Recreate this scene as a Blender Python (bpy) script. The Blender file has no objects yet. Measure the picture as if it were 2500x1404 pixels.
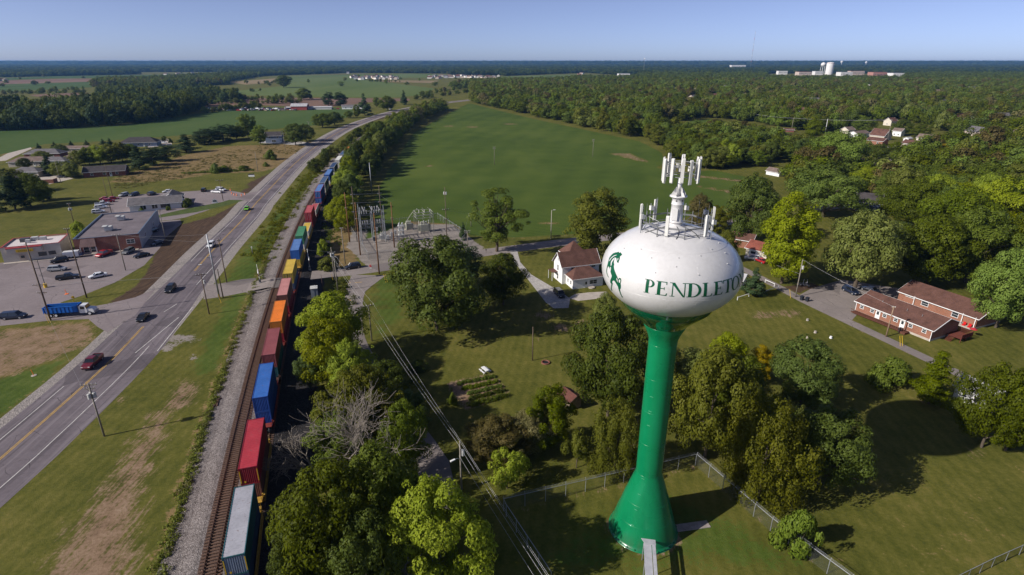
import bpy, bmesh, math, random
import numpy as np
from mathutils import Vector, Matrix
from mathutils.geometry import tessellate_polygon

R = math.radians
SC = bpy.context.scene
COL = SC.collection
random.seed(11)
rng = np.random.default_rng(11)

# ------------------------------------------------------------------ camera
HAZE = 0.00005
H = 59.0                         # drone height above the ground, metres
FPX = 1400.0                     # focal length in photo pixels (photo 2500 px wide)
PITCH = math.atan(552 / 1400)
cd = bpy.data.cameras.new('camera'); cam = bpy.data.objects.new('camera', cd); COL.objects.link(cam)
cam.location = (0, 0, H); cam.rotation_euler = (math.pi / 2 - PITCH, 0, 0)
cd.sensor_width = 36; cd.lens = 36 * FPX / 2500; cd.clip_start = 1; cd.clip_end = 90000
SC.camera = cam

# ------------------------------------------------------------------ sky and sun
SUN_EL, SUN_AZ = R(32.5), R(203.5)          # towards the sun, from +X counter-clockwise
sd = Vector((math.cos(SUN_EL) * math.cos(SUN_AZ), math.cos(SUN_EL) * math.sin(SUN_AZ), math.sin(SUN_EL)))
W = bpy.data.worlds.new('World'); SC.world = W; W.use_nodes = True
wn = W.node_tree.nodes; wl = W.node_tree.links
bg = wn['Background']
sky = wn.new('ShaderNodeTexSky'); sky.sky_type = 'NISHITA'; sky.sun_disc = False
sky.sun_elevation = SUN_EL; sky.sun_rotation = math.atan2(sd.x, sd.y)
sky.altitude = 1000; sky.air_density = 0.45; sky.dust_density = 1.25; sky.ozone_density = 4.5
hs_ = wn.new('ShaderNodeHueSaturation'); hs_.inputs['Saturation'].default_value = .82
mx_ = wn.new('ShaderNodeMix'); mx_.data_type = 'RGBA'; mx_.blend_type = 'MULTIPLY'; mx_.inputs[0].default_value = 1.0; mx_.inputs[7].default_value = (1.0, .94, 1.03, 1)
wl.new(sky.outputs[0], hs_.inputs['Color']); wl.new(hs_.outputs[0], mx_.inputs[6]); wl.new(mx_.outputs[2], bg.inputs[0]); bg.inputs[1].default_value = 0.094
sl = bpy.data.lights.new('sun', 'SUN'); sl.energy = 4.2; sl.angle = R(0.55); sl.color = (1.0, 0.94, 0.86)
so = bpy.data.objects.new('sun', sl); COL.objects.link(so); so.rotation_euler = sd.to_track_quat('Z', 'Y').to_euler()
so.location = (-200, -100, 200)
SC.view_settings.view_transform = 'Standard'; SC.view_settings.look = 'None'
SC.view_settings.exposure = 0.4; SC.view_settings.gamma = 1.0; SC.view_settings.use_curve_mapping = False
cy = SC.cycles
cy.max_bounces = 6; cy.diffuse_bounces = 3; cy.glossy_bounces = 2; cy.transmission_bounces = 3
cy.transparent_max_bounces = 10; cy.volume_bounces = 0; cy.caustics_reflective = False; cy.caustics_refractive = False
cy.use_denoising = True; cy.sample_clamp_indirect = 4

# ------------------------------------------------------------------ where a photo pixel meets the ground
_c, _s = math.cos(PITCH), math.sin(PITCH)
def G(px, py, z=0.0):
    a = (px - 1250) / FPX; b = (702 - py) / FPX
    t = (z - H) / (-_s + b * _c)
    return Vector((a * t, (_c + b * _s) * t, z))
def Gs(pts, z=0.0): return [G(x, y, z) for x, y in pts]
def depth(Y, z): return Y * _c - (z - H) * _s
def height_at(Y, py):                 # height of a point above Y that shows at photo row py
    k = (702 - py) / FPX             # (Y s + (z-H) c) / (Y c - (z-H) s) = k
    return H + (k * Y * _c - Y * _s) / (_c + k * _s)

# ------------------------------------------------------------------ object helpers
def tag(o, label=None, cat=None, group=None, kind=None):
    if label: o['label'] = label
    if cat: o['category'] = cat
    if group: o['group'] = group
    if kind: o['kind'] = kind
    return o
def empty(name, loc=(0, 0, 0), rz=0.0, label=None, cat=None, group=None):
    o = bpy.data.objects.new(name, None); COL.objects.link(o)
    o.empty_display_size = 0.2
    o.location = loc; o.rotation_euler = (0, 0, rz)
    return tag(o, label, cat, group)
def link(name, me, mat=None, parent=None, loc=None, rz=None):
    o = bpy.data.objects.new(name, me); COL.objects.link(o)
    if mat is not None:
        if not me.materials: me.materials.append(mat)
        elif me.materials[0] is not mat:
            o.material_slots[0].link = 'OBJECT'; o.material_slots[0].material = mat
    if parent is not None: o.parent = parent
    if loc is not None: o.location = loc
    if rz is not None: o.rotation_euler = (0, 0, rz)
    return o
def copy_tree(o, loc=None, rz=None, label=None, group=None, parent=None, mats=None):
    c = o.copy(); COL.objects.link(c); c.parent = parent
    if loc is not None: c.location = loc
    if rz is not None: c.rotation_euler = (0, 0, rz)
    if label: c['label'] = label
    if group: c['group'] = group
    if mats:
        for i, sl_ in enumerate(c.material_slots):
            m = mats.get(sl_.material.name if sl_.material else '')
            if m: sl_.link = 'OBJECT'; sl_.material = m
    for ch in o.children: copy_tree(ch, parent=c, mats=mats)
    return c

class MB:
    """collects faces, builds one mesh"""
    def __init__(s): s.v = []; s.f = []; s.uv = None
    def add(s, vs, fs):
        o = len(s.v); s.v.extend([tuple(v) for v in vs]); s.f.extend([tuple(i + o for i in f) for f in fs]); return s
    def box(s, c, d, rz=0.0, rx=0.0):
        x, y, z = d[0] / 2, d[1] / 2, d[2] / 2
        vs = [Vector(p) for p in ((-x,-y,-z),(x,-y,-z),(x,y,-z),(-x,y,-z),(-x,-y,z),(x,-y,z),(x,y,z),(-x,y,z))]
        if rx: vs = [Matrix.Rotation(rx, 3, 'X') @ v for v in vs]
        if rz: vs = [Matrix.Rotation(rz, 3, 'Z') @ v for v in vs]
        return s.add([v + Vector(c) for v in vs], [(0,3,2,1),(4,5,6,7),(0,1,5,4),(1,2,6,5),(2,3,7,6),(3,0,4,7)])
    def bar(s, a, b, w, h=None):      # square bar between two points
        return s.cyl(a, b, (w if h is None else (w + h) / 2) * 0.62, None, 4)
    def cyl(s, a, b, r0, r1=None, n=8, caps=True):
        a = Vector(a); b = Vector(b); r1 = r0 if r1 is None else r1
        d = (b - a)
        if d.length < 1e-6: return s
        d.normalize()
        u = d.orthogonal().normalized() if abs(d.z) < .99 else Vector((1, 0, 0)); w = d.cross(u).normalized(); u = w.cross(d)
        vs = []; ph = math.pi / 4 if n == 4 else 0
        for p, r in ((a, r0), (b, r1)):
            for i in range(n):
                t = ph + 2 * math.pi * i / n; vs.append(p + u * (r * math.cos(t)) + w * (r * math.sin(t)))
        fs = [(i, (i + 1) % n, n + (i + 1) % n, n + i) for i in range(n)]
        if caps: fs += [tuple(range(n - 1, -1, -1)), tuple(range(n, 2 * n))]
        return s.add(vs, fs)
    def lathe(s, prof, n=48, c=(0, 0), close=False):
        vs = []
        for r, z in prof:
            for i in range(n):
                t = 2 * math.pi * i / n; vs.append((c[0] + r * math.cos(t), c[1] + r * math.sin(t), z))
        fs = []
        for k in range(len(prof) - 1):
            for i in range(n):
                j = (i + 1) % n; fs.append((k * n + i, k * n + j, (k + 1) * n + j, (k + 1) * n + i))
        if close: fs += [tuple(range(n - 1, -1, -1)), tuple(range((len(prof) - 1) * n, len(prof) * n))]
        return s.add(vs, fs)
    def prism(s, poly, z0, z1):       # vertical prism over a plan polygon (counter-clockwise)
        n = len(poly)
        if sum(poly[i][0] * poly[(i + 1) % n][1] - poly[(i + 1) % n][0] * poly[i][1] for i in range(n)) < 0: poly = poly[::-1]
        vs = [(p[0], p[1], z0) for p in poly] + [(p[0], p[1], z1) for p in poly]
        return s.add(vs, [tuple(range(n - 1, -1, -1)), tuple(range(n, 2 * n))] + [(i, (i + 1) % n, n + (i + 1) % n, n + i) for i in range(n)])
    def slab(s, pts, t):              # thick plate through 3D points (planar), thickness t downwards along normal
        n = len(pts); p = [Vector(q) for q in pts]
        nr = (p[1] - p[0]).cross(p[2] - p[0]).normalized()
        if nr.z < 0: p = p[::-1]; nr = -nr
        vs = [q for q in p] + [q - nr * t for q in p]
        return s.add(vs, [tuple(range(n)), tuple(range(2 * n - 1, n - 1, -1))] + [(i, n + i, n + (i + 1) % n, (i + 1) % n) for i in range(n)])
    def side(s, prof, y0, y1, sx=None):  # side profile (x,z) extruded along y
        n = len(prof)
        vs = [(x, y0, z) for x, z in prof] + [(x, y1, z) for x, z in prof]
        return s.add(vs, [tuple(range(n)), tuple(range(2 * n - 1, n - 1, -1))] + [(i, n + i, n + (i + 1) % n, (i + 1) % n) for i in range(n)])
    def mesh(s, name, smooth=False, fix=True):
        me = bpy.data.meshes.new(name); me.from_pydata(s.v, [], s.f); me.validate()
        if fix:
            bm = bmesh.new(); bm.from_mesh(me); bmesh.ops.recalc_face_normals(bm, faces=bm.faces); bm.to_mesh(me); bm.free()
        if smooth: me.polygons.foreach_set('use_smooth', [True] * len(me.polygons))
        me.update(); return me
    def build(s, name, mat, parent=None, smooth=False, loc=None, rz=None):
        return link(name, s.mesh(name, smooth), mat, parent, loc, rz)

def sweep(pts, prof, name, mat, parent=None, smooth=False, closed=False):
    """profile (offset to the right, z) carried along a plan polyline; UV = metres across / along"""
    P = [Vector((p[0], p[1])) for p in pts]; n = len(P)
    vs = []; uvs = []; s_ = 0.0
    for i in range(n):
        t = (P[min(i + 1, n - 1)] - P[max(i - 1, 0)]).normalized(); r = Vector((t.y, -t.x))
        if i: s_ += (P[i] - P[i - 1]).length
        for pr in (prof(i) if callable(prof) else prof):
            q = P[i] + r * pr[0]; vs.append((q.x, q.y, pr[1])); uvs.append((pr[0], s_))
    k = len(vs) // n; fs = []
    for i in range(n - 1):
        for j in range(k if closed else k - 1):
            j2 = (j + 1) % k
            fs.append((i * k + j, i * k + j2, (i + 1) * k + j2, (i + 1) * k + j))
    me = bpy.data.meshes.new(name); me.from_pydata(vs, [], fs)
    ul = me.uv_layers.new(name='UVMap')
    li = np.zeros(len(me.loops), dtype=np.int32); me.loops.foreach_get('vertex_index', li)
    ul.data.foreach_set('uv', np.array(uvs, dtype=np.float32)[li].ravel())
    if closed:
        bm = bmesh.new(); bm.from_mesh(me); bmesh.ops.recalc_face_normals(bm, faces=bm.faces); bm.to_mesh(me); bm.free()
    if smooth: me.polygons.foreach_set('use_smooth', [True] * len(me.polygons))
    me.update()
    return link(name, me, mat, parent)
def sheet(poly, z, name, mat, parent=None):
    """flat polygon sheet (may be concave)"""
    p3 = [Vector((p[0], p[1], z)) for p in poly]
    tr = tessellate_polygon([p3])
    me = bpy.data.meshes.new(name); me.from_pydata([tuple(v) for v in p3], [], [tuple(t) for t in tr])
    bm = bmesh.new(); bm.from_mesh(me); bmesh.ops.recalc_face_normals(bm, faces=bm.faces)
    for f in bm.faces:
        if f.normal.z < 0: f.normal_flip()
    bm.to_mesh(me); bm.free(); me.update()
    return link(name, me, mat, parent)
def smooth_line(pts, step=4.0):
    """Catmull-Rom through plan points, resampled"""
    P = [Vector((p[0], p[1])) for p in pts]; P = [P[0] * 2 - P[1]] + P + [P[-1] * 2 - P[-2]]
    out = []
    for i in range(1, len(P) - 2):
        a, b, c, d = P[i - 1], P[i], P[i + 1], P[i + 2]
        m = max(1, int((c - b).length / step))
        for j in range(m):
            t = j / m
            out.append(0.5 * ((2 * b) + (c - a) * t + (2 * a - 5 * b + 4 * c - d) * t * t + (3 * b - a - 3 * c + d) * t ** 3))
    out.append(P[-2]); return out

# ------------------------------------------------------------------ materials
class NB:
    def __init__(s, name):
        s.m = bpy.data.materials.new(name); s.m.use_nodes = True; s.t = s.m.node_tree; s.t.nodes.clear()
        s.out = s.t.nodes.new('ShaderNodeOutputMaterial')
    def n(s, ty, ins=None, **kw):
        d = s.t.nodes.new(ty)
        for k, v in kw.items(): setattr(d, k, v)
        for k, v in (ins or {}).items(): s.put(d.inputs[k], v)
        return d
    def put(s, sock, v):
        if isinstance(v, bpy.types.NodeSocket): s.t.links.new(v, sock)
        elif v is not None:
            if sock.type == 'RGBA' and len(v) == 3: v = (*v, 1)
            sock.default_value = v
    def pos(s): return s.n('ShaderNodeNewGeometry').outputs['Position']
    def obj(s): return s.n('ShaderNodeTexCoord').outputs['Object']
    def uv(s): return s.n('ShaderNodeTexCoord').outputs['UV']
    def mapping(s, v, scale=(1, 1, 1), rz=0.0, loc=(0, 0, 0)):
        return s.n('ShaderNodeMapping', {'Vector': v, 'Scale': scale, 'Rotation': (0, 0, rz), 'Location': loc}).outputs[0]
    def noise(s, v, scale, det=3.0, rough=.55, dist=0.0):
        return s.n('ShaderNodeTexNoise', {'Vector': v, 'Scale': scale, 'Detail': det, 'Roughness': rough, 'Distortion': dist}).outputs['Fac']
    def math(s, op, a, b=None, c=None, clamp=False):
        d = s.n('ShaderNodeMath', operation=op, use_clamp=clamp); s.put(d.inputs[0], a)
        if b is not None: s.put(d.inputs[1], b)
        if c is not None: s.put(d.inputs[2], c)
        return d.outputs[0]
    def mix(s, f, a, b, blend='MIX'):
        d = s.n('ShaderNodeMix', data_type='RGBA', blend_type=blend); s.put(d.inputs[0], f); s.put(d.inputs[6], a); s.put(d.inputs[7], b)
        return d.outputs[2]
    def step(s, f, lo, hi):           # smoothstep
        d = s.n('ShaderNodeMapRange', interpolation_type='SMOOTHSTEP'); s.put(d.inputs[0], f); s.put(d.inputs[1], lo); s.put(d.inputs[2], hi)
        return d.outputs[0]
    def ramp(s, f, stops):
        d = s.n('ShaderNodeValToRGB'); e = d.color_ramp.elements
        while len(e) < len(stops): e.new(0.5)
        for i, (p, c) in enumerate(stops): e[i].position = p; e[i].color = (*c, 1)
        s.put(d.inputs[0], f); return d.outputs[0]
    def bump(s, h, strength=.3, dist=.1):
        return s.n('ShaderNodeBump', {'Height': h, 'Strength': strength, 'Distance': dist}).outputs[0]
    def bsdf(s, col, rough=.8, spec=.3, metal=0.0, normal=None, coat=0.0, alpha=None):
        b = s.n('ShaderNodeBsdfPrincipled', {'Base Color': col, 'Roughness': rough, 'Specular IOR Level': spec, 'Metallic': metal, 'Coat Weight': coat})
        if normal is not None: s.put(b.inputs['Normal'], normal)
        if alpha is not None: s.put(b.inputs['Alpha'], alpha)
        s.t.links.new(b.outputs[0], s.out.inputs[0]); return s.m

_mats = {}
def M(name, col, rough=.75, var=.18, scale=1.2, spec=.3, metal=0.0, coat=0.0, bump=0.0, world=False):
    """plain surface with uneven tone at two scales"""
    if name in _mats: return _mats[name]
    b = NB(name); v = b.pos() if world else b.obj()
    n1 = b.noise(v, scale, 4); n2 = b.noise(v, scale * 9, 3)
    f = b.math('ADD', b.math('MULTIPLY', n1, .65), b.math('MULTIPLY', n2, .35))
    lo = tuple(max(0, c * (1 - var * 1.6)) for c in col); hi = tuple(min(.95, c * (1 + var * 1.3)) for c in col)
    c = b.ramp(f, [(.3, lo), (.7, hi)])
    nm = b.bump(n2, bump, .05) if bump else None
    _mats[name] = b.bsdf(c, rough, spec, metal, nm, coat); return _mats[name]
def paint(name, col, rough=.28): return M(name, col, rough, .05, .8, .5, 0, .5)

# ------------------------------------------------------------------ surface materials
def ground_material():
    b = NB('ground'); p = b.pos()
    ga = b.n('ShaderNodeAttribute', attribute_name='ga'); gb = b.n('ShaderNodeAttribute', attribute_name='gb')
    sa = b.n('ShaderNodeSeparateColor', {0: ga.outputs[0]}); sb = b.n('ShaderNodeSeparateColor', {0: gb.outputs[0]})
    n0 = b.noise(p, .012, 3); n1 = b.noise(p, .06, 4); n2 = b.noise(p, .35, 4); n3 = b.noise(p, 2.2, 4); n4 = b.noise(p, 9, 2)
    f = b.math('ADD', b.math('ADD', b.math('MULTIPLY', n1, .34), b.math('MULTIPLY', n2, .28)), b.math('ADD', b.math('MULTIPLY', n3, .28), b.math('MULTIPLY', n4, .14)))
    # mowing passes: two sets of soft stripes whose direction drifts
    def stripes(rz, per, w, dist=2.2):
        m = b.mapping(p, (1, 1, 1), rz)
        wv = b.n('ShaderNodeTexWave', {'Vector': m, 'Scale': 1.0 / per, 'Distortion': dist, 'Detail': 2, 'Detail Scale': .35}, wave_type='BANDS', bands_direction='X')
        return b.math('MULTIPLY', b.math('SUBTRACT', wv.outputs['Fac'], .5), w)
    f = b.math('ADD', f, b.math('ADD', stripes(R(8), 6.0, .045), stripes(R(-24), 4.5, .02)))
    grass = b.ramp(f, [(.38, (.055, .062, .009)), (.48, (.088, .092, .015)), (.56, (.120, .115, .022)), (.65, (.165, .142, .036)), (.8, (.22, .17, .065))])
    lush = b.ramp(f, [(.38, (.034, .060, .007)), (.5, (.062, .096, .013)), (.66, (.105, .132, .026))])
    e = b.math('ADD', b.math('MULTIPLY', b.math('SUBTRACT', n2, .5), 1.1), b.math('MULTIPLY', b.math('SUBTRACT', n3, .5), .9))
    def msk(a, lo=.38, hi=.62): return b.step(b.math('ADD', a, e), lo, hi)
    def gated(a): return b.math('MULTIPLY', msk(a), b.step(a, .02, .12))
    col = b.mix(gated(sb.outputs[1]), grass, lush)
    fn = b.math('ADD', b.math('MULTIPLY', n3, .6), b.math('MULTIPLY', n4, .4))
    dry = b.ramp(b.math('ADD', b.math('MULTIPLY', n2, .5), b.math('MULTIPLY', fn, .5)), [(.36, (.075, .075, .02)), (.47, (.17, .12, .05)), (.62, (.27, .185, .085))])
    col = b.mix(gated(sa.outputs[2]), col, dry)
    dirt = b.ramp(b.math('ADD', b.math('MULTIPLY', n2, .4), b.math('MULTIPLY', fn, .6)), [(.35, (.12, .080, .048)), (.5, (.235, .155, .097)), (.68, (.34, .25, .17))])
    st = b.noise(b.mapping(p, (2.2, .22, 1), R(-12)), 1.0, 5, .65)
    ed = b.math('ADD', b.math('MULTIPLY', b.math('SUBTRACT', st, .5), 1.9), b.math('MULTIPLY', e, .75))
    dm = b.math('MULTIPLY', b.step(b.math('ADD', sa.outputs[0], ed), .30, .78), b.step(sa.outputs[0], .02, .12))
    col = b.mix(dm, col, dirt)
    mstr = b.mapping(p, (1, .12, 1), R(24))
    soil = b.ramp(b.math('ADD', b.math('MULTIPLY', b.noise(mstr, 1.6, 4), .6), b.math('MULTIPLY', fn, .4)), [(.34, (.040, .026, .017)), (.52, (.080, .050, .032)), (.68, (.13, .085, .055))])
    col = b.mix(gated(sa.outputs[1]), col, soil)
    grav = b.ramp(b.math('ADD', b.math('MULTIPLY', n2, .35), b.math('MULTIPLY', fn, .65)), [(.34, (.15, .13, .115)), (.5, (.245, .215, .19)), (.68, (.34, .30, .27))])
    col = b.mix(gated(ga.outputs['Alpha']), col, grav)
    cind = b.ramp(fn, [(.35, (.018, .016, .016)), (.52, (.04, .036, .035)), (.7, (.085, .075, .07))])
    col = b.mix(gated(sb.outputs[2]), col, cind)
    # soya: closed canopy of low plants, faint rows and thin spots
    rows = b.math('ADD', stripes(R(76), 6.5, .10, .9), stripes(R(12), 60.0, .035, 2.5))
    cf = b.math('ADD', b.math('ADD', b.math('MULTIPLY', n0, .26), b.math('MULTIPLY', n1, .16)), b.math('ADD', b.math('MULTIPLY', n3, .34), b.math('ADD', b.math('MULTIPLY', n4, .28), rows)))
    crop = b.ramp(cf, [(.40, (.034, .060, .008)), (.50, (.056, .090, .012)), (.6, (.084, .116, .018)), (.72, (.13, .14, .032))])
    crop = b.mix(b.math('MULTIPLY', b.step(b.noise(b.mapping(p, (1, .35, 1), R(30)), .022, 4), .52, .72), .5), crop, (.105, .135, .024))
    cm = b.step(b.math('ADD', sb.outputs[0], b.math('MULTIPLY', e, .35)), .4, .6)
    col = b.mix(cm, col, crop)
    hb = b.math('ADD', b.math('MULTIPLY', n3, .5), b.math('MULTIPLY', n4, .7))
    return b.bsdf(col, .95, .12, 0, b.bump(hb, .55, .22))
def far_field(name, c0, c1, sc=.01, rz=0.0, stretch=6, z=.05):
    b = NB(name); p = b.pos(); m = b.mapping(p, (1, 1.0 / stretch, 1), rz)
    f = b.math('ADD', b.math('MULTIPLY', b.noise(m, sc, 4), .6), b.math('MULTIPLY', b.noise(p, sc * 14, 4), .4))
    return b.bsdf(b.ramp(f, [(.36, c0), (.64, c1)]), .95, .1)
def asphalt(name, c0, c1, worn, streak=True):
    b = NB(name); p = b.pos()
    n1 = b.noise(p, .12, 4); n2 = b.noise(p, 1.3, 4); n3 = b.noise(p, 14, 2)
    f = b.math('ADD', b.math('MULTIPLY', n1, .45), b.math('ADD', b.math('MULTIPLY', n2, .3), b.math('MULTIPLY', n3, .25)))
    col = b.ramp(f, [(.36, c0), (.62, c1)])
    if streak:
        u = b.mapping(b.uv(), (1, .02, 1)); s_ = b.noise(u, 1.1, 4)
        col = b.mix(b.math('MULTIPLY', b.step(s_, .5, .68), .55), col, worn)
        s2 = b.noise(b.mapping(b.uv(), (1, .03, 1), 0, (7, 3, 0)), .9, 3)
        col = b.mix(b.math('MULTIPLY', b.step(s2, .52, .66), .5), col, tuple(x * .55 for x in c0))
    vo = b.n('ShaderNodeTexVoronoi', {'Vector': b.n('ShaderNodeVectorMath', {0: p, 1: b.n('ShaderNodeTexNoise', {'Vector': p, 'Scale': .5, 'Detail': 3}).outputs['Color']}, operation='ADD').outputs[0], 'Scale': .16}, feature='DISTANCE_TO_EDGE')
    crack = b.math('MULTIPLY', b.math('LESS_THAN', vo.outputs['Distance'], .006), b.step(n1, .42, .6))
    col = b.mix(b.math('MULTIPLY', crack, .75), col, tuple(x * .35 for x in c0))
    patch = b.n('ShaderNodeTexVoronoi', {'Vector': p, 'Scale': .09, 'Randomness': 1.0})
    pc = b.n('ShaderNodeSeparateColor', {0: patch.outputs['Color']})
    col = b.mix(b.math('MULTIPLY', b.math('GREATER_THAN', pc.outputs[0], .86), .45), col, tuple(x * .6 for x in c0))
    return b.bsdf(col, .9, .25, 0, b.bump(n3, .25, .03))
def stones(name, c0, c1, c2, sc=9):
    b = NB(name); p = b.pos()
    v = b.n('ShaderNodeTexVoronoi', {'Vector': p, 'Scale': sc}); s_ = b.n('ShaderNodeSeparateColor', {0: v.outputs['Color']})
    n1 = b.noise(p, .25, 4); n2 = b.noise(p, 2, 4)
    f = b.math('ADD', b.math('MULTIPLY', s_.outputs[0], .45), b.math('ADD', b.math('MULTIPLY', n1, .3), b.math('MULTIPLY', n2, .3)))
    return b.bsdf(b.ramp(f, [(.25, c0), (.5, c1), (.8, c2)]), .95, .2, 0, b.bump(v.outputs['Distance'], .8, .12))
def shingle(name, c, sc=1.0):
    b = NB(name); v = b.obj(); p = b.pos()
    br = b.n('ShaderNodeTexBrick', {'Vector': b.uv(), 'Scale': 1.0, 'Color1': tuple(x * .8 for x in c) , 'Color2': tuple(x * 1.25 for x in c), 'Mortar': tuple(x * .55 for x in c), 'Brick Width': .9, 'Row Height': .28, 'Mortar Size': .012})
    n = b.noise(p, .6, 4); n2 = b.noise(p, 5, 3)
    f = b.math('ADD', b.math('MULTIPLY', n, .5), b.math('MULTIPLY', n2, .5))
    base = b.ramp(f, [(.34, tuple(x * .62 for x in c)), (.5, c), (.68, tuple(min(1, x * 1.4) for x in c))])
    return b.bsdf(base, .92, .2, 0, b.bump(n2, .3, .03))
def brick(name, c, mortar):
    b = NB(name); v = b.n('ShaderNodeTexCoord').outputs['Object']
    sx = b.n('ShaderNodeSeparateXYZ', {0: v}); h = b.math('ADD', sx.outputs[0], sx.outputs[1])
    cv = b.n('ShaderNodeCombineXYZ', {0: h, 1: sx.outputs[2], 2: 0.0}).outputs[0]
    br = b.n('ShaderNodeTexBrick', {'Vector': cv, 'Scale': 1.0, 'Color1': tuple(x * .78 for x in c), 'Color2': tuple(min(1, x * 1.22) for x in c), 'Mortar': mortar, 'Brick Width': .24, 'Row Height': .085, 'Mortar Size': .010})
    n = b.noise(v, .5, 4); n2 = b.noise(cv, 3, 3)
    col = b.mix(b.math('MULTIPLY', b.step(n, .35, .7), .35), br.outputs['Color'], tuple(x * .62 for x in c))
    col = b.mix(b.math('MULTIPLY', b.step(n2, .5, .7), .3), col, tuple(min(1, x * 1.35) for x in c))
    return b.bsdf(col, .9, .2, 0, b.bump(br.outputs['Fac'], -.25, .02))
def siding(name, c):
    b = NB(name); v = b.obj(); sx = b.n('ShaderNodeSeparateXYZ', {0: v})
    w = b.math('FRACT', b.math('MULTIPLY', sx.outputs[2], 5.0)); n = b.noise(v, .8, 4)
    col = b.ramp(n, [(.3, tuple(x * .86 for x in c)), (.7, c)])
    col = b.mix(b.math('MULTIPLY', b.math('LESS_THAN', w, .12), .35), col, tuple(x * .5 for x in c))
    return b.bsdf(col, .7, .3, 0, b.bump(w, .3, .03))
def wood(name, c):
    b = NB(name); v = b.mapping(b.obj(), (6, 6, .6)); n = b.noise(v, 2.5, 4)
    return b.bsdf(b.ramp(n, [(.32, tuple(x * .55 for x in c)), (.68, tuple(min(1, x * 1.3) for x in c))]), .9, .15)
def glassy(name, c=(.02, .025, .03), rough=.06):
    b = NB(name); return b.bsdf(c, rough, .8)
def chainlink(name, dens=.2, c=(.35, .36, .36)):
    b = NB(name); d = b.n('ShaderNodeBsdfPrincipled', {'Base Color': c, 'Roughness': .5, 'Metallic': .3}); t = b.n('ShaderNodeBsdfTransparent')
    n = b.noise(b.pos(), 1.0, 3); f = b.math('MULTIPLY_ADD', n, .14, dens - .07)
    m = b.n('ShaderNodeMixShader', {0: f, 1: t.outputs[0], 2: d.outputs[0]})
    b.t.links.new(m.outputs[0], b.out.inputs[0]); return b.m
def leaf_mat(name, dark, mid, light, trans=.28, rough=.55):
    b = NB(name); oi = b.n('ShaderNodeObjectInfo'); g = b.n('ShaderNodeNewGeometry')
    a = b.n('ShaderNodeAttribute', attribute_name='cv')
    f = b.math('ADD', b.math('MULTIPLY', g.outputs['Random Per Island'], .34), b.math('ADD', b.math('MULTIPLY', a.outputs['Fac'], .36), b.math('MULTIPLY', oi.outputs['Random'], .30)))
    col = b.ramp(f, [(.15, dark), (.5, mid), (.85, light)])
    hs = b.n('ShaderNodeHueSaturation', {'Hue': b.math('MULTIPLY_ADD', oi.outputs['Random'], .038, .468), 'Saturation': b.math('MULTIPLY_ADD', oi.outputs['Random'], -.2, 1.15), 'Value': b.math('MULTIPLY_ADD', oi.outputs['Random'], .35, .82), 'Color': col})
    d = b.n('ShaderNodeBsdfPrincipled', {'Base Color': hs.outputs[0], 'Roughness': rough, 'Specular IOR Level': .12})
    t = b.n('ShaderNodeBsdfTranslucent', {'Color': b.mix(.5, hs.outputs[0], (.30, .34, .03))})
    m = b.n('ShaderNodeMixShader', {0: trans, 1: d.outputs[0], 2: t.outputs[0]})
    b.t.links.new(m.outputs[0], b.out.inputs[0]); return b.m

ASPH = asphalt('asphalt', (.105, .088, .098), (.175, .148, .160), (.235, .205, .215))
LOT = asphalt('parking_asphalt', (.175, .145, .145), (.255, .215, .215), (.25, .21, .20), False)
LANE = asphalt('lane_asphalt', (.18, .155, .145), (.265, .228, .21), (.25, .22, .2), False)
SHOULDER = stones('shoulder_gravel', (.17, .155, .145), (.27, .24, .22), (.38, .34, .31), 5)
BALLAST = stones('ballast', (.085, .072, .066), (.165, .142, .132), (.30, .265, .25), 7)
BED = stones('rusty_ballast', (.050, .032, .026), (.105, .068, .055), (.19, .13, .105), 7)
GRAVEL = stones('drive_gravel', (.27, .25, .235), (.40, .375, .35), (.55, .52, .49), 6)
CONC = M('concrete', (.42, .37, .32), .9, .16, .7)
STEEL = M('galvanised_steel', (.34, .355, .37), .45, .14, 2, .5, .4)
DKSTEEL = M('dark_steel', (.09, .095, .10), .5, .15, 2, .5, .4)
RUST = M('rusty_steel', (.085, .045, .032), .7, .25, 3)
WOODP = wood('pole_wood', (.155, .115, .085)); WOODB = wood('brown_pole_wood', (.21, .105, .05)); WOODG = wood('grey_pole_wood', (.27, .24, .20))
CERAM = M('insulator', (.55, .53, .50), .3, .1)
WHITE = M('white_paint', (.80, .80, .79), .45, .05, .5, .4)
WIRE = M('wire', (.16, .16, .16), .5, .1); WIREL = M('bright_wire', (.50, .50, .50), .4, .05)
GLASS = glassy('window_glass', (.03, .038, .045), .08)
DARKGLASS = glassy('vehicle_glass', (.012, .014, .017), .05)
YELLOW = M('yellow_paint', (.72, .46, .03), .6, .1); RED = M('red_paint', (.55, .02, .02), .5, .05); ORANGE = M('orange_plastic', (.85, .18, .02), .5, .05)
ROADY = M('road_yellow', (.55, .33, .05), .85, .25, .8, world=True); ROADW = M('road_white', (.58, .56, .53), .85, .25, .8, world=True)
CHAIN = chainlink('chain_link_fabric', .13, (.20, .21, .20)); CHAIND = chainlink('dark_chain_link_fabric', .34, (.05, .06, .06))
BARK = wood('bark', (.105, .083, .062)); DEADW = wood('dead_wood', (.25, .215, .18))

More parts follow.
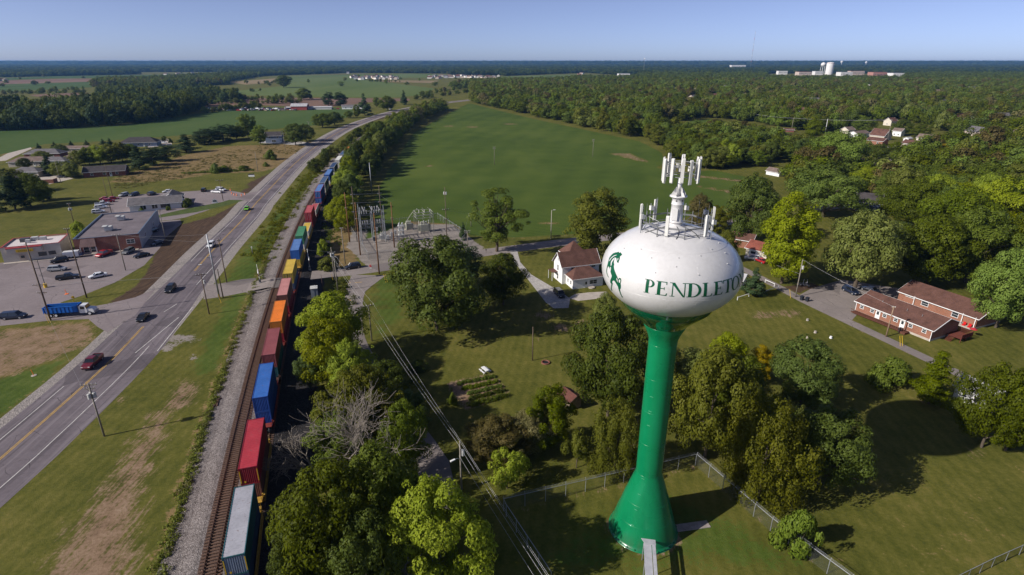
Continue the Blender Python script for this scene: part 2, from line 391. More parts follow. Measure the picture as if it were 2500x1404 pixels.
# ------------------------------------------------------------------ ground with worn patches, soil, dry grass
_Y = [20, 49.2, 64, 82, 97, 112, 127, 142, 162, 177, 208, 245, 283, 306, 332, 353, 400, 450, 550, 700, 900]
_X = [-21.8, -31.4, -36.3, -41.9, -46.4, -50.7, -55.2, -59.3, -64.7, -68.3, -75.8, -84, -91.3, -95.4, -99.8, -103, -109, -114, -119, -115, -100]
_pc = np.polyfit(np.array(_Y) / 100., _X, 5)
def track_x(Y): return float(np.polyval(_pc, Y / 100.))
TR = [Vector((track_x(y), y)) for y in np.arange(18, 900, 3.0)]       # centre of the train's track
def offset_line(pts, d):
    out = []
    for i in range(len(pts)):
        t = (pts[min(i + 1, len(pts) - 1)] - pts[max(i - 1, 0)]).normalized(); out.append(pts[i] + Vector((t.y, -t.x)) * d)
    return out
TL = offset_line(TR, -4.25)                                             # centre of the empty left track
_s_acc = [0.0]
for i in range(1, len(TR)): _s_acc.append(_s_acc[-1] + (TR[i] - TR[i - 1]).length)
def along(line, y):                                                    # point and heading of a line where its Y equals y
    for i in range(1, len(line)):
        if line[i].y >= y:
            t = (y - line[i - 1].y) / (line[i].y - line[i - 1].y); d = line[i] - line[i - 1]
            return line[i - 1].lerp(line[i], t), math.atan2(d.y, d.x)
    d = line[-1] - line[-2]; return line[-1], math.atan2(d.y, d.x)

ROADC = smooth_line([(-79.5, 15), (-80.6, 45), (-81.7, 75.3), (-82.5, 84.6), (-84.6, 104), (-87.3, 119.6), (-94.0, 153.5), (-100.6, 184.2), (-108.8, 227.9),
                     (-117.2, 266), (-140.0, 391.7), (-156.2, 538), (-156, 660), (-146, 770), (-120, 880), (-60, 1010)], 5)

def polymask(P, poly, soft):
    poly = np.array([(p[0], p[1]) for p in poly]); out = np.zeros(len(P))
    lo = poly.min(0) - soft; hi = poly.max(0) + soft
    ix = np.where((P[:, 0] > lo[0]) & (P[:, 0] < hi[0]) & (P[:, 1] > lo[1]) & (P[:, 1] < hi[1]))[0]
    if not len(ix): return out
    Q = P[ix]; inside = np.zeros(len(Q), bool); dm = np.full(len(Q), 1e9)
    for i in range(len(poly)):
        a = poly[i]; c = poly[(i + 1) % len(poly)]; d = c - a
        t = np.clip(((Q - a) @ d) / max(d @ d, 1e-9), 0, 1); dm = np.minimum(dm, np.hypot(*(Q - a - t[:, None] * d).T))
        cr = ((a[1] > Q[:, 1]) != (c[1] > Q[:, 1]))
        xx = a[0] + (Q[:, 1] - a[1]) / (d[1] if abs(d[1]) > 1e-9 else 1e-9) * d[0]
        inside ^= cr & (Q[:, 0] < xx)
    out[ix] = np.clip(.5 + np.where(inside, dm, -dm) / (2 * soft), 0, 1); return out
def linemask(P, line, w, soft):
    out = np.zeros(len(P)); L = np.array([(p[0], p[1]) for p in line])
    for i in range(len(L) - 1):
        a, c = L[i], L[i + 1]; d = c - a
        lo = np.minimum(a, c) - w - soft; hi = np.maximum(a, c) + w + soft
        ix = np.where((P[:, 0] > lo[0]) & (P[:, 0] < hi[0]) & (P[:, 1] > lo[1]) & (P[:, 1] < hi[1]))[0]
        if not len(ix): continue
        Q = P[ix]; t = np.clip(((Q - a) @ d) / max(d @ d, 1e-9), 0, 1)
        out[ix] = np.maximum(out[ix], np.clip(.5 + (w - np.hypot(*(Q - a - t[:, None] * d).T)) / (2 * soft), 0, 1))
    return out

SOY = [(893, 585), (905, 520), (930, 450), (960, 400), (1010, 325), (1080, 285), (1145, 252), (1185, 262), (1300, 290), (1450, 322), (1560, 345), (1615, 372), (1625, 396), (1600, 410), (1660, 425), (1740, 415),
       (1830, 434), (1885, 455), (1840, 490), (1700, 525), (1500, 565), (1390, 572), (1260, 580), (1150, 575), (1110, 548), (1000, 540)]
LOT1E = [(444, 546), (404, 580), (390, 606), (352, 648), (280, 690), (200, 722), (150, 738), (134, 752), (150, 762), (262, 742), (330, 726), (380, 705), (436, 668), (500, 612), (560, 548)]
TOWER_C = Vector((17.8, 60.6))
def build_ground():
    def grid(xs, ys, hole=None):
        X, Y = np.meshgrid(xs, ys); n, m = X.shape
        V = np.stack([X.ravel(), Y.ravel(), np.zeros(X.size)], 1)
        i = np.arange(n * m).reshape(n, m)
        Fq = np.stack([i[:-1, :-1], i[:-1, 1:], i[1:, 1:], i[1:, :-1]], -1).reshape(-1, 4)
        if hole:
            c = V[Fq].mean(1); k = ~((c[:, 0] > hole[0]) & (c[:, 0] < hole[1]) & (c[:, 1] > hole[2]) & (c[:, 1] < hole[3])); Fq = Fq[k]
        return V, Fq
    A = grid(np.arange(-200, 200.1, 1.0), np.arange(20, 270.1, 1.0))
    B = grid(np.arange(-600, 600.1, 5.0), np.arange(20, 900.1, 5.0), (-200, 200, 20, 270))
    Cx = np.array([-40000, -6000, -600, 600, 6000, 40000.]); Cy = np.array([-2500, 20, 900, 6000, 60000.])
    C = grid(Cx, Cy, (-600, 600, 20, 900))
    V = np.concatenate([A[0], B[0], C[0]]); Fq = np.concatenate([A[1], B[1] + len(A[0]), C[1] + len(A[0]) + len(B[0])])
    P = V[:, :2]; ga = np.zeros((len(V), 4)); gb = np.zeros((len(V), 4))
    def put(arr, ch, m, w=1.0): arr[:, ch] = np.maximum(arr[:, ch], m * w)
    def pz(arr, ch, px, soft, w=1.0): put(arr, ch, polymask(P, Gs(px), soft), w)
    # bare tan earth
    pz(ga, 0, [(60, 1500), (320, 1500), (335, 1300), (350, 1180), (395, 1080), (420, 1000), (370, 1010), (300, 1130), (200, 1260), (120, 1380)], 3.0, .80)
    pz(ga, 0, [(395, 1000), (440, 925), (490, 940), (470, 985), (420, 1010)], 1.5, .66); pz(ga, 0, [(280, 975), (300, 965), (310, 975), (292, 988)], .8, .62)
    pz(ga, 0, [(-200, 815), (0, 808), (110, 792), (215, 786), (238, 800), (225, 838), (150, 875), (60, 905), (0, 925), (-200, 985)], 2.2, .62)
    pz(ga, 0, [(-100, 830), (0, 825), (150, 805), (190, 812), (130, 850), (0, 890), (-100, 905)], 1.5, .72)
    pz(ga, 0, [(1088, 935), (1200, 912), (1238, 955), (1225, 975), (1135, 1002)], .7, .9)
    pz(ga, 0, [(1480, 374), (1540, 374), (1590, 396), (1570, 397), (1515, 383)], 2.5, .6); pz(ga, 0, [(1680, 425), (1820, 440), (1825, 446), (1690, 432)], 2.5, .68); pz(ga, 0, [(1700, 452), (1800, 468), (1795, 474), (1705, 458)], 2.0, .66)
    for cx, cy_, rx, ry in ((1098, 308, 15, 1.5), (1152, 310, 17, 1.8), (1245, 303, 20, 1.5), (1010, 392, 10, 3), (1045, 405, 14, 3), (1160, 408, 10, 2), (1340, 545, 30, 3), (1370, 800, 30, 12), (1330, 770, 26, 12), (1420, 790, 30, 8),
                            (1870, 770, 40, 10), (1930, 765, 35, 10), (2380, 1110, 30, 10), (1320, 830, 8, 4), (1225, 655, 22, 9), (2265, 975, 22, 8), (2210, 915, 20, 8)):
        t = np.linspace(0, 6.28, 12, endpoint=False); pz(ga, 0, [(cx + rx * math.cos(a), cy_ + ry * math.sin(a)) for a in t], 1.6, .60)
    # tyre-scuffed line down the verge
    for px in ([(330, 1200), (380, 1080), (430, 970)], [(300, 1390), (330, 1200)], [(200, 1390), (260, 1230), (330, 1120)]): put(ga, 0, linemask(P, Gs(px), .5, .8), .7)
    # dark tilled soil beside the highway
    pz(ga, 1, [(404, 578), (444, 548), (520, 528), (565, 505), (590, 490), (601, 498), (560, 548), (500, 612), (436, 668), (350, 724), (290, 744), (268, 738), (330, 700), (356, 668), (384, 612)], 1.2)
    pz(ga, 1, [(612, 470), (580, 478), (618, 440), (690, 408), (745, 366), (800, 330), (880, 296), (960, 276), (955, 284), (880, 305), (805, 343), (745, 385), (690, 430), (640, 466)], 1.6, .95)
    pz(ga, 1, [(1790, 660), (1990, 700), (2010, 690), (1900, 655)], 2, .0)
    pz(ga, 1, [(1910, 700), (1985, 690), (2005, 702), (1950, 715)], 1.0, .9)
    # golden dry meadow, dry strips
    pz(ga, 2, [(265, 446), (300, 425), (360, 410), (440, 380), (560, 356), (690, 352), (770, 344), (745, 372), (690, 406), (640, 420), (520, 424), (440, 438), (340, 446)], 4.0, .85)
    pz(ga, 2, [(800, 560), (836, 535), (872, 560), (878, 600), (872, 650), (822, 656)], 1.2, .85)
    pz(ga, 2, [(850, 556), (1000, 538), (1130, 540), (1180, 575), (1120, 560), (1000, 548)], 1.5, .7)
    pz(ga, 2, [(1240, 585), (1390, 575), (1395, 560), (1250, 566)], 2.0, .45)
    put(ga, 2, linemask(P, offset_line(TR, -11.2)[10:55], .9, .9), .62)
    put(ga, 2, linemask(P, [c + Vector((6.5, 0)) for c in ROADC[:60]], .8, 1.0), .5); put(ga, 2, linemask(P, [c + Vector((-8.5, 0)) for c in ROADC[10:60]], .8, 1.0), .45)
    pz(ga, 2, [(-200, 812), (0, 800), (230, 780), (240, 800), (225, 840), (60, 910), (-200, 990)], 2.5, .62)
    pz(ga, 2, [(120, 760), (160, 752), (240, 742), (262, 745), (190, 768), (130, 772)], 1, .5)
    pz(ga, 2, [(2100, 1404), (2300, 1250), (2500, 1130), (2500, 1260), (2300, 1404)], 9, .42)
    pz(ga, 2, [(0, 382), (70, 372), (80, 362), (0, 368)], 3, .7)
    # stone: substation yard, farm drive, crossing approaches
    pz(ga, 3, [(846, 600), (862, 566), (1000, 548), (1105, 548), (1182, 606), (1150, 622), (1040, 634), (962, 645), (905, 655), (884, 640)], .8)
    pz(ga, 3, [(596, 712), (634, 698), (650, 708), (610, 722)], .6, .9); pz(ga, 3, [(350, 850), (400, 815), (470, 815), (495, 830), (470, 845), (440, 838), (420, 862)], 1.2, .58); pz(ga, 3, [(452, 880), (470, 860), (492, 866), (470, 885)], .8, .55)
    pz(ga, 3, [(690, 735), (760, 722), (800, 722), (790, 740), (720, 745)], .6, .8)
    for a, c_ in (((1228, 1255), (1700, 1140)), ((1700, 1140), (1885, 1300)), ((1885, 1300), (2060, 1430))): put(ga, 0, linemask(P, Gs([a, c_]), .12, .5), .72)
    ringd = np.hypot(P[:, 0] - TOWER_C.x, P[:, 1] - TOWER_C.y); put(ga, 0, np.clip(1 - np.abs(ringd - 4.7) / .7, 0, 1), .7)
    # scuffed edges of the drives and lots
    drv = Gs([(1244, 612), (1262, 610), (1270, 640), (1296, 670), (1350, 702), (1392, 729), (1388, 752), (1352, 753), (1332, 738), (1284, 676), (1256, 640)])
    put(ga, 3, polymask(P, drv, 1.6), .62); put(ga, 0, linemask(P, drv + drv[:1], .25, .6), .45)
    put(ga, 0, linemask(P, Gs(LOT1E), .35, .8), .5); put(ga, 0, linemask(P, [G(*p) for p in ((1850, 675), (1905, 703), (1960, 733), (2070, 785), (2170, 832), (2280, 884), (2400, 940))], 1.7, .5), .42)
    # crops
    soy = polymask(P, Gs(SOY), 3.0); gb[:, 0] = soy * (1 - np.clip(ga[:, 0] * 1.5, 0, 1))
    pz(gb, 0, [(1680, 296), (1740, 291), (1990, 335), (1985, 352), (1900, 352), (1790, 328), (1700, 306)], 4)
    # lush and tall grass
    put(gb, 1, linemask(P, offset_line(TR, -14)[30:105], 3.0, 2.5), .75)
    pz(gb, 1, [(-200, 960), (0, 925), (100, 890), (160, 880), (120, 930), (0, 1020), (-200, 1200)], 2.0, .8)
    pz(gb, 1, [(900, 680), (990, 660), (1000, 780), (910, 830)], 3, .6); pz(gb, 1, [(1260, 1404), (1600, 1180), (1880, 1290), (2000, 1404)], 4, .62)
    pz(gb, 1, [(540, 690), (600, 600), (690, 520), (700, 540), (640, 660), (600, 685)], 2, .62)
    # cinders beside the train and under the trees
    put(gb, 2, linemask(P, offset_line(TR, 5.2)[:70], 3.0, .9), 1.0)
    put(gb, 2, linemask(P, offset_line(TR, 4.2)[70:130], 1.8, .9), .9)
    me = bpy.data.meshes.new('ground'); me.from_pydata([], [], [])
    me.vertices.add(len(V)); me.vertices.foreach_set('co', V.astype(np.float32).ravel())
    me.loops.add(len(Fq) * 4); me.loops.foreach_set('vertex_index', Fq.astype(np.int32).ravel())
    me.polygons.add(len(Fq)); me.polygons.foreach_set('loop_start', np.arange(0, len(Fq) * 4, 4, dtype=np.int32)); me.polygons.foreach_set('loop_total', np.full(len(Fq), 4, dtype=np.int32))
    me.update(calc_edges=True)
    for nm, arr in (('ga', ga), ('gb', gb)):
        at = me.color_attributes.new(nm, 'FLOAT_COLOR', 'POINT'); at.data.foreach_set('color', arr.astype(np.float32).ravel())
    o = link('ground', me, ground_material()); tag(o, kind='structure')
build_ground()

# fields further off: each a sheet of its own
def field(px, z, name, mat): tag(sheet(Gs(px), z, name, mat), kind='structure')
FG = far_field('young_crop', (.040, .078, .016), (.075, .112, .028), .012, R(70), 5)
FG2 = far_field('pale_crop', (.075, .115, .025), (.125, .155, .045), .006, R(60), 6)
FD = far_field('dark_crop', (.028, .055, .016), (.05, .08, .022), .008, R(75), 5)
FP = far_field('ploughed_earth', (.14, .085, .06), (.22, .14, .10), .012, R(80), 8)
FT = far_field('stubble', (.17, .135, .065), (.27, .20, .11), .01, R(70), 6)
field([(-700, 420), (-100, 392), (30, 372), (110, 352), (240, 345), (420, 332), (560, 322), (660, 316), (770, 306), (850, 286), (880, 272), (870, 264), (620, 262), (480, 278), (300, 306), (0, 320), (-700, 330)], .03, 'crop_field', FG)
field([(480, 246), (640, 240), (800, 239), (1000, 241), (1000, 246), (900, 250), (800, 262), (600, 256), (480, 262)], .03, 'ploughed_field', FP)
field([(560, 232), (760, 236), (870, 238), (960, 238), (1040, 232), (1060, 216), (980, 206), (860, 190), (700, 188), (660, 196), (690, 210), (560, 224)], .05, 'pale_field', FG2)
field([(560, 200), (690, 190), (690, 200), (600, 207)], .08, 'pale_field', FT)
field([(-300, 201), (0, 197), (120, 193), (400, 190), (400, 195), (200, 200), (0, 206), (-300, 210)], .08, 'ploughed_field', FP)
field([(-300, 210), (0, 206), (220, 200), (225, 213), (60, 222), (-300, 236)], .06, 'crop_field', FG)
field([(-300, 196), (0, 191), (150, 186), (480, 181), (560, 184), (400, 189), (100, 192), (0, 196)], .1, 'crop_field', FG)
field([(70, 232), (140, 228), (215, 226), (210, 236), (100, 238)], .05, 'ploughed_field', FP)
field([(660, 186), (1000, 180), (1100, 182), (1080, 190), (860, 190)], .1, 'pale_field', FG2)
field([(930, 196), (1070, 197), (1060, 203), (935, 200)], .12, 'stubble_field', FT)
field([(1220, 187), (1420, 181), (1500, 186), (1360, 198), (1240, 200)], .12, 'pale_field', FG2)
field([(1655, 166.5), (1850, 167.5), (1850, 170), (1660, 169)], .3, 'stubble_field', FT)
field([(2410, 176), (2700, 174), (2700, 184), (2410, 181)], .2, 'pale_field', FG2)

# ------------------------------------------------------------------ roads
def road_prof(i):
    y = ROADC[min(i, len(ROADC) - 1)].y; near = max(0, min(1, (175 - y) / 60))
    return [(-4.6 - 1.3 * near, .012), (-2.2, .012), (0, .012), (2.5, .012), (5.4 + 3.2 * near, .012)]
o = sweep(ROADC, [(-8.2, .004), (-5, .006), (0, .007), (6.5, .006), (8.6, .004)], 'road_shoulder', SHOULDER); tag(o, kind='structure')
o = sweep(ROADC, road_prof, 'highway', ASPH); tag(o, kind='structure')
def marking(line, off, w, z, mat, name='road_marking', i0=0, i1=None, parent=o):
    return sweep(line[i0:i1], [(off - w / 2, z), (off + w / 2, z)], name, mat, parent)
iy = lambda y: next(i for i, c in enumerate(ROADC) if c.y >= y)
cut0, cut1 = iy(127), iy(163)
for off in (-.16, .16):
    marking(ROADC, off, .13, .020, ROADY, i1=cut0); marking(ROADC, off, .13, .020, ROADY, i0=cut1)
marking(ROADC, -3.7, .14, .020, ROADW, i0=0, i1=iy(103)); marking(ROADC, -3.6, .14, .020, ROADW, i0=iy(172), i1=iy(500))
marking(ROADC, 5.3, .14, .020, ROADW, i0=0, i1=iy(118)); marking(ROADC, 4.6, .14, .020, ROADW, i0=iy(178), i1=iy(500))
for a, c_ in (((400, 762), (432, 742)), ((330, 862), (436, 775)), ((384, 857), (470, 750)), ((480, 695), (540, 630))):
    p, q = G(*a), G(*c_); marking([p.to_2d(), q.to_2d()], 0, .16, .021, ROADW)
LOT1 = [(-500, 700), (-200, 662), (0, 642), (178, 622), (346, 607), (374, 547), (395, 540), (440, 536), (444, 546), (404, 580), (390, 606), (352, 648), (280, 690), (200, 722), (150, 738), (134, 752), (150, 762), (262, 742), (330, 726), (380, 705),
        (330, 770), (262, 812), (238, 798), (216, 779), (120, 783), (0, 796), (-300, 815), (-500, 830)]
tag(sheet(Gs(LOT1), .016, 'parking_lot', LOT), kind='structure')
LOT2 = [(232, 523), (256, 490), (300, 477), (480, 466), (545, 461), (600, 473), (640, 464), (612, 494), (590, 488), (540, 500), (498, 517), (452, 531), (420, 537), (394, 539), (372, 548), (358, 520)]
tag(sheet(Gs(LOT2), .0195, 'parking_lot', LOT), kind='structure')
tag(sheet(Gs([(462, 508), (540, 494), (560, 488), (596, 489), (560, 500), (480, 518), (380, 533), (375, 528)]), .024, 'grass_strip', M('strip_grass', (.06, .085, .014), .95, .3, .6, world=True)), kind='structure')
# crossing street, then on past the substation and the farmhouse
XA = [(500, 712), (545, 706), (600, 695), (680, 680), (760, 672), (880, 660), (1000, 643), (1160, 620), (1250, 608), (1390, 590), (1600, 566), (1800, 540)]
xs = smooth_line([G(*p).to_2d() for p in XA], 4)
tag(sweep(xs, lambda i: [(-3.6 - (1.6 if i < 3 else 0), .026), (0, .03), (3.6 + (2.5 if i < 3 else 0), .026)], 'side_street', LANE), kind='structure')
LN = smooth_line([G(*p).to_2d() for p in ((900, 672), (868, 712), (858, 760), (862, 830), (915, 930), (990, 1040), (1055, 1135), (1070, 1210), (1050, 1310), (1000, 1460))], 4)
lane = tag(sweep(LN, lambda i: [(-2.7 - max(0, 2.4 - i * .8), .033), (2.7 + max(0, 2.4 - i * .8), .033)], 'lane', LANE), kind='structure')
for k, (a, c_) in enumerate((((842, 688), (856, 690)), ((866, 690), (884, 689)), ((848, 730), (856, 734)))):
    sweep([G(*a).to_2d(), G(*c_).to_2d()], [(-.12, .039), (.12, .039)], 'road_marking', ROADY, lane)
tag(sheet(Gs([(1244, 612), (1262, 610), (1270, 640), (1296, 670), (1350, 702), (1392, 729), (1388, 752), (1352, 753), (1332, 738), (1284, 676), (1256, 640)]), .036, 'farm_driveway', GRAVEL), kind='structure')
tag(sheet(Gs([(1388, 728), (1404, 718), (1440, 714), (1480, 712), (1490, 726), (1412, 735)]), .041, 'patio', CONC), kind='structure')
DR = smooth_line([G(*p).to_2d() for p in ((1780, 640), (1850, 675), (1905, 703), (1960, 733), (2070, 785), (2170, 832), (2280, 884), (2400, 940), (2520, 1000))], 4)
tag(sweep(DR, [(-1.5, .022), (0, .028), (1.5, .022)], 'driveway', LANE), kind='structure')
tag(sheet(Gs([(1946, 724), (1980, 705), (2056, 683), (2100, 690), (2200, 705), (2240, 730), (2150, 760), (2098, 762), (2080, 782), (2010, 752)]), .033, 'parking_court', LANE), kind='structure')
tag(sheet(Gs([(1960, 505), (2010, 500), (2100, 490), (2110, 497), (2060, 508), (1990, 516)]), .02, 'driveway', LANE), kind='structure')
tag(sheet(Gs([(2150, 357), (2190, 354), (2200, 359), (2160, 364)]), .02, 'driveway', CONC), kind='structure')
tag(sheet(Gs([(630, 349), (650, 343), (720, 343), (760, 350), (745, 356), (690, 352)]), .04, 'gravel_forecourt', GRAVEL), kind='structure')
tag(sheet(Gs([(0, 384), (20, 374), (75, 360), (78, 363), (40, 380), (15, 392), (-60, 400)]), .04, 'driveway', CONC), kind='structure')
tag(sheet(Gs([(98, 432), (145, 428), (180, 436), (120, 450), (100, 446)]), .04, 'driveway', CONC), kind='structure')
tag(sheet(Gs([(365, 345), (415, 338), (420, 352), (360, 362)]), .06, 'driveway', CONC), kind='structure')
wk = TOWER_C + Vector((4.6, -.1))
tag(MB().box((0, 0, .03), (5.2, 1.25, .1)).build('walkway', M('old_concrete', (.30, .26, .24), .9, .25, 1.2), None, loc=(wk.x + 2.0, wk.y + .3, 0), rz=R(10)), kind='structure')

# ------------------------------------------------------------------ railway
bl = sweep(TR, [(-10.6, .002), (-8.2, .10), (-6.8, .42), (-6.3, .50), (-2.1, .50), (1.2, .50)], 'ballast', BALLAST); tag(bl, kind='structure')
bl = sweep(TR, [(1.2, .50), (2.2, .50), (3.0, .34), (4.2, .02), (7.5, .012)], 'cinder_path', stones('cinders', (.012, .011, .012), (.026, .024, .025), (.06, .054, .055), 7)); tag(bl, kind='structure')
def rails(line, root):
    for s_ in (-1, 1):
        o_ = s_ * .7525
        sweep(line, [(o_ - .075, .64), (o_ - .03, .68), (o_ - .037, .80), (o_ + .037, .80), (o_ + .03, .68), (o_ + .075, .64)], 'rail', RUST, root, closed=True)
def track(line, name_label, nsl, root_name='railway_track'):
    root = empty(root_name, (0, 0, 0), 0, name_label, 'railway track', 'railway tracks')
    sweep(line, [(-1.45, .512), (1.45, .512)], 'track_bed', BED, root)
    rails(line, root)
    tm = None; acc = 0; k = 0; rest = MB(); ti = wood('sleeper_wood', (.135, .082, .058)) if 'sleeper_wood' not in bpy.data.materials else bpy.data.materials['sleeper_wood']
    for i in range(1, len(line)):
        a, c_ = line[i - 1], line[i]; d = c_ - a; L = d.length; rz = math.atan2(d.y, d.x)
        while acc < L:
            p = a + d * (acc / L)
            if k < nsl:
                if tm is None: tm = MB().box((0, 0, 0), (.24, 2.62, .16)).mesh('sleeper')
                link('sleeper', tm, ti, root, (p.x, p.y, .57 + random.uniform(-.012, .012)), rz + random.gauss(0, .012))
            elif p.y < 420: rest.box((p.x, p.y, .57), (.24, 2.6, .16), rz)
            acc += .55; k += 1
        acc -= L
    if rest.v: tag(rest.build('sleepers', ti, root), kind='stuff')
    return root
track(TL, 'empty rusty railway track on ballast to the left of the container train', 300)
track(TR, 'railway track that carries the container train', 40)
# timber crossing panels
cp, ch = along(TL, 151.5)
m_ = MB()
for o_ in (-1.15, 0, 1.15): m_.box((0, o_, .74), (8.0, .62 if o_ else 1.3, .10))
x_ = m_.build('crossing_panel', M('crossing_rubber', (.12, .105, .10), .9, .2), None, loc=(cp.x, cp.y, 0), rz=ch); tag(x_, kind='structure')
ramp_l = [(-3.9, .012), (3.9, .012)]
m_ = MB(); p0, h0 = along(offset_line(TR, -6.9), 151); t_ = Vector((math.cos(h0), math.sin(h0))); nrm = Vector((-t_.y, t_.x))
a = [p0 - t_ * 3.6, p0 + t_ * 4.2]; c_ = [q + nrm * 5.5 for q in a]; d_ = [q - nrm * 1.55 for q in a]
m_.add([(a[0].x, a[0].y, .79), (a[1].x, a[1].y, .79), (c_[1].x, c_[1].y, .035), (c_[0].x, c_[0].y, .035), (d_[0].x, d_[0].y, .80), (d_[1].x, d_[1].y, .80)], [(0, 1, 2, 3), (4, 5, 1, 0)])
tag(m_.build('crossing_ramp', LANE), kind='structure')

# ------------------------------------------------------------------ water tower
def tower_green():
    b = NB('tower_green'); v = b.obj(); sx = b.n('ShaderNodeSeparateXYZ', {0: v})
    n1 = b.noise(b.mapping(v, (1, 1, .12)), .9, 5); n2 = b.noise(v, .3, 3); n3 = b.noise(v, 6, 3)
    col = b.ramp(b.math('ADD', b.math('MULTIPLY', n1, .6), b.math('MULTIPLY', n2, .4)), [(.3, (.002, .140, .055)), (.5, (.003, .180, .068)), (.72, (.006, .205, .085))])
    low = b.math('MULTIPLY', b.step(sx.outputs[2], 2.6, .1), b.step(b.math('ADD', n1, b.math('MULTIPLY', n3, .3)), .5, .8))
    col = b.mix(b.math('MULTIPLY', low, .5), col, (.05, .085, .05))
    return b.bsdf(col, b.math('MULTIPLY_ADD', n2, .25, .16), .4, 0, b.bump(n2, .08, .3), .1)
TG = tower_green()
TGL = M('tower_emblem_green', (.004, .085, .038), .35, .05)
def tower_white():
    b = NB('tank_white'); v = b.obj()
    n = b.noise(b.mapping(v, (1, 1, .25)), .35, 4); n2 = b.noise(v, 2.5, 4)
    f = b.math('ADD', b.math('MULTIPLY', n, .6), b.math('MULTIPLY', n2, .4))
    return b.bsdf(b.ramp(f, [(.3, (.53, .52, .505)), (.42, (.585, .575, .565)), (.6, (.63, .62, .61))]), .3, .5, 0, b.bump(n, .05, .3), .35)
TW = tower_white()
def build_tower():
    zc, Rb, hb = 37.42, 7.65, 5.04
    rt = empty('water_tower', (TOWER_C.x, TOWER_C.y, 0), 0, 'tall water tower with green stem and white rounded tank lettered PENDLETON', 'water tower')
    def rz_(z): return Rb * math.sqrt(max(0, 1 - ((z - zc) / hb) ** 2))
    def surf(az, z, off=0.0):
        r = rz_(z); nx = Vector((r / Rb ** 2, (z - zc) / hb ** 2)).normalized()
        r2, z2 = r + nx.x * off, z + nx.y * off
        return (r2 * math.cos(az), r2 * math.sin(az), z2)
    # stem: flared foot, straight shaft, flared neck; welded seams as slight beads
    prof = [(4.62, .0), (4.55, .12), (4.42, .14), (4.30, .55), (3.95, 1.9), (3.4, 3.8), (2.85, 5.7), (2.3, 7.5), (1.92, 8.7), (1.72, 9.3), (1.67, 9.6)]
    MB().lathe(prof, 72).build('flared_base', TG, rt, True)
    MB().lathe([(1.665, 9.6), (1.66, 28.2)], 64).build('shaft', TG, rt, True)
    z_t = 33.85
    MB().lathe([(1.66, 28.2), (1.72, 28.8), (2.0, 29.6), (2.35, 30.3), (2.5, 30.7)], 72).build('flared_neck', TG, rt, True)
    b = NB('shaded_glossy_green'); GG = b.bsdf(b.ramp(b.noise(b.obj(), .6, 3), [(.3, (.003, .075, .032)), (.7, (.004, .11, .046))]), .05, .6, 0, None, .8)  # glossy paint, base darkened to carry the tank's shade and dark reflections
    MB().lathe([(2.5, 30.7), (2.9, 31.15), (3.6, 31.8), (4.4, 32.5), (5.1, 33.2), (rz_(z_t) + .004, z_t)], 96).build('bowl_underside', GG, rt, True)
    for z, r in ((9.62, 1.675), (14.4, 1.668), (19.1, 1.668), (23.7, 1.668), (28.22, 1.668), (30.7, 2.51), (5.7, 2.86), (3.0, 3.64)):
        MB().lathe([(r - .02, z - .03), (r + .012, z - .012), (r + .012, z + .012), (r - .02, z + .03)], 72).build('weld_seam', TG, rt, True)
    for k in range(7):                                         # short bright plates climbing the shaft
        z = 3.2 + k * 2.05 + (6 if k > 3 else 0); r = np.interp(z, [p[1] for p in prof], [p[0] for p in prof]) if z < 9.6 else 1.665
        az = R(-128); q = Vector((math.cos(az), math.sin(az), 0)); MB().box((0, 0, 0), (.05, .42, .025)).build('climbing_rung', M('rung', (.12, .36, .22), .4, .05), rt, loc=(q.x * (r + .03), q.y * (r + .03), z), rz=az)
    # door and anchor plates at the foot
    MB().side([(0, 0), (.55, 0), (.12, 1.9), (0, 1.9)], -.06, .06).build('base_fin', TG, rt, loc=(-3.95, -1.2, .4), rz=R(197))
    for k in range(28):
        a = k * 2 * math.pi / 28; MB().box((0, 0, .13), (.16, .1, .26)).build('anchor_bolt', TG, rt, loc=(4.5 * math.cos(a), 4.5 * math.sin(a), 0), rz=a)
    # tank
    pr = [(rz_(z), z) for z in np.concatenate([np.linspace(z_t, 41.6, 40), zc + hb * np.sin(np.linspace(np.arcsin((41.6 - zc) / hb) + .03, math.pi / 2 - .02, 16))])]
    tk = MB().lathe(pr, 128).build('tank', TW, rt, True)
    for z in (40.9, 38.0, 36.6):                               # plate seams
        r = rz_(z); MB().lathe([(r - .02, z - .025), (r + .008, z - .008), (r + .008, z + .008), (r - .02, z + .025)], 96).build('weld_seam', TW, tk, True)
    for k in range(16):
        az = k * math.pi / 8 + .1; m = MB(); zs = np.linspace(34.2, 40.9, 14)
        for i in range(len(zs) - 1):
            w = .028 / max(rz_(zs[i]), 1); p = [surf(az - w, zs[i], -.01), surf(az, zs[i], .010), surf(az + w, zs[i], -.01), surf(az - w, zs[i + 1], -.01), surf(az, zs[i + 1], .010), surf(az + w, zs[i + 1], -.01)]
            m.add(p, [(0, 1, 4, 3), (1, 2, 5, 4)])
        m.build('weld_seam', TW, tk)
    gm = MB().cyl((0, 0, -.02), (0, 0, .08), .06, .045, 8).cyl((0, 0, .08), (0, 0, .1), .03, .03, 6).mesh('roof_fitting')
    DG = M('grey_fitting', (.48, .48, .48), .5)
    for az, z in [(R(-125), 40.35), (R(-100), 40.6), (R(-78), 40.75), (R(-60), 41.1), (R(-38), 41.3), (R(-102), 39.9), (R(-118), 39.2), (R(-84), 39.25), (R(-52), 39.8), (R(-140), 40.8), (R(-160), 40.4), (R(-20), 40.9), (R(-45), 40.6)]:
        o = link('roof_fitting', gm, DG, tk, surf(az, z)); r = rz_(z)
        o.rotation_mode = 'QUATERNION'; o.rotation_quaternion = Vector((r / Rb ** 2 * math.cos(az), r / Rb ** 2 * math.sin(az), (z - zc) / hb ** 2)).to_track_quat('Z', 'Y')
